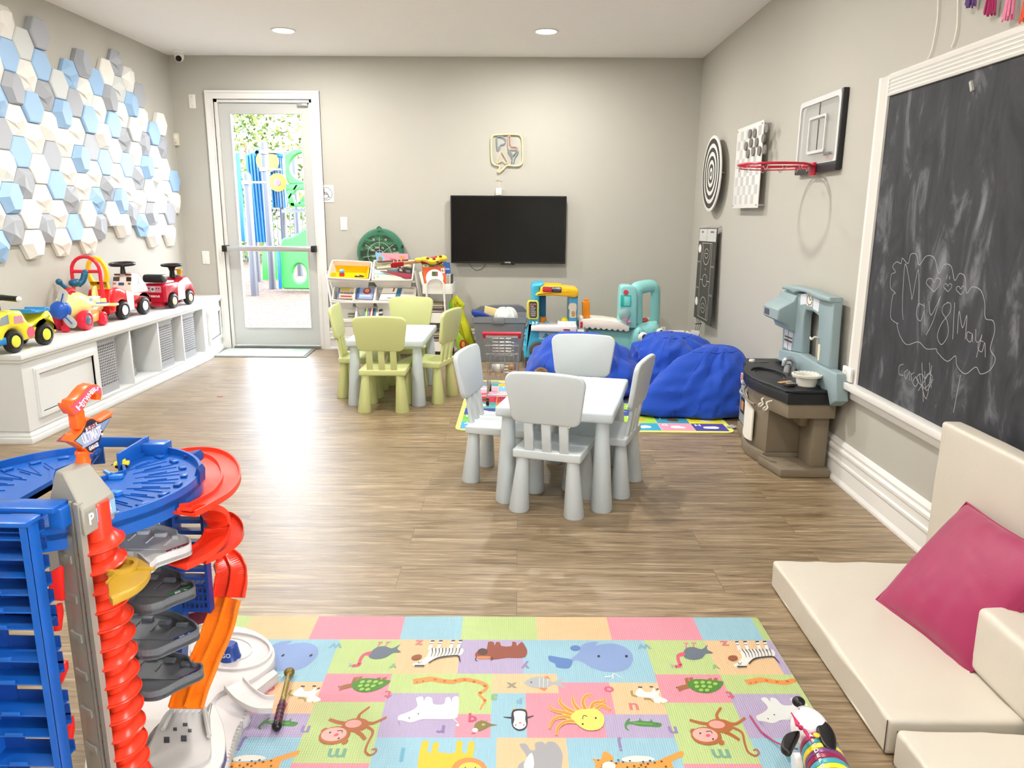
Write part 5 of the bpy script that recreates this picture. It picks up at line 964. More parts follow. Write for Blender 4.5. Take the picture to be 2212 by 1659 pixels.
slab(mbw(t), zk([(850, 985), (880, 885), (900, 875), (1240, 880), (1252, 960), (1250, 985)]), Y-.03, .20, r=.012).build('stove_block', kw, t)
for x in (890, 1025, 1150): p = at(*zk([(x, 940)])[0], Y=Y-.03); mbw(t).cyl(p, p-Vector((0, .008, 0)), .012, n=14).build('stove_knob', P('#dedad6'), t)
p = at(*zk([(1008, 850)])[0], Y=Y+.04); mbw(t).ball(p, (.034, .034, .03)).build('bell', P('#ece23c'), t)
p = at(*zk([(575, 870)])[0], Y=Y+.15); mbw(t).cyl(p-Vector((0, 0, .045)), p+Vector((0, 0, .04)), .035, n=18).build('orange_cup', P('#e08a2a'), t); p = at(*zk([(660, 905)])[0], Y=Y+.1); mbw(t).ball(p, .022).build('blue_tap', P('#6cc2dc'), t)
for x in (375, 445): p = at(*zk([(x, 930)])[0], Y=Y-.05); mbw(t).tube([p-Vector((0, 0, .02)), p+Vector((0, 0, .025)), p+Vector((.012, -.01, .012))], .005, 6).build('hook', kw, t)
slab(mbw(t), zk(sp2([(1110, 520), (1170, 505), (1240, 520), (1250, 600), (1235, 700), (1245, 780), (1200, 800), (1120, 790), (1105, 730), (1110, 650), (1085, 600)], 3)), Y-.001, .004).build('cream_sticker', ink('#e3d8bd'), t); slab(mbw(t), zk(sp2([(1150, 680), (1210, 670), (1215, 760), (1160, 775)], 3)), Y-.0025, .003).build('sticker_print', ink('#c59b62'), t)
slab(mbw(t), zk([(500, 1080), (830, 1095), (800, 1230), (500, 1225)]), Y-.002, .004).build('blue_sticker', ink('#a9cfe6'), t)
mb = mbw(t); slab(mb, zk([(570, 1200), (635, 1100), (705, 1165), (690, 1190)]), Y-.0045, .003, ink('#2f8297'))
for x, y in ((625, 1150), (655, 1165), (610, 1178)): slab(mb, zk([(x+9*cos(a), y+9*sin(a)) for a in [2*pi*i/10 for i in range(10)]]), Y-.006, .002, ink('#bfe0ea'))
slab(mb, zk([(660, 1215), (720, 1200), (690, 1245)]), Y-.0045, .003, ink('#e9f3f6')); mb.build('pizza_print', ink('#2f8297'), t)
slab(mbw(t), zk([(990, 1020), (1120, 1025), (1118, 1060), (988, 1055)]), Y-.073, .004).build('red_label', ink('#b04a4c'), t)
p = at(*zk([(475, 1435)])[0], Y=Y-.0); z0 = p.z; wv = MB()
w1_ = mbw(t).lathe([(0, -.03), (.068, -.03), (.078, -.02), (.078, .01), (0, .01)][::-1], 32, M=T(p.x, Y-.015, z0) @ RX(pi/2) @ Matrix.Scale(-1, 4, (0, 0, 1))).build('wheel', P('#57585c', .5), t)
mbw(t).cyl((p.x, Y-.04, z0), (p.x, Y-.052, z0), .05, n=28).build('hub_cap', P('#85878b', .4), w1_)
mbw(t).box(at(1131, 770, Y=Y).x+.02, Y+.02, .0, .5, Y+.3, .04).build('base_feet', P('#1f2d33'), t)
# ================= teal truck kitchen =================
def zt_(l): return [(1240+x/9.217, 600+y/9.217) for x, y in l]
tc_ = P('#93d6d2', .35); cr = P('#f7eee0', .4); t = thing('toy_teal_truck', 'pale teal toy truck kitchen with round eyes and a red seat', 'play kitchen', (1.0, 6.9, 0)); Y = 6.72
slab(mbw(t), zt_([(250, 1010), (1090, 1060), (1160, 960), (1300, 900), (1660, 880), (1720, 1010), (1745, 1200), (1700, 1640), (250, 1640)]), Y+.03, .34, r=.03, seg=3).build('truck_body', tc_, t)
sc_ = [(95, 870), (175, 835), (330, 822), (640, 845), (880, 880), (1000, 930), (1102, 975), (1098, 1060)]
x = 1098; sw_ = []
while x > 300:
    sw_ += [(x-30, 1068-(1098-x)*.075), (x-58, 1075-(1098-x)*.075), (x-86, 1060-(1098-x)*.075), (x-112, 1035-(1098-x)*.075)]; x -= 112
slab(mbw(t), zt_(sc_+sw_+[(200, 985), (200, 1030), (95, 1030)]), Y-.05, .30, r=.006).build('counter', cr, t, label='cream counter with scalloped edge')
a = at(*zt_([(400, 850)])[0], Y=Y); b = at(*zt_([(870, 900)])[0], Y=Y); mbw(t).prism([(a.x, Y-.02), (b.x, Y-.03), (b.x, Y+.16), (a.x, Y+.16)], .004, z0=(a.z+b.z)/2-.002).build('pink_mat', P('#dd6b77'), t)
slab(mbw(t), zt_([(125, 880), (175, 880), (172, 1000), (122, 1000)]), Y-.058, .02, r=.004).build('red_button_bar', P('#d9363a'), t)
col = [(918, 230), (935, 175), (985, 148), (1130, 150), (1230, 190), (1270, 300), (1260, 620), (1250, 1010), (1060, 1010), (885, 965), (895, 620)]
slab(mbw(t), zt_(col), Y-.035, .16, r=.02, seg=3).build('left_pillar', tc_, t)
# arch over the seat, swept in depth
pts = [at(*zt_([(1230, 900)])[0], Y=Y+.08), at(*zt_([(1225, 400)])[0], Y=Y+.08), at(*zt_([(1240, 240)])[0], Y=Y+.09), at(*zt_([(1330, 190)])[0], Y=Y+.12), at(*zt_([(1530, 160)])[0], Y=Y+.19), at(*zt_([(1605, 210)])[0], Y=Y+.21), at(*zt_([(1620, 330)])[0], Y=Y+.22), at(*zt_([(1605, 900)])[0], Y=Y+.22)]
mbw(t).tube(smooth_path(pts, 6), .045, 14, flat=1.4).build('roof_arch', tc_, t)
mbw(t).box(.0, 0, 0, .001, .001, .001) if 0 else None
nz = slab(mbw(t), zt_([(932, 342), (1140, 352), (1135, 578), (925, 575)]), Y-.040, .012, r=.002).build('oven_niche', P('#2fb9ae', .5), t); slab(mbw(t), zt_([(1000, 370), (1120, 375), (1118, 560), (1000, 560)]), Y-.044, .008, r=.002).build('niche_back', P('#7fe0d4', .5), nz)
p = at(*zt_([(1030, 288)])[0], Y=Y-.035); mbw(t).cyl(p, p-Vector((0, .012, 0)), .021, n=20).build('red_button', P('#dc4249'), t)
p = at(*zt_([(1010, 730)])[0], Y=Y-.035); mbw(t).ball(p, (.052, .03, .055)).build('clear_dome', mat('pale_clear_plastic', '#cfe8e6', .1, trans=.6, ior=1.2), t)
mb = mbw(t); q = [at(*zt_([v])[0], Y=Y-.07) for v in ((950, 840), (1050, 845), (1055, 780), (1055, 880), (1110, 885))]; mb.tube([q[0], q[1]], .006, 6).tube([q[2], q[3], q[4]], .007, 8).ball(q[4], .012); mb.build('pink_crank', P('#e07a98'), t)
slab(mbw(t), zt_([(890, 850), (1040, 860), (1050, 970), (1030, 985), (885, 965)]), Y-.045, .02, r=.004).build('dispenser', P('#cdeae6'), t)
for x, z, Yo, rr in ((1375, 1180, Y-.07, .044), (1712, 1085, Y-.01, .036)):
    p = at(*zt_([(x, z)])[0], Y=Yo); e = mbw(t).ball(p, (rr, rr*.5, rr)).build('eye', P('#f4f1ea', .3), t); mbw(t).ball(p+Vector((.008, -rr*.38, 0)), (rr*.5, rr*.25, rr*.66)).build('pupil', P('#131313', .2), e)
slab(mbw(t), zt_(sp2([(1140, 1640), (1130, 1250), (1190, 1060), (1290, 950), (1440, 905), (1600, 900), (1700, 960), (1745, 1120), (1750, 1640)], 4)), Y-.02, .30, r=.07, seg=5).build('bonnet', tc_, t)
slab(mbw(t), zt_(sp2([(1140, 1640), (1125, 1300), (1180, 1090), (1270, 990), (1370, 1010), (1430, 1150), (1440, 1640)], 4)), Y-.06, .12, r=.05, seg=4).build('fender', tc_, t)
slab(mbw(t), zt_(sp2([(1285, 920), (1350, 860), (1430, 812), (1480, 825), (1488, 870), (1440, 925), (1380, 935)], 3)), Y+.06, .09, r=.02).build('seat', P('#d23c34', .35), t, label='red seat')
p = at(*zt_([(1538, 1135)])[0], Y=Y-.04); mbw(t).ball(p, (.012, .006, .017)).build('nose_button', P('#b8e6e0'), t)
slab(mbw(t), zt_(sp2([(610, 1190), (680, 1185), (730, 1215), (700, 1235), (640, 1225)], 3)), Y+.027, .004).build('brand_sticker', ink('#c98a6a'), t); slab(mbw(t), zt_([(765+42*cos(a)*(1 if i % 2 else .55), 1185+45*sin(a)*(1 if i % 2 else .55)) for i, a in enumerate([2*pi*k/16 for k in range(16)])]), Y+.027, .004).build('sun_sticker', ink('#c9c47a'), t)
t = thing('orange_toy_bottle', 'orange toy sauce dispenser standing on the teal truck counter', 'toy bottle', at(*zt_([(250, 850)])[0], Y=Y+.03)); Yt = Y
og = P('#f59212', .35); slab(mbw(t), zt_([(168, 490), (205, 470), (310, 480), (318, 500), (318, 790), (290, 808), (200, 800), (170, 760)]), Yt-.005, .06, r=.008).build('bottle_body', og, t)
slab(mbw(t), zt_([(205, 430), (220, 420), (290, 425), (297, 480), (205, 480)]), Yt+.005, .04, r=.004).build('bottle_cap', og, t); p = at(*zt_([(248, 850)])[0], Y=Yt+.025); mbw(t).lathe([(0, 0), (.032, 0), (.022, .02), (.018, .04), (0, .04)], 16, M=T(p.x, Yt+.025, p.z)).build('bottle_foot', og, t)
# ================= brown and grey-blue play kitchen on the right wall =================
kbr = P('#837764', .5, var=.04); kgb = P('#92a6aa', .45, bump=.05, bs=200); kbk = P('#1b1d22', .45, bump=.04, bs=200); kgy = P('#9da1a8', .4)
t = thing('play_kitchen', 'brown play kitchen with black counter and grey-blue hutch on right wall', 'play kitchen', (1.5, 4.25, 0))
CP = [(1.645, 3.79), (1.385, 3.79), (1.372, 3.86), (1.345, 3.95), (1.318, 4.04), (1.303, 4.14), (1.303, 4.26), (1.325, 4.38), (1.36, 4.47), (1.385, 4.50), (1.39, 4.58), (1.405, 4.66), (1.43, 4.69), (1.645, 4.69)]
def scp(k, pts=CP): return [(x+k*(1 if x < 1.6 else 0), y) for x, y in pts]
# sink: counter built as a plate with the basin cut out
ys = [(1.40+.12*cos(a)*1.0+.05, 4.17+.19*sin(a)) for a in [pi/2+2*pi*i/26 for i in range(26)]]
mb = mbw(t); mb.prism(scp(.004), .06, z0=.40, r=.008)
mb.build('counter_skirt', kbk, t, label='black counter front')
import itertools
def loop_match(outer, inner_c, rx, ry, n=40):
    o_, i_ = [], []
    for k in range(n):
        a = 2*pi*k/n; d = (cos(a), sin(a)); best = None
        for (x0, y0), (x1, y1) in zip(outer, outer[1:]+outer[:1]):
            den = d[0]*(y1-y0)-d[1]*(x1-x0)
            if abs(den) < 1e-9: continue
            s = ((x0-inner_c[0])*(y1-y0)-(y0-inner_c[1])*(x1-x0))/den; u = ((x0-inner_c[0])*d[1]-(y0-inner_c[1])*d[0])/den
            if s > 0 and -1e-6 <= u <= 1+1e-6 and (best is None or s < best): best = s
        o_.append((inner_c[0]+d[0]*best, inner_c[1]+d[1]*best)); i_.append((inner_c[0]+rx*d[0], inner_c[1]+ry*d[1]))
    return o_, i_
o_, i_ = loop_match(scp(0), (1.43, 4.24), .085, .17, 56); mb = mbw(t); mb.ring(o_, i_, .016, z0=.459); mb.build('countertop', kbk, t, bevel=.005, label='black countertop with sink cut-out')
mbw(t).ring(i_, [(1.43+(x-1.43)*.8, 4.24+(y-4.24)*.85) for x, y in i_], .003, z0=.4605).build('sink_basin', P('#0f1013', .3), t)
mbw(t).prism([(1.645, 3.80), (1.40, 3.80), (1.385, 3.86), (1.36, 3.95), (1.335, 4.03), (1.36, 4.04), (1.64, 4.04)], .075, z0=.325, r=.005).build('apron', kbr, t)
BP = [(1.645, 4.02), (1.375, 4.02), (1.350, 4.10), (1.338, 4.18), (1.340, 4.27), (1.355, 4.36), (1.385, 4.43), (1.40, 4.45), (1.402, 4.52), (1.408, 4.60), (1.42, 4.68), (1.645, 4.68)]
mbw(t).prism(BP, .33, z0=.07, r=.006).build('cabinet', kbr, t)
mbw(t).prism([(x-(.014 if x < 1.6 else 0), y) for x, y in BP], .07, z0=.001, r=.008).prism([(1.65, 3.80), (1.39, 3.80), (1.378, 3.86), (1.36, 3.94), (1.34, 4.03), (1.65, 4.03)], .045, z0=.001, r=.008).prism([(1.40, 3.90), (1.372, 3.92), (1.345, 4.02), (1.36, 4.02)], .012, z0=.045).build('base', kbr, t)
mbw(t).box(1.552, 3.84, .04, 1.64, 4.02, .33, r=.012).box(1.50, 3.90, .25, 1.56, 4.02, .33, r=.02).build('rear_pillar', kbr, t)
def onf(pA, pB, mb, u0, u1, z0, z1, h, m=None, r=0, d=0, pts=None):   # plate on the cabinet front between plan points pA and pB
    A = Vector((*pA, 0)); B = Vector((*pB, 0)); ux = (B-A).normalized(); L_ = (B-A).length; M = fr(A, ux, (0, 0, 1))
    if M.col[2][0] > 0: M = fr(B, -ux, (0, 0, 1)); u0, u1 = 1-u1, 1-u0
    q = pts or [(u0*L_, z0), (u1*L_, z0), (u1*L_, z1), (u0*L_, z1)]
    return mb.prism([(x*(L_ if pts else 1), z) for x, z in q] if pts else q, h, m, M, z0=d, r=r)
ov0, ov1 = (1.420, 4.675), (1.402, 4.47)
onf(ov0, ov1, mbw(t), .06, .94, .085, .31, .012, r=.004).build('oven_door', kgy, t, label='grey oven door'); onf(ov0, ov1, mbw(t), .06, .94, .322, .392, .010, r=.003).build('control_panel', P('#5b5146'), t)
onf(ov0, ov1, mbw(t), .25, .78, .15, .245, .003, d=.0115).build('oven_window', ink('#14202e'), t); onf(ov0, ov1, mbw(t), .36, .68, .168, .225, .003, d=.013).build('oven_food_print', ink('#c08a45'), t)
A = Vector((1.408, 4.565, .355)); mbw(t).cyl(A, A+Vector((-.03, 0, 0)), .022, .018, 20).build('oven_knob', P('#d6d8da', .3), t)
mbw(t).tube(smooth_path([(1.408, 4.65, .285), (1.385, 4.60, .278), (1.382, 4.53, .278), (1.396, 4.49, .285)]), .007, 8).build('oven_handle', kgy, t)
wd_ = [(.06, .10), (.94, .10), (.96, .20), (.94, .33), (.80, .30), (.25, .33), (.04, .34), (.0, .22)]
# white door panel follows the bulge
dp = [(1.378, 4.40), (1.348, 4.33), (1.335, 4.26), (1.331, 4.19), (1.335, 4.13)]
mb = mbw(t); vs = []; 
for i, (x, y) in enumerate(dp):
    q = i/4; zl = .085+.03*abs(q-.4); zh = .335-.05*q+.02*(1-q)**2
    vs += [(x-.004, y, zl), (x-.004, y, zh), (x-.012, y, zl), (x-.012, y, zh)]
fs = []
for i in range(4): a = i*4; b = a+4; fs += [(a+2, b+2, b+3, a+3), (a, a+1, b+1, b), (a+1, a+3, b+3, b+1), (a, b, b+2, a+2)]
fs += [(0, 2, 3, 1), (16, 17, 19, 18)]; mb.add(vs, fs).build('door_panel', P('#f4f0e4', .5), t, label='cream-white door panel')
onf((1.352, 4.34), (1.337, 4.28), mbw(t), .4, .55, .13, .27, .002, d=.012).build('door_slot_print', ink('#b9b3a4'), t)
mbw(t).tube(smooth_path([(1.362, 4.40, .375), (1.325, 4.33, .350), (1.312, 4.25, .335), (1.308, 4.17, .325), (1.318, 4.09, .325)]), .007, 8).build('towel_rail', kbr, t)
for y in (4.02, 3.94): mbw(t).tube(smooth_path([(1.36-.1*(4.02-y)*0+.0, y, .385), (1.33, y-.005, .375), (1.335, y-.015, .35), (1.315, y-.02, .335), (1.308, y-.03, .35), (1.318, y-.035, .362)]), .0045, 7).build('utensil_hook', P('#e8e4d8'), t)
M = fr((1.308, 4.33, .432), (0, -1, 0), (0, 0, 1)); mbw(t).prism(rrect(-.018, -.022, .018, .022, .007, 3), .003, ink('#f0ebe6'), M, z0=-.0).prism(rrect(-.014, -.018, .014, .018, .005, 3), .0036, ink('#c8323f'), M).text('2', .028, ink('#f0ebe6'), M @ T(0, 0, .0042), bold=.001).build('brand_badge', ink('#c8323f'), t)
p = Vector((1.50, 4.60, .474)); 
for y, r_ in ((4.60, .05),): mbw(t).lathe([(r_-.008, .0005), (r_, .003), (r_+.003, 0)], 24, M=T(1.50, y, .475)).build('burner_ring', P('#2b2c30', .4), t)
mbw(t).cyl((1.44, 4.59, .474), (1.44, 4.59, .487), .020, .016, 18).build('stove_knob', P('#d5d7d8', .25), t)
ch = mat('silver_plastic', '#c3c6c8', .2, metal=.7, var=.02)
mbw(t).tube(smooth_path([(1.555, 4.20, .475), (1.555, 4.20, .54), (1.535, 4.20, .565), (1.505, 4.20, .56), (1.498, 4.20, .525)]), .013, 12).build('tap_spout', ch, t); mbw(t).lathe([(.022, 0), (.02, .02), (.016, .045), (.02, .052), (0, .055)], 18, M=T(1.545, 4.265, .475)).build('tap_handle', ch, t); mbw(t).lathe([(.022, 0), (.02, .02), (.016, .03), (0, .035)], 18, M=T(1.55, 4.135, .475)).build('tap_handle', ch, t)
# hutch
hx0, hx1 = 1.575, 1.650
HM = fr((hx1, 0, 0), (0, -1, 0), (0, 0, 1)); hd = hx1-hx0
def hp(l): return [(-(q := at(1570+x/6.144, 600+y/6.144, X=1.60)).y, q.z) for x, y in l]
rc_ = hp([(1215, 300), (1425, 330), (1375, 700), (1375, 1200), (1180, 1130), (1200, 700)])
hut = mbw(t)
outer = hp([(775, 150), (1420, 300), (1385, 740), (1355, 1210), (1190, 1130), (1215, 510), (1140, 450), (1045, 430), (1020, 500), (985, 1000), (730, 950), (745, 560), (800, 300)])
hut.prism(outer, .05, M=HM, r=.010, seg=3)
hut.build('hutch_frame', kgb, t)
mbw(t).prism(hp([(775, 110), (850, 95), (940, 120), (1010, 130), (1150, 160), (1260, 215), (1425, 265), (1422, 325), (1290, 300), (1230, 280), (1100, 205), (1010, 180), (930, 205), (870, 165), (785, 150)]), .075, M=HM, r=.010, seg=3).build('hutch_crown', kgb, t)
mbw(t).prism(hp([(725, 950), (980, 1000), (1200, 1130), (1490, 1280), (1485, 1640), (1400, 1700), (1365, 1500), (1240, 1480), (1100, 1330), (930, 1200), (800, 1130), (665, 1085), (670, 1060), (720, 1040)]), .065, M=HM, r=.008, seg=3).build('backsplash', kgb, t)
mbw(t).box(1.60, 3.66, .37, 1.65, 3.80, .47, r=.006) if 0 else None
mbw(t).prism([(1.61, .915), (1.585, .905), (1.575, .875), (1.505, .835), (1.49, .82), (1.492, .765), (1.51, .752), (1.555, .735), (1.57, .70), (1.61, .69)], .27, M=fr((0, 4.62, 0), (1, 0, 0), (0, 0, 1)), r=.010, seg=3).build('microwave_box', kgb, t)
mbw(t).box(1.488, 4.50, .775, 1.492, 4.58, .81).build('display_sticker', ink('#554f5c'), t)
mb = mbw(t)
for q, c in (([(985, 225), (1060, 205), (1058, 350), (978, 360)], '#d8dde6'), ([(1068, 205), (1150, 215), (1130, 385), (1062, 365)], '#efe7de'), ([(1158, 250), (1235, 300), (1218, 455), (1145, 410)], '#d8dde6'), ([(772, 675), (885, 715), (852, 972), (758, 915)], '#c9ccd6'), ([(1215, 880), (1245, 885), (1225, 1100), (1203, 1090)], '#e2dcc0')): mb.prism(hp(q), .0012, ink(c), HM, z0=.0502)
mb.build('hutch_sticker', ink('#d8dde6'), t, label='white and printed stickers')
mb = mbw(t); ck_ = hp([(1105, 290)])[0]; strk(mb, circ(ck_[0], ck_[1], .035, 24, .03), .004, ink('#2b2422'), HM, .0515, .001); strk(mb, [(ck_[0]-.01, ck_[1]+.022), (ck_[0], ck_[1]), (ck_[0]+.02, ck_[1]-.002)], .004, ink('#2b2422'), HM, .0515, .001)
mb.build('clock_print', ink('#2b2422'), t); mb = mbw(t)
for q in ([(775, 760), (875, 800), (870, 820), (773, 780)], [(772, 800), (870, 845), (868, 870), (770, 830)], [(822, 700), (826, 700), (810, 945), (806, 945)]): mb.prism(hp(q), .001, ink('#5e5a48'), HM, z0=.0515)
mb.build('window_print', ink('#5e5a48'), t)
p = hp([(1215, 800)])[0]; q = HM @ Vector((p[0], p[1], .05)); mbw(t).tube(smooth_path([q, q+Vector((-.02, 0, .005)), q+Vector((-.03, .015, -.01)), q+Vector((-.032, .03, 0))]), .005, 7).build('cup_hook', P('#d9d6cc'), t)
# strainer pot and small things on the counter
p = at(1743, 826, Z=.505); g = thing('toy_colander', 'white toy colander with wide perforated rim on the black counter', 'toy pot', (1.52, 3.905, .4755)); MB().lathe([(0, 0), (.048, 0), (.056, .05), (.075, .055), (.077, .066), (.072, .068), (.052, .062), (.046, .008), (0, .008)], 30).build('bowl', P('#e8e6dc'), g)
for i in range(20): a = 2*pi*i/20; MB().cyl((.064*cos(a), .064*sin(a), .0655), (.064*cos(a), .064*sin(a), .0672), .003, n=6).build('rim_hole', P('#5f5d55'), g)
g = thing('toy_pan', 'black toy burner plate under the white colander', 'toy pan', (1.52, 3.905, .4752)); g.location.z = .4751; MB().lathe([(.05, 0), (.072, 0), (.07, .006), (.05, .006)], 28, closed=True).build('plate_ring', kbk, g)
g = thing('toy_cutting_board', 'small tan toy board lying on the black counter beside the colander', 'toy board', (1.44, 3.99, .4755), .5); MB().box(-.045, -.014, 0, .045, .014, .005, r=.002).build('board', P('#c49a62'), g)
g = thing('toy_scale', 'small silver and brown toy block on the black counter edge', 'toy block', (1.435, 3.90, .4755), .3); MB().box(-.03, -.02, 0, .03, .02, .014, P('#3a2f2a'), r=.003).box(-.022, -.014, .0142, .022, .014, .018, ch, r=.002).build('block', P('#3a2f2a'), g)
# ================= colourful alphabet rug under the beanbags =================
from mathutils import noise
rc = [at(998, 820, Z=.006), at(1645, 820, Z=.006), at(1594, 933, Z=.006), at(984, 933, Z=.006)]; rc[1].x = 1.40; rc[2].x = 1.395
t = thing('alphabet_rug', 'multicoloured alphabet picture rug with yellow edge under the beanbags', 'rug', (.5, 5.3, 0)); x0, x1, y0, y1 = -.405, 1.385, 4.62, 6.08
mb = mbw(t); mb.prism(rrect(x0, y0, x1, y1, .06), .005, ink('#e9ea7c'), z0=.0008); CW_ = ['#e8456a', '#4aa3d8', '#f2c22c', '#5fb24a', '#3d4f9c', '#f09ab5', '#38a3a3', '#8c5fb0', '#f28c3c', '#b9d84a']
nx, ny = 8, 8; cw = (x1-x0-.06)/nx; ch_ = (y1-y0-.06)/ny; R = random.Random(12)
fixed = {(0, 0): '#4a9fd0', (0, 1): '#72bd4c', (0, 2): '#3c4c98', (0, 3): '#62b5b5', (0, 4): '#d8344e', (1, 4): '#c83050', (2, 4): '#f2d23c', (0, 5): '#f4b0c8', (1, 5): '#f0c8d8', (2, 5): '#7fc0ea', (0, 6): '#f3b4c6', (1, 6): '#8ac6ea', (1, 0): '#7ac45a', (5, 0): '#3aa0c8', (4, 0): '#4a9fd0', (6, 0): '#f09ab5', (7, 0): '#4c469c', (3, 0): '#e8d84a', (6, 1): '#3f96b0', (5, 1): '#a7d63c', (6, 2): '#f0a24a', (5, 3): '#a3d44a', (7, 1): '#eadf2e'}
art = []
for i in range(nx):
    for j in range(ny):
        c = fixed.get((i, j), R.choice(CW_)); a = x0+.03+i*cw; b = y0+.03+j*ch_; mb.box(a, b, .0058, a+cw*.985, b+ch_*.98, .0062, ink(c))
        c2 = R.choice(['#f7f1e0', '#f2a03c', '#e85a6a', '#6a4a2a', '#ffffff', '#f4d43a'])
        n_ = R.randint(5, 9); rr_ = [R.uniform(.5, 1) for _ in range(n_)]
        mb.prism(sp2([(a+cw*.55+cw*.28*rr_[k]*cos(2*pi*k/n_), b+ch_*.45+ch_*.25*rr_[k]*sin(2*pi*k/n_)) for k in range(n_)], 2), .0004, ink(c2), z0=.0062)
        mb.text('ABCDEFGHIJKLMNOPQRSTUVWXYZ'[(i+j*3) % 26], .06, ink('#ffffff' if c2 != '#ffffff' else '#333333'), T(a+cw*.18, b+ch_*.74, .0066), bold=.001)
mb.build('printed_pile', ink('#e9ea7c'), t)
# ================= beanbags =================
blue = mat('royal_blue_fabric', '#1046b4', .85, sheen=.15, bump=.25, bs=120, var=.06, vs=4); bluep = mat('royal_blue_piping', '#173f9e', .85)
def beanbag(label, loc, rz, prof, foot, seed, lean=(0, 0), wr=.045, extra=()):
    """foot(theta) -> footprint radius; prof: (radius factor, height) from the floor up to the crown"""
    t = thing('beanbag', label, 'beanbag', loc, rz, 'royal blue beanbags'); nu, nv = 96, 40
    pp = smooth_path([(a, b, 0) for a, b in prof], 10); H = pp[-1].y
    def f(u, v):
        q = v*(len(pp)-1); k = min(len(pp)-2, int(q)); p = pp[k].lerp(pp[k+1], q-k); th = 2*pi*u; R_ = foot(th)*p.x; k_ = p.y/H
        x = R_*cos(th)+lean[0]*k_**1.3; y = R_*sin(th)+lean[1]*k_**1.3; z = p.y
        n = noise.fractal(Vector((cos(th)*1.6+seed, sin(th)*1.6, z*5.5+seed)), 1, 2, 4); ridge = (1-abs(noise.noise(Vector((th*1.3+seed*3+z*3, z*9-th*1.2, seed))))*2)
        d = wr*(n+.6*ridge-.45)*min(1, p.x*1.4)
        for s in range(6):
            ds = abs(((th-s*pi/3+.3+pi) % (2*pi))-pi); d -= .008*math.exp(-(ds/.05)**2)
        for ex, ey, ez, er, eh in extra:
            q_ = math.exp(-((x-ex)**2+(y-ey)**2+(z-ez)**2)/er**2); d += eh*q_
        rr_ = max(1e-4, math.hypot(x-lean[0]*k_**1.3, y-lean[1]*k_**1.3)); 
        x += d*cos(th)*p.x; y += d*sin(th)*p.x; z = max(.008, z+d*.6*k_)
        return (x, y, z)
    MB().grid(f, nu, nv, cu=True).build('fabric_shell', blue, t)
    MB().tube([Vector(f(i/24, .80)) for i in range(24)], .003, 5, closed=True).build('round_seam', bluep, t)
    for s in (0, 2, 4):
        u = ((s*pi/3-.3) % (2*pi))/(2*pi); MB().tube([Vector(f(u, v/30)) for v in range(2, 30)], .0035, 5).build('seam', bluep, t)
    return t
PR = [(.86, .008), (.97, .03), (1.0, .12), (.93, .22), (.78, .32), (.55, .385), (.28, .42), (.03, .43)]
beanbag('royal blue beanbag behind the pale blue chairs, leftmost of three', (.485, 5.72, .0065), 0, [(.86, .008), (.98, .03), (1, .10), (.93, .19), (.78, .30), (.58, .39), (.3, .44), (.03, .455)], lambda a: .44+.03*cos(2*a)+.03*sin(3*a+1), 2.3, (-.02, .06))
beanbag('royal blue beanbag in the middle, under the white square tag', (1.225, 5.99, .0065), .4, PR, lambda a: .375+.02*cos(3*a+1), 5.1, (0, .0), .05)
def ft3(a):
    tip = math.exp(-((((a-pi-.25)+pi) % (2*pi)-pi)/.30)**2); return .30+.05*cos(2*a)+.15*tip
beanbag('royal blue beanbag slumped with a pointed corner, beside the brown play kitchen', (1.27, 5.13, .0065), 0, [(.88, .008), (.98, .025), (1.0, .08), (.92, .17), (.76, .28), (.55, .38), (.3, .44), (.03, .455)], ft3, 8.2, (.14, .13), .035)
p = at(1580, 918, Z=.02); g = thing('clear_sachet', 'small clear crumpled packet on the rug before the slumped beanbag', 'packet', (p.x, p.y-.01, .0068)); MB().grid(lambda u, v: (.035*(u*2-1), .02*(v*2-1), .012*sin(pi*u)*sin(pi*v)+.004*sin(9*u)*cos(7*v)+.004), 10, 8).build('packet', mat('clear_plastic_film', '#cfd3cf', .25, trans=.4, ior=1.2), g)
# ================= cream soft seating, bottom right =================
vin = mat('cream_vinyl', '#d3ccbe', .42, bump=.8, bs=4, var=.02, vs=2); seamm = mat('dark_thread', '#5b5148', .8)
def pad(label, name, x0_, y0_, z0_, x1_, y1_, z1_, r=.02, wr=.004, seed=0, rx=0, cat='floor cushion', nn=26, part='vinyl_cover', seams=()):
    t = thing(name, label, cat, ((x0_+x1_)/2, (y0_+y1_)/2, z0_)); w_, d_, h = (x1_-x0_)/2, (y1_-y0_)/2, z1_-z0_
    b = bmesh.new(); bmesh.ops.create_cube(b, size=1)
    for v in b.verts: v.co = Vector((v.co.x*2*w_, v.co.y*2*d_, (v.co.z+.5)*h))
    bmesh.ops.bevel(b, geom=b.edges[:], offset=r, segments=4, profile=.5, affect='EDGES'); bmesh.ops.subdivide_edges(b, edges=[e for e in b.edges if e.calc_length() > .06], cuts=nn, use_grid_fill=True)
    for v in b.verts:
        c = v.co; n = noise.fractal(Vector((c.x*2.5+c.y*1.5+seed, c.y*9-c.x*6, c.z*4)), 1, 2, 3); v.co += (v.normal if v.normal.length else Vector((0, 0, 1)))*wr*n*(1 if c.z > .01 else 0)
    mb = MB(); mb.bm(b, None, True); mb.build(part, vin, t)
    for s in seams: MB().tube([Vector(q) for q in s], .0015, 5).build('corner_seam', seamm, t)
    return t
xs = .952; s_ = pad('large cream foam seat pad on the floor with magenta pillow on it', 'floor_cushion', xs, 1.695, .002, XR-.035, 2.60, .105, .010, .006, 3, seams=[[(-.348, -.449, .003), (-.349, -.449, .10)]])
pad('cream foam seat pad nearest the camera, lying before the larger pad', 'floor_cushion', .955, .75, .002, XR-.035, 1.66, .105, .012, .006, 9, seams=[[(-.345, .452, .003), (-.345, .452, .10)]])
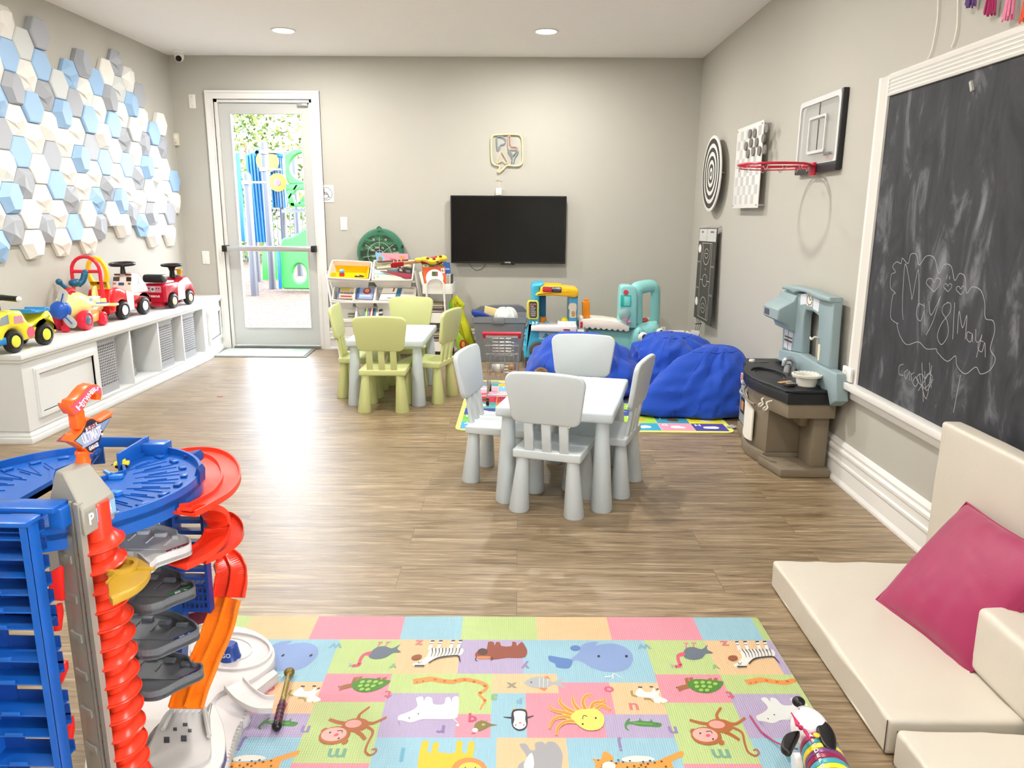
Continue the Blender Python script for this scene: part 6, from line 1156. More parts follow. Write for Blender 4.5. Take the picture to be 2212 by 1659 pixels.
bp_ = thing('cushion_panel', 'tall cream foam back panel standing against the chalkboard wall', 'cushion panel', (1.60, 2.0, 0)); bt = at(2033, 908, X=1.545)
pad('tall cream foam back panel standing against the chalkboard wall', 'cushion_panel', 1.545, .9, .108, XR-.064, bt.y, bt.z, .014, .003, 5, cat='cushion panel'); bpy.data.objects.remove(bp_)
cb = [at(2125, 1400, Z=.105), at(2212, 1455, Z=.105)]
t = thing('foam_bolster', 'cream foam block lying against the back panel behind the pillow', 'foam block', (1.38, 1.75, .106)); t2_ = pad('cream foam block lying against the back panel behind the pillow', 'foam_bolster', 1.285, 1.15, .106, 1.54, 1.93, .30, .02, .004, 6, cat='foam block'); bpy.data.objects.remove(t)
# magenta pillow leaning back
pil = mat('magenta_fabric', '#9f2555', .5, sheen=.2, bump=.15, bs=14, var=.05, vs=3)
C4 = [at(2082, 1077, X=1.53), at(1886, 1288, Z=.115), at(2088, 1447, Z=.115), at(2300, 1205, X=1.45)]
t = thing('pillow', 'magenta square pillow leaning against the cream foam back panel', 'pillow', C4[1]); ex = C4[0]-C4[1]; ey = C4[2]-C4[1]
nrm = ex.cross(ey).normalized(); nrm = nrm if nrm.x < 0 or nrm.z > 0 else -nrm
if nrm.dot(Vector((0, 0, CH))-C4[1]) < 0: nrm = -nrm
def pf(u, v, s):
    a = C4[1].lerp(C4[0], u); b = C4[2].lerp(C4[3], u); p = a.lerp(b, v)-t.location; e = (sin(pi*u)*sin(pi*v))**.42; q = 1-.05*(sin(pi*u)*(abs(2*v-1)**6)+sin(pi*v)*(abs(2*u-1)**6))
    c = ((C4[0]+C4[1]+C4[2]+C4[3])/4)-t.location; p = c+(p-c)*q
    w_ = .006*noise.noise(Vector((u*5, v*9, s+2)))+.005*noise.noise(Vector((u*14+v*6, v*4, s)))*(1-abs(u-.4))
    return p+nrm*(s*.072*e+w_*e-.02)
n = 34; mb = MB(); mb.grid(lambda u, v: pf(u, v, 1), n, n, smooth=True); mb.grid(lambda u, v: pf(v, u, -1), n, n, smooth=True); mb.build('pillow_cover', pil, t)
ed = [pf(i/20, 0, 0) for i in range(21)]+[pf(1, i/20, 0) for i in range(1, 21)]+[pf(1-i/20, 1, 0) for i in range(1, 21)]+[pf(0, 1-i/20, 0) for i in range(1, 20)]
MB().tube(ed, .004, 7, closed=True).build('piping', mat('magenta_piping', '#a12352', .5), t); MB().tube([pf(i/20, 1, 0)-nrm*.012 for i in range(2, 19)], .0035, 6).build('zipper', P('#b39c93', .5), t)
# ================= pastel alphabet play mat with animal prints =================
MC = {'b': '#8ab1bf', 'g': '#a9bc7b', 'o': '#d3ae85', 'p': '#cf8492', 'v': '#a396b3'}
def dk(c, f=.86): c = c.lstrip('#'); return '#'+''.join('%02x' % int(int(c[i:i+2], 16)*f) for i in (0, 2, 4))
def mat_mat(name, col):
    m = ink(col)
    if m.get('ridged'): return m
    m['ridged'] = 1; n = m.node_tree.nodes; L = m.node_tree.links.new; tc = n.new('ShaderNodeTexCoord'); w_ = n.new('ShaderNodeTexWave'); w_.inputs['Scale'].default_value = 50; w_.bands_direction = 'X'; L(tc.outputs['Object'], w_.inputs[0])
    w2 = n.new('ShaderNodeTexWave'); w2.inputs['Scale'].default_value = 30; w2.bands_direction = 'Y'; L(tc.outputs['Object'], w2.inputs[0]); a = n.new('ShaderNodeMath'); a.operation = 'MULTIPLY_ADD'; L(w2.outputs[0], a.inputs[0]); a.inputs[1].default_value = .4; L(w_.outputs[0], a.inputs[2])
    b = n.new('ShaderNodeBump'); b.inputs['Strength'].default_value = .45; b.inputs['Distance'].default_value = .0015; L(a.outputs[0], b.inputs['Height']); L(b.outputs[0], n['Principled BSDF'].inputs['Normal']); return m
MR = .0168; mt_ = thing('play_mat', 'pastel ridged play mat printed with upside-down animals and letters', 'play mat', (0, 0, 0)); MX0, MX1, MZ = -1.0, .866, .0122; PER = .982
mb = MB(); mb.M = RZ(MR); mb.prism(rrect(MX0, .95, MX1, 2.340, .012, 3), .0115, mat_mat('', MC['g']), z0=.0006, r=.002)
def cell(c, pts): mb.poly(pts, mat_mat('', MC[c]), z=MZ)
def rc_(c, x0, x1, y0, y1): cell(c, [(max(x0, MX0+.002), y1), (min(x1, MX1-.002), y1), (min(x1, MX1-.002), y0), (max(x0, MX0+.002), y0)][::-1]) if min(x1, MX1-.002) > max(x0, MX0+.002) else None
for x0, x1, c in ((-1.0, -.86, 'g'), (-.86, -.634, 'o'), (-.634, -.340, 'p'), (-.340, -.143, 'b'), (-.143, .105, 'g'), (.105, .347, 'o'), (.347, .643, 'p'), (.643, .842, 'b')): rc_(c, x0, x1, 2.195, 2.338)
def clipx(pts, lo, hi):               # clip a polygon to lo <= x <= hi
    for s, L_ in ((1, lo), (-1, hi)):
        o = []
        for i, p in enumerate(pts):
            q = pts[(i+1) % len(pts)]; a, b = s*(p[0]-L_) >= 0, s*(q[0]-L_) >= 0
            if a: o.append(p)
            if a != b: k = (L_-p[0])/(q[0]-p[0]); o.append((L_, p[1]+(q[1]-p[1])*k))
        pts = o
        if len(pts) < 3: return []
    return pts
CELLS = [('b', [(.057, 2.195), (.450, 2.195), (.450, 1.969), (.156, 1.969), (.156, 2.011), (.057, 2.011)]), ('g', [(.450, 2.195), (.645, 2.195), (.645, 2.010), (.450, 2.010)]), ('o', [(.645, 2.195), (.840, 2.195), (.840, 2.010), (.645, 2.010)]),
    ('v', [(-.142, 2.195), (.057, 2.195), (.057, 2.011), (-.142, 2.011)]), ('o', [(-.037, 2.011), (.156, 2.011), (.156, 1.918), (-.037, 1.918)]), ('p', [(.156, 1.969), (.307, 1.969), (.307, 1.825), (.270, 1.825), (.270, 1.729), (.060, 1.729), (.060, 1.918), (.156, 1.918)]),
    ('o', [(.307, 1.969), (.450, 1.969), (.450, 1.825), (.307, 1.825)]), ('v', [(.270, 1.825), (.450, 1.825), (.450, 1.729), (.270, 1.729)]), ('p', [(.450, 2.010), (.645, 2.010), (.645, 1.876), (.450, 1.876)]), ('g', [(.450, 1.876), (.645, 1.876), (.645, 1.634), (.450, 1.634)]),
    ('g', [(-.336, 2.010), (-.037, 2.010), (-.037, 1.825), (-.131, 1.825), (-.131, 1.917), (-.336, 1.917)]), ('v', [(-.336, 1.917), (-.131, 1.917), (-.131, 1.729), (-.336, 1.729)]), ('p', [(-.131, 1.825), (-.037, 1.825), (-.037, 1.729), (-.131, 1.729)]), ('b', [(-.037, 1.918), (.060, 1.918), (.060, 1.729), (-.037, 1.729)]),
    ('b', [(-.336, 1.729), (-.020, 1.729), (-.020, 1.50), (-.336, 1.50)]), ('o', [(-.020, 1.729), (.162, 1.729), (.162, 1.50), (-.020, 1.50)]), ('b', [(.162, 1.729), (.450, 1.729), (.450, 1.50), (.162, 1.50)]), ('p', [(.450, 1.634), (.645, 1.634), (.645, 1.50), (.450, 1.50)])]
for k in (-1, 0, 1):
    for c, pts in CELLS:
        q = clipx([(x+k*PER, y) for x, y in pts], MX0+.002, MX1-.002)
        if len(q) > 2: cell(c, q[::-1])
for i, (x0, x1) in enumerate([(-1, -.7), (-.7, -.4), (-.4, -.1), (-.1, .2), (.2, .5), (.5, .8), (.8, .864)]): rc_('pgobvgb'[i], x0, x1, 1.2, 1.5); rc_('obvpgbo'[i], x0, x1, .96, 1.2)
mb.build('printed_foam', mat_mat('', MC['g']), mt_)
# animal prints
cosr, sinr = cos(-MR), sin(-MR)
def wl(px, py): p = at(px, py, Z=MZ); return (p.x*cosr-p.y*sinr, p.x*sinr+p.y*cosr)
def FA(a, b): return wl(480+a/3.456, 1320+b/3.456)
def FB(a, b): return wl(1100+a/2.836, 1320+b/2.836)
LV_ = [0]
class Art:
    def __init__(s, name): s.name = name; s.it = []; s.k = 0
    def _p(s, pts, c, lift=None): s.k += 1; s.it.append((c, pts, MZ+.0003+.00012*min(s.k, 40))); return s
    def poly(s, F, pts, c, sm=3): q = [F(*p) for p in pts]; return s._p(sp2(q, sm) if sm else q, c)
    def ell(s, F, cx, cy, rx, ry, c, rot=0): return s._p([F(cx+rx*cos(a)*cos(rot)-ry*sin(a)*sin(rot), cy+rx*cos(a)*sin(rot)+ry*sin(a)*cos(rot)) for a in [2*pi*i/20 for i in range(20)]], c)
    def line(s, F, pts, w_, c, w1=None, sm=4):
        q = [(p.x, p.y) for p in smooth_path([(x, y, 0) for x, y in pts], sm)] if len(pts) > 2 else pts; n = len(q); A, B = [], []
        for i, (x, y) in enumerate(q):
            a = q[max(0, i-1)]; b = q[min(n-1, i+1)]; dx, dy = b[0]-a[0], b[1]-a[1]; L_ = math.hypot(dx, dy) or 1; ww = (w_+((w_ if w1 is None else w1)-w_)*i/(n-1))/2; A.append(F(x-dy/L_*ww, y+dx/L_*ww)); B.append(F(x+dy/L_*ww, y-dx/L_*ww))
        for i in range(n-1): s.it.append((c, [A[i], A[i+1], B[i+1], B[i]], MZ+.0003+.00012*min(s.k+1, 40)))
        s.k += 1; return s
    def txt(s, F, ch, cx, cy, size, c): x, y = F(cx, cy); s.it.append((c, ch, (x, y, size))); return s
    def put(s, shifts=(0,)):
        for sh in shifts:
            m_ = MB(); m_.M = RZ(MR); k = 0
            for c, pts, z in s.it:
                if isinstance(pts, str):
                    if MX0+.03 < z[0]+sh*PER < MX1-.03: l_ = MB(); l_.M = RZ(MR); l_.text(pts, z[2], ink(dk(c, .78)), T(z[0]+sh*PER, z[1], MZ+.0006) @ RZ(pi), bold=.0015).build('letter_print', ink(dk(c, .78)), mt_)
                    continue
                q = clipx([(x+sh*PER, y) for x, y in pts], MX0+.003, MX1-.003)
                if len(q) < 3: continue
                ar = sum(q[i][0]*q[(i+1) % len(q)][1]-q[(i+1) % len(q)][0]*q[i][1] for i in range(len(q)))
                m_.poly(q if ar > 0 else q[::-1], ink(dk(c)), z=z); k += 1
            if k: m_.build(s.name+'_print', ink('#888888'), mt_)
K = '#26262a'
Art('whale').poly(FB, [(378, 330), (372, 300), (420, 260), (432, 235), (450, 205), (500, 190), (545, 190), (525, 212), (570, 203), (640, 200), (710, 222), (750, 260), (757, 300), (735, 345), (690, 368), (630, 375), (560, 366), (500, 345), (455, 318), (415, 303), (385, 312)], '#8aa4d6').poly(FB, [(385, 300), (372, 345), (340, 352), (290, 345), (280, 322), (245, 305), (242, 275), (275, 278), (310, 285)], '#5a82c4').ell(FB, 405, 228, 32, 17, '#5f83c2').ell(FB, 548, 278, 9, 8, K).ell(FB, 718, 278, 9, 8, K).line(FB, [(585, 405), (625, 400), (635, 385)], 8, '#eef6f6', 2).line(FB, [(635, 415), (640, 385), (690, 412)], 8, '#eef6f6', 2).txt(FB, 'w', 828, 222, .055, '#8cc3da').put((0, -1))
Art('ostrich').line(FB, [(1085, 232), (1085, 198)], 8, '#ee7d92').line(FB, [(1128, 232), (1130, 198)], 8, '#ee7d92').line(FB, [(1070, 198), (1098, 198)], 6, '#ee7d92').line(FB, [(1116, 198), (1146, 196)], 6, '#ee7d92').poly(FB, [(1065, 262), (1085, 228), (1130, 222), (1180, 235), (1215, 208), (1210, 235), (1250, 258), (1205, 262), (1180, 290), (1130, 300), (1080, 290)], '#6d7886').line(FB, [(1075, 262), (1035, 275), (1040, 315), (1052, 335), (1015, 342)], 22, '#e85a7c', 16).poly(FB, [(1015, 335), (985, 325), (995, 350)], '#b9b4c0', 0).ell(FB, 1022, 340, 3, 3, K).txt(FB, 'v', 1265, 345, .045, '#9fca8e').put((0, -1))
z_ = Art('zebra').poly(FB, [(1395, 318), (1425, 285), (1415, 240), (1460, 233), (1590, 233), (1622, 245), (1625, 275), (1560, 288), (1500, 297), (1462, 322), (1440, 347), (1395, 345), (1372, 330)], '#f4f2ec')
for x in (1395, 1445, 1520, 1565): z_.line(FB, [(x+16, 240), (x, 190)], 20, '#f4f2ec').line(FB, [(x-11, 190), (x+10, 189)], 8, K).line(FB, [(x-6, 208), (x+14, 206)], 4, '#55514e')
for i in range(9): z_.line(FB, [(1425+i*21, 236), (1445+i*20, 262), (1452+i*19, 288)], 5, K, 2)
z_.ell(FB, 1370, 292, 30, 16, '#9c5a34').line(FB, [(1468, 328), (1500, 298), (1560, 286), (1615, 284), (1640, 305), (1655, 322)], 9, K, 4).line(FB, [(1395, 345), (1455, 345)], 7, K).line(FB, [(1400, 320), (1412, 330), (1424, 320)], 3, K).txt(FB, 'z', 1322, 203, .055, '#f0908f').put((0, -1))
Art('yak').poly(FA, [(1890, 345), (1905, 300), (1970, 300), (1985, 232), (2025, 232), (2035, 260), (2045, 232), (2075, 235), (2085, 262), (2160, 262), (2165, 230), (2195, 235), (2200, 262), (2235, 230), (2262, 262), (2278, 300), (2262, 345), (2190, 352), (2130, 350), (2040, 362), (2000, 360)], '#96482e', 2).ell(FA, 1945, 305, 38, 26, '#5a3a2c').line(FA, [(1900, 345), (1890, 365), (1905, 375)], 7, K).line(FA, [(2000, 345), (2020, 355), (2005, 372)], 7, K).poly(FA, [(1905, 340), (2000, 340), (1990, 358), (1915, 358)], '#e08a4c').txt(FB, 'y', 98, 340, .05, '#a893c4').put((0, 1))
Art('fish').poly(FB, [(92, 440), (130, 412), (190, 402), (240, 418), (270, 435), (335, 405), (315, 440), (342, 472), (270, 450), (240, 465), (190, 475), (130, 465)], '#b4babb').poly(FB, [(205, 408), (235, 398), (255, 418)], '#f0884c', 0).poly(FB, [(175, 470), (235, 472), (215, 492)], '#f0884c', 0).line(FB, [(185, 410), (185, 470)], 4, '#e6e8e6').line(FB, [(210, 410), (210, 470)], 4, '#e6e8e6').line(FB, [(235, 418), (235, 462)], 4, '#e6e8e6').ell(FB, 135, 438, 5, 4, K).txt(FB, 'x', 15, 460, .05, '#a9a690').put((0,))
o_ = Art('octopus')
for pts in ([(440, 620), (400, 575), (385, 522)], [(470, 610), (450, 560), (470, 520), (505, 515)], [(500, 605), (520, 565), (580, 555), (585, 535)], [(520, 610), (570, 580), (620, 608)], [(420, 635), (350, 600), (310, 560), (315, 535)], [(410, 650), (340, 625), (270, 610), (248, 580)], [(410, 665), (330, 650), (270, 670), (245, 725)], [(420, 680), (350, 680), (300, 715), (290, 765)]): o_.line(FB, pts, 30, '#f2dc64', 14).line(FB, pts, 20, '#f09138', 9)
o_.poly(FB, [(375, 650), (420, 610), (480, 605), (520, 600), (550, 615), (580, 650), (578, 700), (545, 730), (480, 735), (430, 710), (400, 680)], '#ebe26c').ell(FB, 450, 697, 6, 6, K).ell(FB, 530, 660, 6, 6, K).line(FB, [(478, 650), (455, 645), (450, 668)], 4, K).txt(FB, 'o', 612, 485, .055, '#ee6c8d').put((0, -1))
Art('unicorn').poly(FB, [(780, 520), (775, 498), (800, 472), (830, 495), (870, 495), (885, 470), (900, 495), (925, 485), (915, 520), (960, 540), (968, 556), (930, 565), (890, 560), (880, 535), (830, 530)], '#f6f4ee').line(FB, [(750, 488), (755, 515), (785, 525)], 16, '#a8934c', 8).line(FB, [(825, 538), (860, 540), (885, 560)], 12, '#a8934c', 7).line(FB, [(790, 466), (815, 468)], 7, K).line(FB, [(860, 465), (882, 466)], 7, K).line(FB, [(900, 482), (915, 478)], 7, K).line(FB, [(925, 560), (948, 575)], 6, '#d9c23c', 1).txt(FB, 'u', 765, 592, .06, '#f08a86').put((0, -1))
tu = Art('turtle')
for x, y in ((1085, 415), (1112, 412), (1228, 418), (1262, 416)): tu.line(FB, [(x+8, 445), (x, y-5)], 22, '#a9683a', 24)
tu.line(FB, [(1120, 455), (1060, 470), (1035, 480)], 26, '#a9683a', 32).poly(FB, [(1090, 450), (1130, 420), (1200, 420), (1270, 428), (1312, 435), (1290, 475), (1240, 500), (1180, 502), (1125, 485)], '#4f8f2c')
for x, y in ((1145, 440), (1185, 438), (1225, 440), (1262, 448), (1150, 465), (1190, 463), (1230, 467), (1175, 487), (1212, 488)): tu.ell(FB, x, y, 14, 9, '#a7d05c')
tu.ell(FB, 1025, 472, 4, 4, K).txt(FB, 't', 1357, 518, .055, '#ee6c8d').put((0, -1))
sn = Art('snake').line(FA, [(1425, 528), (1480, 520), (1560, 508), (1640, 522), (1720, 528), (1800, 512), (1870, 520), (1930, 535), (1978, 560), (1955, 595), (1918, 620), (1945, 650), (1965, 675), (1945, 700), (1925, 738)], 40, '#f09a4e', 12)
for x, y in ((1590, 512), (1660, 524), (1740, 520), (1810, 515), (1880, 528), (1960, 560), (1925, 610), (1960, 668)): sn.ell(FA, x, y, 12, 7, '#d8601e')
sn.ell(FA, 1455, 533, 4, 4, K).ell(FA, 1500, 526, 4, 4, K).txt(FA, 's', 2030, 648, .05, '#a3cf8c').put((0, 1))
Art('crocodile').poly(FB, [(738, 733), (712, 722), (708, 690), (728, 662), (742, 660), (738, 678), (790, 672), (800, 655), (812, 672), (860, 676), (870, 660), (882, 680), (925, 686), (935, 698), (920, 712), (870, 710), (800, 706), (745, 694), (722, 702), (722, 718)], '#4a8a40').line(FB, [(760, 686), (880, 694)], 8, '#77ad52', 5).ell(FB, 905, 690, 3, 3, K).txt(FB, 'n', 1005, 735, .055, '#a68fc6').put((0, -1))
mk = Art('monkey')
for pts in ([(1230, 695), (1165, 685), (1105, 668)], [(1290, 680), (1270, 640), (1298, 592)], [(1340, 690), (1390, 692), (1445, 655)], [(1320, 740), (1370, 765), (1412, 792)]): mk.line(FB, pts, 22, '#b9682f', 16)
mk.line(FB, [(1370, 715), (1425, 745), (1440, 800), (1460, 860), (1505, 888), (1530, 870), (1515, 850), (1495, 855)], 14, '#b9682f', 10).ell(FB, 1290, 705, 82, 42, '#b9682f', .1).ell(FB, 1272, 697, 50, 24, '#f3aaa0', .1)
mk.ell(FB, 1125, 738, 18, 16, '#b9682f').ell(FB, 1300, 808, 18, 15, '#b9682f').ell(FB, 1208, 768, 95, 55, '#b9682f', .12).ell(FB, 1200, 762, 78, 42, '#f6b7ad', .12).ell(FB, 1170, 752, 6, 6, K).ell(FB, 1248, 788, 6, 6, K).ell(FB, 1218, 766, 13, 9, '#e8586a').line(FB, [(1205, 742), (1235, 740), (1243, 755)], 4, K).txt(FB, 'm', 1300, 882, .065, '#86bfa2').put((0, -1))
Art('rhinoceros').poly(FA, [(1312, 812), (1320, 780), (1380, 758), (1440, 728), (1458, 700), (1448, 650), (1495, 640), (1505, 672), (1525, 642), (1565, 650), (1578, 695), (1655, 695), (1668, 650), (1700, 645), (1712, 680), (1722, 645), (1765, 645), (1762, 760), (1740, 802), (1640, 808), (1540, 806), (1480, 810), (1410, 832), (1350, 818)], '#eceeea').line(FA, [(1315, 825), (1330, 860)], 12, '#9a93a8', 2).line(FA, [(1720, 800), (1760, 835)], 6, '#eceeea').ell(FA, 1758, 852, 12, 10, '#eceeea').ell(FA, 1396, 800, 5, 5, K).ell(FA, 1464, 770, 5, 5, K).txt(FA, 'r', 1635, 890, .06, '#9f8bc0').put((0, 1))
Art('quail').poly(FA, [(1880, 870), (1900, 830), (1950, 818), (2000, 840), (2055, 852), (2000, 862), (1960, 885), (1910, 900)], '#85783a').ell(FA, 1888, 890, 22, 16, '#f2efe6').line(FA, [(1860, 915), (1890, 912)], 6, '#c0452c').line(FA, [(1935, 822), (1930, 812)], 4, '#8a5a2c').line(FA, [(1975, 826), (1972, 812)], 4, '#8a5a2c').ell(FA, 1950, 850, 14, 8, '#c9bd80').txt(FA, 'q', 1868, 812, .05, '#e05c7c').put((0, 1))
Art('penguin').line(FB, [(15, 655), (-35, 650)], 12, K, 5).line(FB, [(110, 655), (150, 642)], 12, K, 5).poly(FB, [(20, 612), (60, 600), (105, 610), (112, 660), (110, 705), (85, 732), (45, 732), (18, 705), (12, 660)], K).poly(FB, [(28, 622), (62, 612), (98, 622), (98, 665), (104, 700), (80, 722), (48, 722), (24, 700), (32, 665)], '#f4f3ee').poly(FB, [(55, 690), (82, 690), (66, 680)], '#ee7d4c', 0).ell(FB, 40, 700, 4, 4, K).ell(FB, 90, 700, 4, 4, K).line(FB, [(18, 603), (38, 600)], 7, '#ecc46a').line(FB, [(85, 600), (104, 603)], 7, '#ecc46a').txt(FB, 'p', 62, 560, .035, '#8cc3da').put((0, 1))
Art('lion').poly(FA, [(1462, 1190), (1462, 1120), (1490, 985), (1525, 968), (1545, 985), (1530, 1040), (1560, 1062), (1570, 1000), (1600, 978), (1622, 1000), (1612, 1050), (1735, 1060), (1745, 985), (1770, 968), (1795, 985), (1790, 1050), (1825, 1060), (1835, 990), (1865, 975), (1885, 995), (1870, 1120), (1890, 1230), (1480, 1260)], '#f7ca30').ell(FA, 1845, 1190, 135, 95, '#f0944a').ell(FA, 1850, 1195, 92, 65, '#f9d65a').ell(FA, 1815, 1170, 5, 5, K).ell(FA, 1890, 1170, 5, 5, K).txt(FA, 'l', 1345, 1068, .07, '#78c2dc').put((0, 1))
Art('elephant').poly(FB, [(62, 820), (105, 815), (128, 850), (160, 850), (158, 810), (200, 800), (222, 815), (240, 800), (285, 808), (322, 860), (325, 920), (290, 990), (70, 990), (60, 940), (110, 900)], '#aaa9ab').poly(FB, [(105, 905), (140, 870), (150, 960), (90, 960)], '#f1eeea').put((0,))
lp = Art('leopard').poly(FB, [(508, 905), (560, 908), (572, 870), (600, 862), (640, 900), (640, 925), (760, 930), (880, 925), (960, 895), (1055, 858), (1065, 890), (995, 925), (985, 1000), (560, 1000), (530, 935)], '#f2a23e').poly(FB, [(690, 905), (750, 888), (840, 890), (890, 905), (860, 920), (720, 925)], '#f4efe2')
for i in range(26): lp.ell(FB, 545+(i*97) % 430, 915+(i*37) % 70, 7, 5, '#5a3418')
lp.ell(FB, 610, 958, 42, 28, '#f6efe0').txt(FB, 'j', 678, 825, .06, '#a68fc6').put((0, -1))
# specks of dirt stay out; the wand lying on the mat
a = at(625, 1452, Z=.027); b = at(598, 1568, Z=.028); t = thing('toy_wand', 'clear tube wand with gold head and dark purple grip lying on the play mat', 'toy wand', ((a+b)/2)); o = t.location; d = (b-a)
MB().tube([a+d*.03-o, a+d*.60-o], .0075, 10).build('glitter_tube', mat('gold_glitter', '#8f7b3c', .25, metal=.5, var=.35, vs=90, bump=.3, bs=200), t); MB().ball(a-o, (.016, .016, .013)).build('gold_head', mat('old_gold', '#75662f', .35, metal=.4), t)
mb = MB()
for i in range(5): c = a+d*(.66+.07*i)-o; mb.ball(c, (.0115, .013, .0115))
mb.tube([a+d*.58-o, a+d*.97-o], .0095, 10).build('grip', P('#4a1d33', .3), t); MB().ball(b-o, .0135).build('end_knob', P('#17131a', .3), t)
# ================= puppy pull toy =================
nb = at(1724, 1512, Z=.115); t = thing('puppy_pull_toy', 'puppy toy with white head, black ears and striped alphabet rings on the mat corner', 'toy dog', (nb.x, nb.y, .0125)); o = t.location; wp_ = P('#f3f1f2', .2, coat=.4); bk_ = P('#141416', .3); mg = P('#b5487f', .3); V = lambda x, y, z=0: at(x, y, Z=z)-o
fw = (at(1724, 1512, Z=.10)-at(1795, 1690, Z=.10)); ln = fw.length; fd = fw.normalized(); sd = Vector((fd.y, -fd.x, 0)); up = Vector((0, 0, 1))
hc = at(1745, 1564, Z=.10)-o
hd_ = MB().grid(lambda u, v: hc+fd*(.062*cos(pi*v)+.0)+(sd*cos(2*pi*u)+up*sin(2*pi*u))*(.043*sin(pi*v)**.9*(1-.42*cos(pi*v))), 24, 14, cu=True).build('head', wp_, t)
MB().ball(at(1725, 1516, Z=.118)-o, (.017, .016, .013)).build('nose', bk_, hd_)
for s in (-1, 1): MB().ball(hc+fd*.012+sd*s*.020+up*.0305, (.0035, .0035, .003)).build('eye', bk_, hd_)
for s, q in ((-1, [(1728, 1582), (1700, 1586), (1689, 1600), (1688, 1618), (1706, 1628), (1716, 1612)]), (1, [(1763, 1553), (1790, 1566), (1806, 1594), (1804, 1620), (1782, 1616), (1766, 1588)])):
    z = .128; pts = [at(x, y, Z=z)-o for x, y in q]; pl_ = sp2([(p.x, p.y) for p in pts], 4); ar = sum(pl_[i][0]*pl_[(i+1) % len(pl_)][1]-pl_[(i+1) % len(pl_)][0]*pl_[i][1] for i in range(len(pl_))); MB().prism(pl_ if ar > 0 else pl_[::-1], .018, z0=z-.012-o.z, r=.006, seg=3).build('ear', bk_, t)
b0c = at(1765, 1606, Z=.082)-o
def ringb(s0, s1, r0, r1, m, name='ring'):
    A = b0c-fd*s0; B = b0c-fd*s1; return MB().tube([A, A-fd*.001, A.lerp(B, .5), B+fd*.001, B], [r0*.96, r0, (r0+r1)/2+.001, r1, r1*.96], 28).build(name, m, t)
ringb(-.03, .018, .026, .044, mg, 'neck')
cols = ['#8f1d46', '#3d9dab', '#f0dc30', '#7a3d73', '#8f1d46', '#3d9dab', '#f0dc30', '#7a3d73', '#b5487f']; L_ = 'ABCDEFGHI'; w_ = .0165
for i, c in enumerate(cols): ringb(.019+i*(w_+.0015), .019+i*(w_+.0015)+w_, .046+.0006*i, .0465+.0006*i, P(c, .3), 'alphabet_ring')
mb = MB()
for i, ch in enumerate('ABCDEFG'):
    s = .019+i*(w_+.0015)+w_*.5; a_ = 1.0; rr_ = .0475+.0006*i; nn_ = (-sd*cos(a_)+up*sin(a_)); c_ = b0c-fd*s+nn_*rr_; mb.text(ch, .016, ink('#f4f1ea'), fr(c_+nn_*.0006, nn_.cross(fd)*-1, fd), bold=.0004)
mb.build('ring_letter', ink('#f4f1ea'), t)
ringb(.182, .25, .052, .040, mg, 'rump'); MB().tube([b0c-fd*.24, b0c-fd*.27+up*.03], [.01, .004], 10).build('tail', mg, t)
MB().ball(at(1764, 1588, Z=.135)-o, (.008, .008, .004)).build('yellow_button', P('#f2c52c'), t)
bw0 = at(1730, 1572, Z=.142)-o
for s in (-1, 1): dd = (at(1740, 1582, Z=.14)-at(1712, 1552, Z=.14)).normalized(); MB().grid(lambda u, v: bw0+dd*s*(.006+.026*u)+fd.cross(up)*0+fd*((v-.5)*(.016+.034*u))+up*(.004*sin(pi*v)), 5, 5).build('bow_loop', P('#c21f5e', .5), t).modifiers.new('solid', 'SOLIDIFY').thickness = .003
MB().ball(bw0, .006).build('bow_knot', P('#b01a55'), t)
for s in (-1, 1):
    for q in (.03, .19): c_ = b0c-fd*q+sd*s*.052; c_.z = .0285; MB().cyl(c_-sd*s*.008, c_+sd*s*.008, .028, .026, 24).build('wheel', wp_, t)
MB().tube(smooth_path([at(1722, 1618, Z=.05)-o, at(1680, 1605, Z=.022)-o, at(1650, 1585, Z=.0165)-o, at(1640, 1575, Z=.0155)-o, at(1620, 1546, Z=.0155)-o]), .0022, 7).build('pull_cord', P('#b02a62'), t)
# ================= toy car garage, front left =================
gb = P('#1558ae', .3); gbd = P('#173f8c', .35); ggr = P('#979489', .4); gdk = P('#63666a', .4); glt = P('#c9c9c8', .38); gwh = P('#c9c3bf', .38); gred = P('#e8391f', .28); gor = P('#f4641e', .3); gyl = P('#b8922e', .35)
G = thing('toy_car_garage', 'tall blue and grey toy car garage with red spiral lift and orange track', 'toy garage', (-1.0, 1.6, 0)); ZB = .0135
# round top deck in two halves
DC = Vector((-1.0, 1.58, .755)); DRr = .275
def half(name, pts):
    mb = mbw(G); mb.prism(pts, .012, z0=DC.z-.012)
    n = len(pts); mb2 = mb
    for i in range(n):
        a, b = pts[i], pts[(i+1) % n]; ra = math.hypot(a[0]-DC.x, a[1]-DC.y); rb_ = math.hypot(b[0]-DC.x, b[1]-DC.y)
        if min(ra, rb_) > DRr*.97:
            ka, kb = [(DC.x+(p[0]-DC.x)*.975, DC.y+(p[1]-DC.y)*.975) for p in (a, b)]; mb2.prism([a, b, kb, ka], .05, z0=DC.z-.034)
        else:
            d = Vector((b[0]-a[0], b[1]-a[1])); nn = Vector((-d.y, d.x)).normalized()*.006; mb2.prism([a, b, (b[0]+nn.x, b[1]+nn.y), (a[0]+nn.x, a[1]+nn.y)], .022, z0=DC.z-.012)
    return mb.build(name, gb, G)
ga = rad(8)
def arcpts(a0, a1, n=34): return [(DC.x+DRr*cos(a0+(a1-a0)*i/n), DC.y+DRr*sin(a0+(a1-a0)*i/n)) for i in range(n+1)]
half('top_deck', arcpts(rad(-82), rad(78))+[(DC.x+.045, DC.y+.14), (DC.x+.075, DC.y+.09), (DC.x+.03, DC.y+.02), (DC.x+.03, DC.y-.10)])
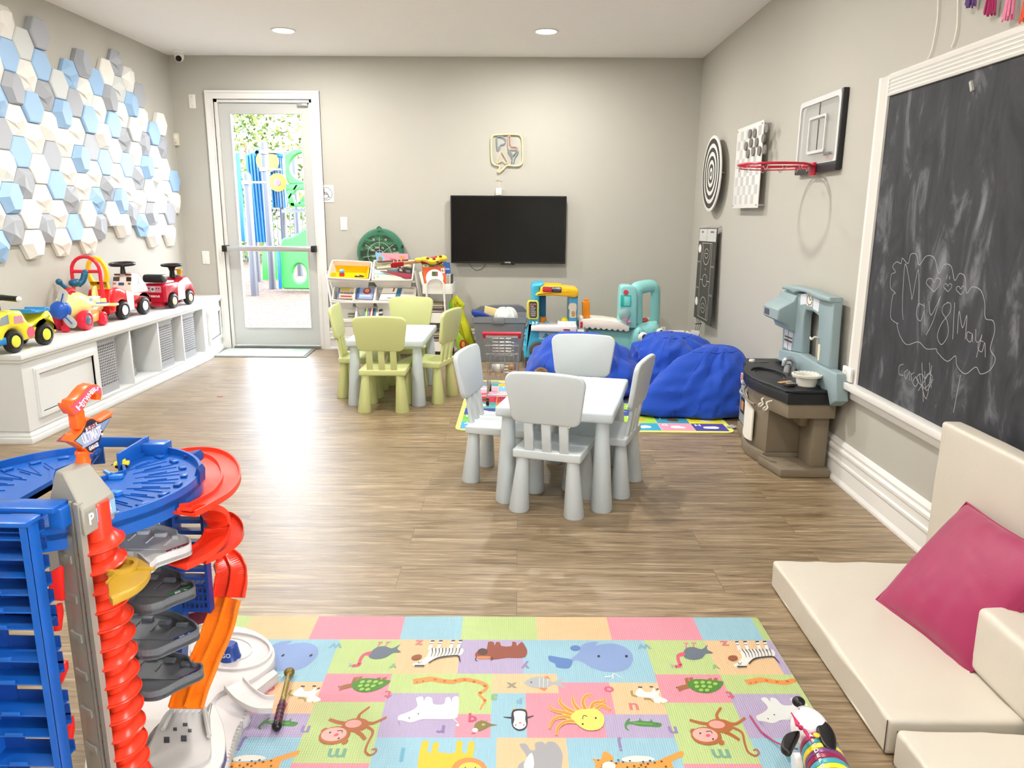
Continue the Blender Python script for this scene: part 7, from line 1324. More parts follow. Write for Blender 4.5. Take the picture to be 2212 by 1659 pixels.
half('top_deck', arcpts(rad(104), rad(258))+[(DC.x-.05, DC.y-.10), (DC.x-.05, DC.y+.02), (DC.x-.085, DC.y+.09), (DC.x-.065, DC.y+.16)])
mb = mbw(G)
for i in range(22):                    # raised parking bays round the deck
    a = rad(-70)+i*rad(320)/21.5
    if rad(82) < a < rad(100): continue
    c = Vector((cos(a), sin(a), 0)); s = Vector((-sin(a), cos(a), 0)); M = fr(DC, c, s)
    mb.box(.228, -.012, .0, .243, .012, .006, M=M, r=.002); mb.box(.13, -.017, 0, .225, -.0162, .0020, M=M).box(.15, .0155, 0, .225, .0162, .0020, M=M).box(.16, -.009, 0, .20, -.0075, .0025, M=M)
mb.build('parking_bays', gb, G)
mb = mbw(G)                            # open frame at the back of the deck
q = [at(205, 975, Z=.80), at(207, 958, Z=.80), at(248, 957, Z=.80), at(263, 958, Z=.80), at(265, 990, Z=.77)]
mb.box(DC.x-.10, DC.y+.255, DC.z+.012, DC.x+.055, DC.y+.262, DC.z+.038, r=.002).box(DC.x+.045, DC.y+.12, DC.z-.012, DC.x+.052, DC.y+.27, DC.z+.04, r=.002).box(DC.x+.045, DC.y+.225, DC.z-.01, DC.x+.11, DC.y+.27, DC.z+.03, r=.004); mb.build('rear_gate', gb, G)
cy_ = at(262, 992, Z=.775); cz_ = thing('toy_car', 'tiny yellow toy car parked at the back of the round blue deck', 'toy car', (cy_.x, cy_.y, DC.z+.001), .3); MB().box(-.017, -.01, .004, .017, .01, .013, P('#f0d22c', .3), r=.003).box(-.008, -.008, .012, .009, .008, .019, P('#f0d22c', .3), r=.003).build('car_body', P('#f0d22c', .3), cz_)
for sx in (-.010, .010):
    for sy in (-.010, .008): MB().cyl((sx, sy, .004), (sx, sy+.002, .004), .004, n=10).build('wheel', blk, cz_)
for px, py, a in ((250, 1025, .1), (248, 1060, -.3), (165, 1030, 1.2)):
    p = at(px, py, Z=DC.z+.01); mbw(G).box(-.015, -.008, 0, .015, .008, .010, M=T(p.x, p.y, DC.z) @ RZ(a), r=.002).tube([(p.x-.012, p.y, DC.z+.01), (p.x-.03, p.y+.01, DC.z+.014)], .005, 8).build('car_clip', P('#2f7ad0', .3), G)
# ---- lift tower: rectangular column with its faces at 45 degrees ----
TF = at(178, 1105, Y=1.31); TL_ = at(110, 1085, Y=1.37); TR_ = at(246, 1075, Y=1.40); TBk = Vector((TL_.x+TR_.x-TF.x, TL_.y+TR_.y-TF.y, 0)); zt = at(178, 1105, Y=1.31).z; ze = zt
pl = lambda u, v: (TF.x+(TR_.x-TF.x)*u+(TL_.x-TF.x)*v, TF.y+(TR_.y-TF.y)*u+(TL_.y-TF.y)*v)
mb = mbw(G); mb.prism([pl(.0, .28), pl(.0, 1), pl(1, 1), pl(1, .72), pl(.16, .72), pl(.16, .28)], zt-ZB, z0=ZB, r=.003)
for v0, v1, h in ((.08, .22, .02), (.30, .36, .01)): mb.prism([pl(-.06, v0), pl(-.06, v1), pl(.12, v1), pl(.12, v0)], zt+.012-ZB, z0=ZB)
mb.prism([pl(-.02, .42), pl(-.06, .70), pl(.05, .95), pl(.1, .42)], zt-ZB-.06, z0=ZB, r=.004)
for i in range(9): z = zt-.12-i*.085; mb.prism([pl(-.09, .5), pl(-.09, .85), pl(0, .85), pl(0, .5)], .018, z0=z, r=.002)
mb.build('lift_column', ggr, G); mbw(G).prism([pl(.90, .0), pl(1, .0), pl(1, .75), pl(.90, .75)], zt-ZB, z0=ZB).build('column_fin', P('#7b786e', .4), G)
# roof of the tower
pk0 = at(172, 1012, Y=1.40); pk1 = at(226, 1008, Y=1.43); e = [Vector((*pl(-.02, 1.02), zt)), Vector((*pl(-.02, -.02), zt)), Vector((*pl(1.02, -.02), zt)), Vector((*pl(1.02, 1.02), zt))]
zr_ = zt+.058; r0 = Vector((*pl(.12, .62), zr_)); r1 = Vector((*pl(.86, .50), zr_)); lo = [v-Vector((0, 0, .05)) for v in e]
r2 = Vector((*pl(.86, .85), zr_)); r3 = Vector((*pl(.12, .85), zr_))
mbw(G).add(lo+e+[r3, r0, r1, r2], [(0, 1, 5, 4), (1, 2, 6, 5), (2, 3, 7, 6), (3, 0, 4, 7), (4, 5, 9, 8), (5, 6, 10, 9), (6, 7, 11, 10), (7, 4, 8, 11), (8, 9, 10, 11), (3, 2, 1, 0)]).build('tower_roof', ggr, G, bevel=.004)
fx = (e[2]-e[1]).normalized(); fn = fx.cross(Vector((0, 0, 1))).normalized(); FMx = fr(Vector((*pl(0, -.02), zt-.022)), fx, (0, 0, 1), fn if fn.y < 0 else -fn); Lf = (e[2]-e[1]).length
mbw(G).text('P', .030, ink('#e9eef2'), FMx @ T(.018, 0, .0012), bold=.001).box(.034, -.013, 0, Lf*.95, .015, .0012, ink('#8fb6d4'), M=FMx).text('1-4', .024, ink('#f2f2ee'), FMx @ T(.060, 0, .0018), bold=.0008).build('parking_sign', ink('#8fb6d4'), G)
# spiral lift
sc0 = Vector((*pl(.52, .12), 0)); sr = .042
def auger(u, v):
    a = 2*pi*17.5*u; z = ZB+.012+(zt-.075-ZB)*u; r_ = .010+(sr-.010)*v; return (sc0.x+r_*cos(a), sc0.y+r_*sin(a), z+.020*(1-v**2))
def auger2(u, v): p = auger(u, 1-v); return (p[0], p[1], p[2]-.004-.007*sin(pi*v))
mb = mbw(G); mb.grid(auger, 560, 6).grid(auger2, 560, 6); mb.tube([auger(i/1400, 1) for i in range(1401)], .0028, 5)
mb.build('spiral_lift', gred, G, label='glossy red spiral lift'); mbw(G).cyl((sc0.x, sc0.y, ZB), (sc0.x, sc0.y, zt), .024, n=18).build('lift_shaft', gred, G)
# red sign on top
o0 = Vector((*pl(.45, .62), zr_)); sn_ = Vector((.93, -.37, 0)).normalized(); sx_ = Vector((0, 0, 1)).cross(sn_).normalized()
so = at(205, 1000, Y=1.40); so = Vector((o0.x, o0.y, 0)); FS = fr(so, sx_, (0, 0, 1), sn_)
def zs(l): return [(100+x/5.927, 820+y/5.927) for x, y in l]
def sgn(l): return [((p-so).dot(sx_), p.z) for p in (atp(x, y, so, sn_) for x, y in zs(l))]
FSb = FS @ T(0, 0, -.030)
flame = [(285, 310), (330, 345), (335, 310), (350, 270), (400, 245), (470, 150), (530, 85), (600, 55), (660, 65), (705, 110), (715, 180), (700, 265), (690, 210), (650, 172), (610, 180), (560, 250), (510, 330), (470, 400), (420, 440), (360, 455), (315, 410), (350, 390), (375, 370), (320, 350)]
flame = [(280, 315), (320, 330), (335, 272), (400, 240), (470, 150), (530, 88), (600, 55), (665, 68), (708, 115), (718, 190), (702, 262), (640, 262), (648, 205), (622, 180), (590, 200), (545, 275), (500, 350), (460, 410), (410, 448), (350, 452), (318, 405), (290, 370)]
mbw(G).prism(sgn(flame), .030, M=FSb, r=.002).build('flame_logo', gor, G)
fi = [(300, 320), (340, 335), (350, 290), (410, 258), (480, 165), (540, 102), (600, 70), (655, 80), (692, 120), (700, 180), (685, 200), (655, 165), (610, 160), (570, 190), (520, 280), (480, 345), (440, 395), (400, 425), (355, 432), (330, 400), (370, 385), (390, 360), (340, 372), (300, 345)]
mbw(G).prism(sgn(fi), .001, M=FS).build('logo_panel', ink('#c8506a'), G)
def fit(mb, s, pl, pr, hpx, c, dz, k=1.0, bold=.0005):      # lettering fitted between two points of the sign
    a = atp(*zs([pl])[0], so, sn_); b = atp(*zs([pr])[0], so, sn_); A = Vector(((a-so).dot(sx_), a.z)); B = Vector(((b-so).dot(sx_), b.z)); W_ = (B-A).length; h_ = hpx/5.927/FP*1.65
    w0 = MB().text(s, h_*1.4, None, bold=bold).v; ww = max(v[0] for v in w0)-min(v[0] for v in w0); mb.text(s, h_*1.4, ink(c), FS @ T((A.x+B.x)/2, (A.y+B.y)/2, dz) @ RZ(atan2(B.y-A.y, B.x-A.x)), bold=bold, sx=W_/ww*k)
mb = mbw(G)
LT = [('H', (395, 375), (450, 310), 70), ('O', (445, 335), (478, 300), 65), ('T', (470, 300), (500, 262), 62), ('W', (500, 262), (548, 205), 66), ('H', (542, 200), (570, 165), 60), ('E', (572, 165), (592, 143), 55), ('E', (592, 143), (612, 126), 50), ('L', (612, 126), (634, 115), 46), ('S', (636, 115), (662, 118), 42)]
for ch, a_, b_, h_ in LT: fit(mb, ch, a_, b_, h_, '#f1dadc', .0016)
for ch, x, y, sz, an in () and (('H', 425, 350, .026, .75), ('O', 458, 318, .022, .85), ('T', 478, 280, .026, .9), ('W', 520, 228, .026, .85), ('H', 553, 180, .021, .8), ('E', 580, 150, .019, .65), ('E', 602, 132, .018, .5), ('L', 622, 120, .017, .35), ('S', 646, 118, .016, -.1)):
    p = atp(*zs([(x, y)])[0], so, sn_); mb.text(ch, sz*1.25, ink('#f1dadc'), FS @ T((p-so).dot(sx_), p.z, .0016) @ RZ(an), bold=.0009)
mb.build('logo_lettering', ink('#f1dadc'), G)
star = [(345, 790), (120, 790), (125, 770), (320, 690), (400, 640), (470, 590), (500, 530), (540, 490), (600, 485), (640, 505), (690, 520), (720, 500), (860, 405), (870, 440), (800, 560), (730, 680), (700, 770), (650, 880), (590, 950), (540, 940), (500, 890), (400, 850)]
star = [(330, 800), (355, 745), (450, 670), (490, 590), (515, 520), (560, 492), (610, 490), (650, 515), (700, 525), (868, 410), (720, 690), (700, 770), (650, 880), (600, 950), (550, 948), (500, 895), (440, 860)]
mbw(G).prism(sgn(star), .032, M=FS @ T(0, 0, -.032), r=.002).build('star_sign', gor, G)
arm = sgn([(350, 800), (360, 720), (400, 700), (400, 790)]); p1 = at(122, 955, Y=1.46); mbw(G).add([FS @ Vector((*sgn([(345, 760)])[0], -.004)), FS @ Vector((*sgn([(420, 830)])[0], -.004)), FS @ Vector((*sgn([(380, 720)])[0], -.032)), FS @ Vector((*sgn([(470, 650)])[0], -.004)), Vector(at(121, 953, Y=1.47))], [(0, 1, 4), (0, 4, 3), (3, 4, 2), (1, 2, 4), (0, 3, 2), (0, 2, 1)]).build('star_point', gor, G)
mb = mbw(G); mb.prism(sgn([(355, 785), (450, 685), (495, 600), (515, 535), (560, 505), (600, 505), (650, 540), (690, 545), (835, 470), (715, 680), (690, 770), (640, 880), (590, 935), (545, 930), (510, 885), (450, 850)]), .001, ink('#2b2536'), FS)
mb.prism(sgn([(365, 785), (450, 700), (470, 670), (480, 850), (440, 835)]), .0016, ink('#8fa3b4'), FS).prism(sgn([(690, 560), (820, 485), (715, 660), (690, 600)]), .0016, ink('#7790b4'), FS).prism(sgn([(495, 620), (635, 545), (640, 585), (505, 665)]), .002, ink('#e9dde0'), FS).prism(sgn([(450, 690), (480, 680), (650, 570), (690, 560), (690, 690), (660, 770), (460, 885)]), .0018, ink('#9a9fc0'), FS)
mb.build('star_panel', ink('#2b2536'), G)
def sgtxt(mb, s, x, y, sz, an, c, sx=1.0, sh=0): p = atp(*zs([(x, y)])[0], so, sn_); mb.text(s, sz, ink(c), FS @ T((p-so).dot(sx_), p.z, .0026) @ RZ(an), bold=.0007, sx=sx, shear=sh)
mb = mbw(G); fit(mb, 'SUPER', (510, 640), (632, 572), 56, '#6a2034', .0026); fit(mb, 'ULTIMATE', (455, 775), (698, 650), 118, '#f2ecee', .0026); fit(mb, 'GARAGE', (535, 890), (655, 825), 46, '#e9dde0', .0026); mb.build('star_lettering', ink('#f2ecee'), G)
pz = zr_-.01; tp = sgn([(560, 940)])[0][1]; t2 = sgn([(430, 440)])[0][1]; c1 = sgn([(540, 1000)])[0]; c2 = sgn([(460, 500)])[0]
mbw(G).lathe([(.013, pz), (.014, pz+.012), (.012, pz+.02), (.014, pz+.03), (.011, tp+.005), (0, tp+.005)], 16, M=fr(FS @ Vector((c1[0], 0, -.016)), (1, 0, 0), (0, 1, 0))).build('sign_stem', gor, G)
mbw(G).box(c2[0]-.011, sgn([(500, 560)])[0][1]-.01, -.026, c2[0]+.011, t2+.006, -.004, M=FS, r=.003).build('logo_stem', gor, G)
# ---- parking levels ----
def zl(l): return [(230+x/4.148, 1100+y/4.148) for x, y in l]
def level(name, pts, zpt, m, rim=.016, sub=3, col='P1', strip='#5a2a78', ls=None, Y=1.50):
    z = at(*zl([zpt])[0], Y=Y).z; q = [at(x, y, Z=z) for x, y in zl(pts)]; pl_ = sp2([(p.x, p.y) for p in q], sub); ar = sum(pl_[i][0]*pl_[(i+1) % len(pl_)][1]-pl_[(i+1) % len(pl_)][0]*pl_[i][1] for i in range(len(pl_))); pl_ = pl_ if ar > 0 else pl_[::-1]
    cx = sum(p[0] for p in pl_)/len(pl_); cy = sum(p[1] for p in pl_)/len(pl_); inn = [(cx+(x-cx)*.95, cy+(y-cy)*.93) for x, y in pl_]
    mb = mbw(G); mb.prism(pl_, .010, z0=z-.022).ring(pl_, inn, .022, z0=z-.020)
    o = mb.build(name, m, G)
    c = Vector((cx, cy, 0)); mb = mbw(G)
    for k in range(3):
        a = c+Vector((-.05+.045*k, .035-.012*k, 0)); mb.box(a.x-.017, a.y-.012, z-.012, a.x-.014, a.y+.02, z-.009).box(a.x-.012, a.y+.018, z-.012, a.x+.014, a.y+.030, z-.003, r=.002)
    mb.box(cx-.05, cy-.02, z-.012, cx+.05, cy-.0185, z-.0105); mb.build('bay_marks', m, o)
    a, b = [at(x, y, Z=z-.008) for x, y in zl(ls)]; d = b-a; d.z = 0; nn = Vector((d.y, -d.x, 0)).normalized(); nn = nn if nn.y < 0 else -nn; M = fr(a+nn*.002, d, (0, 0, 1), nn)
    mbw(G).box(0, -.007, 0, d.length, .007, .0012, ink(strip), M=M).text(col+'  >', .013, ink('#ece8ee'), M @ T(d.length*.5, 0, .0016), bold=.0006).build('level_label', ink(strip), o)
    return z
level('parking_level', [(20, 130), (80, 150), (200, 125), (265, 125), (395, 130), (520, 155), (630, 190), (645, 225), (730, 250), (757, 280), (750, 325), (640, 368), (545, 400), (450, 435), (410, 475), (370, 478), (280, 400), (150, 385), (20, 380)], (750, 300), glt, col='P4', strip='#8c3350', ls=((530, 395), (730, 322)))
z4_ = at(*zl([(750, 300)])[0], Y=1.50).z+.016
yq = [at(x, y, Z=z4_) for x, y in zl([(20, 390), (100, 372), (200, 385), (310, 425), (380, 480), (385, 540), (330, 620), (240, 690), (130, 740), (20, 750)])]; yp = sp2([(p.x, p.y) for p in yq], 3); yp = yp[::-1] if sum(yp[i][0]*yp[(i+1) % len(yp)][1]-yp[(i+1) % len(yp)][0]*yp[i][1] for i in range(len(yp))) < 0 else yp
tt_ = mbw(G).prism(yp, .014, z0=z4_-.02, r=.002).build('turntable', gyl, G, label='mustard yellow turntable'); p = at(*zl([(135, 510)])[0], Z=z4_); mbw(G).lathe([(.03, -.008), (.03, .004), (.022, .004), (.022, -.004), (.0, -.004)], 20, M=T(p.x, p.y, z4_)).box(p.x+.03, p.y-.003, z4_-.007, p.x+.065, p.y+.002, z4_-.002).box(p.x-.0, p.y-.06, z4_-.007, p.x+.004, p.y-.03, z4_-.002).build('turntable_hub', gyl, tt_)
level('parking_level', [(60, 860), (155, 830), (260, 720), (390, 530), (430, 512), (520, 515), (640, 560), (670, 580), (685, 625), (750, 640), (785, 665), (790, 705), (690, 750), (580, 790), (500, 830), (400, 858), (300, 862), (160, 830)], (780, 690), gdk, col='P3', strip='#3c7a52', ls=((560, 780), (760, 700)))
level('parking_level', [(40, 960), (135, 925), (330, 885), (480, 895), (640, 935), (750, 985), (815, 1035), (822, 1085), (700, 1150), (600, 1195), (500, 1240), (400, 1268), (280, 1270), (180, 1240), (60, 1240)], (820, 1060), gdk, col='P2', strip='#33407c', ls=((598, 1180), (795, 1085)))
level('parking_level', [(60, 1320), (165, 1280), (370, 1255), (520, 1262), (640, 1290), (735, 1318), (770, 1378), (855, 1385), (858, 1440), (740, 1500), (640, 1545), (540, 1600), (440, 1638), (320, 1640), (200, 1610), (60, 1600)], (850, 1420), gdk, col='P1', strip='#5c2f6c', ls=((640, 1540), (830, 1445)))
# ---- blue ladders and posts behind ----
def bars(mb, L, R, ys, Y, d, w0=3.0, m=None):
    """L, R: picture x at top and bottom of the two side rails"""
    (x0, y0), (x1, y1) = L; (x2, y2), (x3, y3) = R
    slab(mb, [(x0-w0, y0), (x0+w0, y0), (x1+w0, y1), (x1-w0, y1)], Y, d, m); slab(mb, [(x2-w0, y2), (x2+w0, y2), (x3+w0, y3), (x3-w0, y3)], Y, d, m)
    for y, h in ys: k = (y-y0)/(y1-y0); a = x0+(x1-x0)*k; b = x2+(x3-x2)*k; slab(mb, [(a, y), (b, y+1), (b, y+h), (a, y+h)], Y+.002, d*.8, m)
    return mb
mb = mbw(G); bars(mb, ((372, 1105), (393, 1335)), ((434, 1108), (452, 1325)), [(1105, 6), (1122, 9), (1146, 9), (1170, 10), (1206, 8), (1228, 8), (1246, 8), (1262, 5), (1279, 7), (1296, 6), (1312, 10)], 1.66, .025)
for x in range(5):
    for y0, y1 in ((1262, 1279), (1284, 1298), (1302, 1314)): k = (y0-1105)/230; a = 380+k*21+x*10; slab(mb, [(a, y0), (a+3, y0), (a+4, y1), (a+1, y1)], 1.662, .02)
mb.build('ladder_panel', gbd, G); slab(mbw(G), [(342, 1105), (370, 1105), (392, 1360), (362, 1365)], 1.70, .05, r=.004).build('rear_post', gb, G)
slab(mbw(G), [(355, 1340), (470, 1310), (472, 1335), (360, 1372)], 1.75, .03).build('rear_brace', P('#7a3048', .4), G)
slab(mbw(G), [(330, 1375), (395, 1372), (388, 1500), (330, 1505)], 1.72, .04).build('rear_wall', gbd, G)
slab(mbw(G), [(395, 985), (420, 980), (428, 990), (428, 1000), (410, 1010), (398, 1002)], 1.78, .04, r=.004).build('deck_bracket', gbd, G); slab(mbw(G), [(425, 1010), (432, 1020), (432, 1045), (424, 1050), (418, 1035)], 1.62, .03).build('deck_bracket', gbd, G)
# ---- coiling red track and orange ramp ----
def track(name, pts, wd, m, rails=3, hgt=.010, k=8, bank=0.0, par=None):
    c = smooth_path([at(x, y, Y=Y) for x, y, Y in pts], k); n = len(c); ws = smooth_path([(w_, 0, 0) for w_ in ([wd]*len(pts) if not hasattr(wd, '__len__') else wd)], k); secs = []
    for i, p in enumerate(c):
        d = (c[min(n-1, i+1)]-c[max(0, i-1)]).normalized(); s = d.cross(Vector((0, 0, 1))).normalized(); u = s.cross(d).normalized(); w_ = ws[i].x/2; sec = []
        prof = []
        for r_ in range(rails):
            x0 = -1+2*r_/(rails-1); e = .07
            prof += [(x0-(0 if r_ == 0 else e), .001), (x0-(0 if r_ == 0 else e*.7), hgt), (x0+(0 if r_ == rails-1 else e*.7), hgt), (x0+(0 if r_ == rails-1 else e), .001)]
        prof = [(-1.04, -.004), (-1.04, hgt)]+prof[1:-1]+[(1.04, hgt), (1.04, -.004)]
        secs.append([p+s*(x*w_)+u*y for x, y in prof])
    q = len(secs[0]); mb = mbw(G); vs = [v for s in secs for v in s]; fs = []
    for i in range(n-1):
        for j in range(q): fs.append((i*q+j, i*q+(j+1) % q, (i+1)*q+(j+1) % q, (i+1)*q+j))
    fs += [list(range(q)), list(range((n-1)*q, n*q))[::-1]]; mb.add(vs, fs, m, False); return mb.build(name, m, par or G)
track('curved_track', [(372, 1000, 1.90), (400, 985, 1.93), (440, 985, 1.92), (470, 1002, 1.86), (480, 1035, 1.76), (462, 1065, 1.66), (425, 1088, 1.56), (385, 1108, 1.50)], .085, gred)
track('curved_track', [(400, 1100, 1.50), (440, 1098, 1.56), (465, 1115, 1.62), (470, 1150, 1.62), (452, 1180, 1.56), (415, 1205, 1.50), (380, 1222, 1.46)], [.03, .045, .055, .055, .055, .06, .06], gred, rails=2)
track('curved_track', [(450, 1118, 1.75), (485, 1120, 1.74), (505, 1140, 1.70), (503, 1165, 1.64), (475, 1190, 1.58), (430, 1212, 1.52)], .04, gred, rails=2)
track('curved_track', [(420, 1203, 1.72), (452, 1194, 1.74), (482, 1203, 1.75), (498, 1230, 1.73), (499, 1260, 1.71), (494, 1290, 1.69)], [.04, .055, .066, .07, .075, .078], gred)
track('ramp_track', [(494, 1290, 1.69), (480, 1335, 1.665), (460, 1390, 1.62), (437, 1440, 1.58), (415, 1490, 1.535), (402, 1530, 1.50)], [.072, .072, .072, .074, .074, .074], P('#f77a16', .3), k=5)
# ---- pale base with loop, ramps and launcher ----
def plan(pts, z, sm=3): q = [at(x, y, Z=z) for x, y in pts]; p = sp2([(a.x, a.y) for a in q], sm) if sm else [(a.x, a.y) for a in q]; ar = sum(p[i][0]*p[(i+1) % len(p)][1]-p[(i+1) % len(p)][0]*p[i][1] for i in range(len(p))); return p if ar > 0 else p[::-1]
loop_ = [(395, 1380), (440, 1358), (510, 1352), (565, 1370), (592, 1400), (588, 1432), (555, 1460), (515, 1482), (470, 1498), (420, 1560), (390, 1500)]
mbw(G).prism(plan(loop_, .055), .045, z0=ZB-.003, r=.004).build('loop_base', gwh, G)
mbw(G).ring(plan([(500+88*cos(a), 1404+42*sin(a)) for a in [2*pi*i/36 for i in range(36)]], .062, 0), plan([(500+83*cos(a), 1404+38*sin(a)) for a in [2*pi*i/36 for i in range(36)]], .062, 0), .008, z0=.055).ring(plan([(494+52*cos(a), 1400+26*sin(a)) for a in [2*pi*i/36 for i in range(36)]], .06, 0), plan([(494+49*cos(a), 1400+24*sin(a)) for a in [2*pi*i/36 for i in range(36)]], .06, 0), .003, z0=.055).build('loop_rim', gwh, G)
mbw(G).prism(plan([(250, 1490), (330, 1470), (400, 1500), (470, 1495), (520, 1500), (540, 1540), (520, 1560), (505, 1590), (492, 1659), (480, 1760), (200, 1760), (200, 1560)], .04), .030, z0=ZB-.003, r=.004).build('base_plate', gwh, G)
p = at(497, 1418, Z=.058); mbw(G).lathe([(0, .0), (.032, 0), (.03, .004), (.024, .040), (.018, .045), (0, .045)], 20, M=T(p.x, p.y, .056)).build('loop_bollard', P('#1f3f8c', .3), G); 
M = fr(Vector((p.x, p.y-.030, .078)), (1, 0, 0), (0, .2, 1)); mbw(G).text('GO', .018, ink('#b7c3dd'), M, bold=.0006).build('bollard_print', ink('#b7c3dd'), G)
track('exit_ramp', [(505, 1478, 1.84), (530, 1505, 1.80), (560, 1522, 1.785), (590, 1524, 1.79)], .055, gwh, rails=2, hgt=.012)
mbw(G).prism(plan([(520, 1490), (592, 1452), (600, 1460), (540, 1508)], .035, 0), .03, z0=ZB).build('kerb_ramp', gwh, G)
mb = mbw(G)
for i in range(14): k = i/13; a = at(538+60*k, 1510-50*k, Z=.03); mb.box(a.x-.0012, a.y-.006, ZB, a.x+.0012, a.y+.002, .040)
mb.build('kerb_ribs', P('#b9b3ac', .4), G)
mb = mbw(G)
for i in range(16): k = i/15; a = at(532-44*k, 1545+115*k, Z=.03); mb.box(a.x-.004, a.y-.0012, ZB, a.x+.003, a.y+.0012, .044)
mb.build('base_ribs', P('#b9b3ac', .4), G)
dm_ = P('#b4b0aa', .4)
mbw(G).prism(plan([(345, 1560), (372, 1530), (445, 1528), (455, 1600), (450, 1640), (400, 1659), (330, 1659), (325, 1610)], .075), .035, z0=.042, r=.004).build('launcher', dm_, G)
mb = mbw(G)
for x, y, w_, h in ((400, 1565, 5, 3), (410, 1578, 4, 3), (360, 1598, 6, 6), (397, 1595, 6, 6), (378, 1575, 4, 3)): mb.prism(plan([(x-w_, y-h), (x+w_, y-h), (x+w_, y+h), (x-w_, y+h)], .078, 0), .0015, z0=.0772)
mb.build('launcher_slots', P('#3a3a3c', .4), G)
for a, b in (((372, 1532), (352, 1575)), ((440, 1530), (452, 1590))): mbw(G).tube([at(*a, Z=.085), at((a[0]+b[0])/2, (a[1]+b[1])/2, Z=.09), at(*b, Z=.085)], .006, 8).build('launcher_rail', dm_, G)
for i in range(5): a = at(382+14*i, 1530, Z=.085); mbw(G).tube([a, a+Vector((-.004, -.016, -.002))], .0022, 6).build('track_clip', glt, G)
mbw(G).prism(plan([(440, 1590), (455, 1520), (475, 1545), (488, 1600), (475, 1659), (430, 1659)], .06), .022, z0=.042, r=.006).build('rock_ramp', P('#cfcbc2', .35), G)
mbw(G).ring(plan([(395+95*cos(a), 1650+110*sin(a)) for a in [2*pi*i/40 for i in range(40)]], .05, 0), plan([(395+88*cos(a), 1650+103*sin(a)) for a in [2*pi*i/40 for i in range(40)]], .05, 0), .012, z0=.043).build('turn_ring', gwh, G)
mbw(G).prism(plan([(478, 1625), (487, 1600), (490, 1640), (478, 1680)], .058, 0), .001, z0=.0565).build('ring_sticker', ink('#3a2f5c'), G)
mbw(G).ring(plan([(290+28*cos(a), 1625+24*sin(a)) for a in [2*pi*i/30 for i in range(30)]], .045, 0), plan([(290+24*cos(a), 1625+20*sin(a)) for a in [2*pi*i/30 for i in range(30)]], .045, 0), .003, z0=.0435).build('floor_ring', P('#b9bcbe', .4), G)
# ---- blue shelf rack at the far left of the garage ----
Yr = 1.24; X0 = at(60, 1165, Y=Yr).x; Y2 = Yr+.034; ztr = at(60, 1140, Y=Yr).z
mbw(G).box(X0-.004, Yr, ZB, X0, Y2, ztr, r=.001).box(X0-.012, Yr-.002, ZB, X0, Yr+.003, ztr).build('rack_side', gb, G)
mbw(G).box(X0-.145, Yr, ZB, X0-.139, Y2+.03, ztr).build('rack_side', gb, G)
mbw(G).box(X0-.16, Yr-.004, ztr, X0+.004, Yr+.04, ztr+.010, r=.003).box(X0-.16, Yr+.05, ztr+.004, X0+.02, Yr+.10, ztr+.016, r=.003).box(X0+.0, Yr+.06, ztr-.03, X0+.03, Yr+.12, ztr+.01, r=.004).build('rack_top', gb, G)
for y in (1168, 1211, 1249, 1287, 1325, 1361, 1431, 1480, 1548, 1593, 1656):
    z = at(40, y, Y=Yr).z; mbw(G).box(X0-.14, Yr+.002, z-.0015, X0-.002, Yr+.05, z+.0015).box(X0-.10, Yr+.001, z, X0-.065, Yr+.005, z+.008, r=.001).build('rack_shelf', gb, G)
mb = mbw(G)
for y in (1150, 1190, 1230, 1268, 1306, 1342, 1362, 1410, 1445, 1465, 1530, 1560, 1580, 1640): z = at(40, y, Y=Yr).z; mb.box(X0-.14, Yr+.05, z-.020, X0-.002, Yr+.053, z+.004)
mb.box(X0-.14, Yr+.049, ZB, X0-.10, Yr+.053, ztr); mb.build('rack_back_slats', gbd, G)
for l in ([(101, 1240), (126, 1226), (131, 1232), (132, 1262), (134, 1300), (105, 1298)], [(119, 1308), (128, 1308), (131, 1330), (127, 1365), (114, 1366), (113, 1350)], [(126, 1432), (140, 1433), (142, 1450), (132, 1478), (120, 1494), (110, 1494), (112, 1470)], [(140, 1553), (153, 1553), (156, 1580), (151, 1612), (139, 1614), (139, 1590)]): slab(mbw(G), l, 1.335, .014, r=.004).build('red_lever', P('#ee2b25', .35), G)
slab(mbw(G), [(85, 1150), (120, 1135), (122, 1180), (95, 1200), (88, 1180)], 1.50, .03).build('pale_side_ramp', glt, G)
slab(mbw(G), [(98, 1180), (125, 1170), (135, 1240), (112, 1262)], 1.55, .02).build('pale_side_ramp', glt, G)
mbw(G).tube(smooth_path([at(-40, 1560, Z=.1), at(0, 1640, Z=.1), at(30, 1665, Z=.1)]), .004, 6).build('floor_hoop', glt, G)
# ================= playground outside the glass door =================
def chips():
    m = bpy.data.materials.new('wood_chips'); m.use_nodes = True; n = m.node_tree.nodes; L = m.node_tree.links.new; tc = n.new('ShaderNodeTexCoord'); v = n.new('ShaderNodeTexVoronoi'); v.inputs['Scale'].default_value = 22; L(tc.outputs['Object'], v.inputs[0]); r = n.new('ShaderNodeValToRGB'); e = r.color_ramp.elements
    e[0].color = lin('#2a1c12'); e[1].color = lin('#4e3d2c'); k = e.new(.5); k.color = lin('#3a2a1c'); L(v.outputs['Color'], r.inputs[0]); L(r.outputs[0], n['Principled BSDF'].inputs['Base Color']); n['Principled BSDF'].inputs['Roughness'].default_value = .9
    b = n.new('ShaderNodeBump'); b.inputs['Strength'].default_value = .8; b.inputs['Distance'].default_value = .03; L(v.outputs['Distance'], b.inputs['Height']); L(b.outputs[0], n['Principled BSDF'].inputs['Normal']); return m
tag(MB().box(-22, YB+.151, -.12, 10, 36, -.02).build('wood_chip_ground', chips()), 'pale wood chips covering the playground outside the door', 'wood chips', kind='stuff')
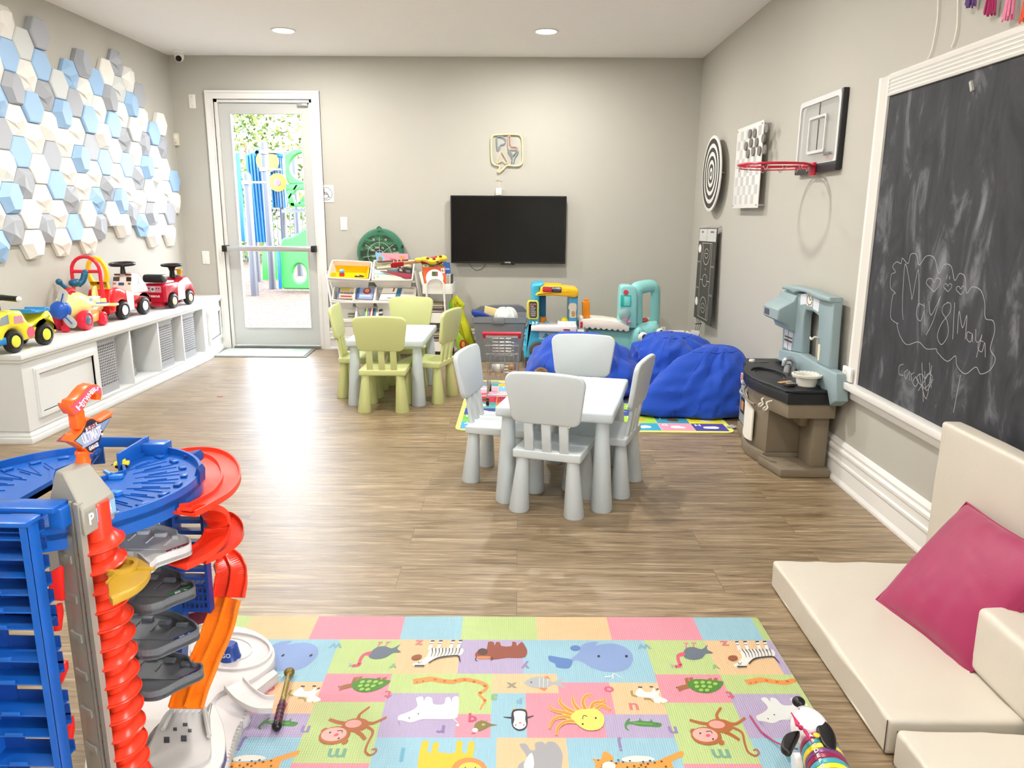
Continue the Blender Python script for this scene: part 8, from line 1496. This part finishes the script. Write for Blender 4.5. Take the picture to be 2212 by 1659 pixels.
PG = thing('playground_structure', 'blue and green climbing structure with grey posts seen through the glass door', 'playground structure', (-5, 14, 0)); pgp = P('#35373f', .35); pgb = P('#0d4c7c', .35); pgg = P('#2c8234', .35); pgy = P('#a8862a', .35)
def zo(l): return [(350+x/2.675, 170+y/2.675) for x, y in l]
def post(x0, y0, x1, y1, Y, r):
    a = at(*zo([(x0, y0)])[0], Y=Y); b = at(*zo([(x1, y1)])[0], Y=Y); b.x = (a.x+b.x)/2; a.x = b.x; mbw(PG).lathe([(0, 0), (r, 0), (r, a.z-b.z-r*.8), (r*.7, a.z-b.z-r*.2), (0, a.z-b.z)], 18, M=T(b.x, Y, min(b.z, -.02))).build('grey_post', pgp, PG)
    return a.x, b.z, a.z
for x0, y0, x1, y1, Y, r in ((487, 530, 538, 1245, 12.5, .062), (584, 342, 640, 1200, 13.6, .062), (662, 200, 715, 1000, 14.6, .062), (502, 390, 560, 1165, 15.0, .055), (760, 390, 800, 1170, 16.5, .06), (860, 300, 880, 1100, 13.0, .06)): post(x0, y0, x1, y1, Y, r)
for x, y, Y, r in ((490, 600, 12.5, .07), (590, 525, 13.6, .07), (672, 425, 14.6, .07), (588, 425, 13.6, .07), (508, 455, 15.0, .065)): p = at(*zo([(x, y)])[0], Y=Y); mbw(PG).cyl(p-Vector((0, 0, .03)), p+Vector((0, 0, .03)), r+.01, n=18).tube([p, p+Vector((.3, 0, 0))], .018, 8).build('clamp', P('#8a8c92', .3, metal=.4), PG)
for i in range(6): x = 478+i*18; slab(mbw(PG), zo([(x, 440-8*i), (x+12, 440-8*i), (x+58, 945), (x+44, 945)]), 14.2+.06*i, .10, r=.02).build('blue_slat', pgb, PG)
for i in range(5): x = 612+i*17; slab(mbw(PG), zo([(x, 430), (x+12, 430), (x+36, 745), (x+24, 745)]), 14.3, .10, r=.02).build('blue_slat', pgb, PG)
slab(mbw(PG), zo([(415, 430), (440, 425), (480, 940), (452, 940)]), 13.4, .10, r=.02).build('blue_slat', pgb, PG)
slab(mbw(PG), zo([(527, 430), (545, 400), (700, 430), (700, 460), (548, 425), (540, 460)]), 14.1, .10, r=.03).build('blue_rail', pgb, PG)
slab(mbw(PG), zo([(625, 420), (700, 445), (728, 740), (640, 745)]), 14.8, .05, r=.01).build('blue_panel', pgb, PG)
c = at(*zo([(612, 475)])[0], Y=14.15); mbw(PG).cyl(c, c+Vector((0, -.05, 0)), .20, n=30).build('yellow_disc', pgy, PG); c = at(*zo([(672, 600)])[0], Y=14.15); yd = mbw(PG).cyl(c, c+Vector((0, -.05, 0)), .16, n=30).build('yellow_disc', pgy, PG); mbw(PG).cyl(c+Vector((0, -.05, 0)), c+Vector((0, -.07, 0)), .06, n=20).build('purple_centre', P('#8a5ab0'), yd)
q = pxs(zo([(705, 440), (760, 405), (960, 415), (960, 740), (745, 735), (715, 640)]), 13.9); hole = pxs(zo([(800+68*cos(a), 510+75*sin(a)) for a in [2*pi*i/6+pi*.83 for i in range(6)][::1]]), 13.9)
def panel(pts, c, rx, ry, Y, d, m, n=44):
    P2 = pxs(zo(pts), Y); C2 = pxs(zo([c]), Y)[0]; e = pxs(zo([(c[0]+rx, c[1]+ry)]), Y)[0]; o_, i_ = loop_match(P2, C2, abs(e[0]-C2[0]), abs(e[1]-C2[1]), n); return mbw(PG).ring(o_, i_, d, m, fr((0, Y, 0), (1, 0, 0), (0, 0, 1), (0, 1, 0)))
panel([(705, 440), (760, 405), (860, 405), (960, 430), (960, 610), (730, 610), (712, 560)], (812, 510), 78, 80, 13.9, .12, pgg).build('green_arch_panel', pgg, PG, bevel=.02)
mb = mbw(PG)
for a in ([(712, 610), (960, 600), (960, 625), (716, 650)], [(716, 640), (745, 640), (770, 740), (738, 735)], [(738, 715), (960, 705), (960, 740), (742, 740)], [(770, 610), (790, 610), (735, 700), (722, 690)], [(860, 610), (880, 610), (800, 725), (780, 725)]): slab(mb, zo(a), 13.9, .12, r=.01)
mb.build('green_arch_ladder', pgg, PG)
panel([(680, 925), (760, 910), (850, 845), (960, 840), (960, 1220), (692, 1215), (680, 1100)], (795, 1125), 42, 55, 13.2, .12, pgg).build('green_climber', pgg, PG, bevel=.03)
slab(mbw(PG), zo([(575, 985), (662, 985), (672, 1165), (580, 1165)]), 15.5, .10, r=.02).build('green_step', pgg, PG)
slab(mbw(PG), zo([(660, 985), (678, 985), (690, 1215), (674, 1215)]), 13.1, .06, r=.01).build('blue_bar', pgb, PG)
slab(mbw(PG), zo([(690, 755), (960, 750), (960, 770), (690, 775)]), 14.0, .5).build('deck', P('#666874', .5), PG)
t = thing('metal_fence', 'black bar fence behind the playground outside the glass door', 'fence', (-7, 20, 0)); fm_ = P('#3a3d40', .5)
for z in (.15, 1.35): mbw(t).box(-16, 20, z, 2, 20.04, z+.05).build('fence_rail', fm_, t)
for i in range(95): x = -11.5+i*.11; mbw(t).box(x, 20, -.02, x+.022, 20.022, 1.45).build('fence_bar', fm_, t)
def leafy(name, label, c, s, n, seed, col):
    t = thing(name, label, 'tree' if name == 'tree' else 'shrub', (c[0], c[1], -.02), group='greenery behind the fence'); R = random.Random(seed); lm_ = mat('leaves_'+col.strip('#'), col, .7, var=.25, vs=1.5, sub=0); mb = MB()
    for i in range(n):
        a, b = R.uniform(0, 2*pi), R.uniform(-1, 1); q = R.uniform(.55, 1)**.5; r_ = sqrt(1-b*b); p = Vector((s[0]*q*r_*cos(a), s[1]*q*r_*sin(a), c[2]+s[2]*q*b)); l = R.uniform(.06, .13)
        x = Vector((R.uniform(-1, 1), R.uniform(-1, 1), R.uniform(-1, 1))).normalized()*l; y = x.cross(Vector((R.uniform(-1, 1), R.uniform(-1, 1), R.uniform(-1, 1)))).normalized()*l*.5; mb.add([p-x, p+y, p+x, p-y], [(0, 1, 2, 3)])
    mb.build('foliage', lm_, t)
    if name == 'tree': MB().tube([(0, 0, 0), (.1, 0, c[2]-s[2]*.6), (-.1, 0, c[2])], [.18, .13, .06], 10).build('trunk', P('#6b5a48', .9), t)
leafy('tree', 'broad yellow-green tree filling the top of the glass door', (-8.3, 24, 3.4), (4.4, 2.5, 2.4), 7000, 1, '#5f6a30')
leafy('tree', 'mid green tree beyond the fence at the left of the glass door', (-11.2, 26, 3.3), (3.2, 2.4, 2.4), 3200, 2, '#475e2c')
leafy('shrub', 'bright green shrub behind the fence low in the glass door', (-6.8, 21.5, .9), (2.6, .8, 1.1), 1600, 3, '#5f7a30')
leafy('shrub', 'darker green shrub behind the fence at the left of the glass door', (-10.3, 21.8, 1.0), (1.9, .8, 1.2), 1200, 4, '#46632e')
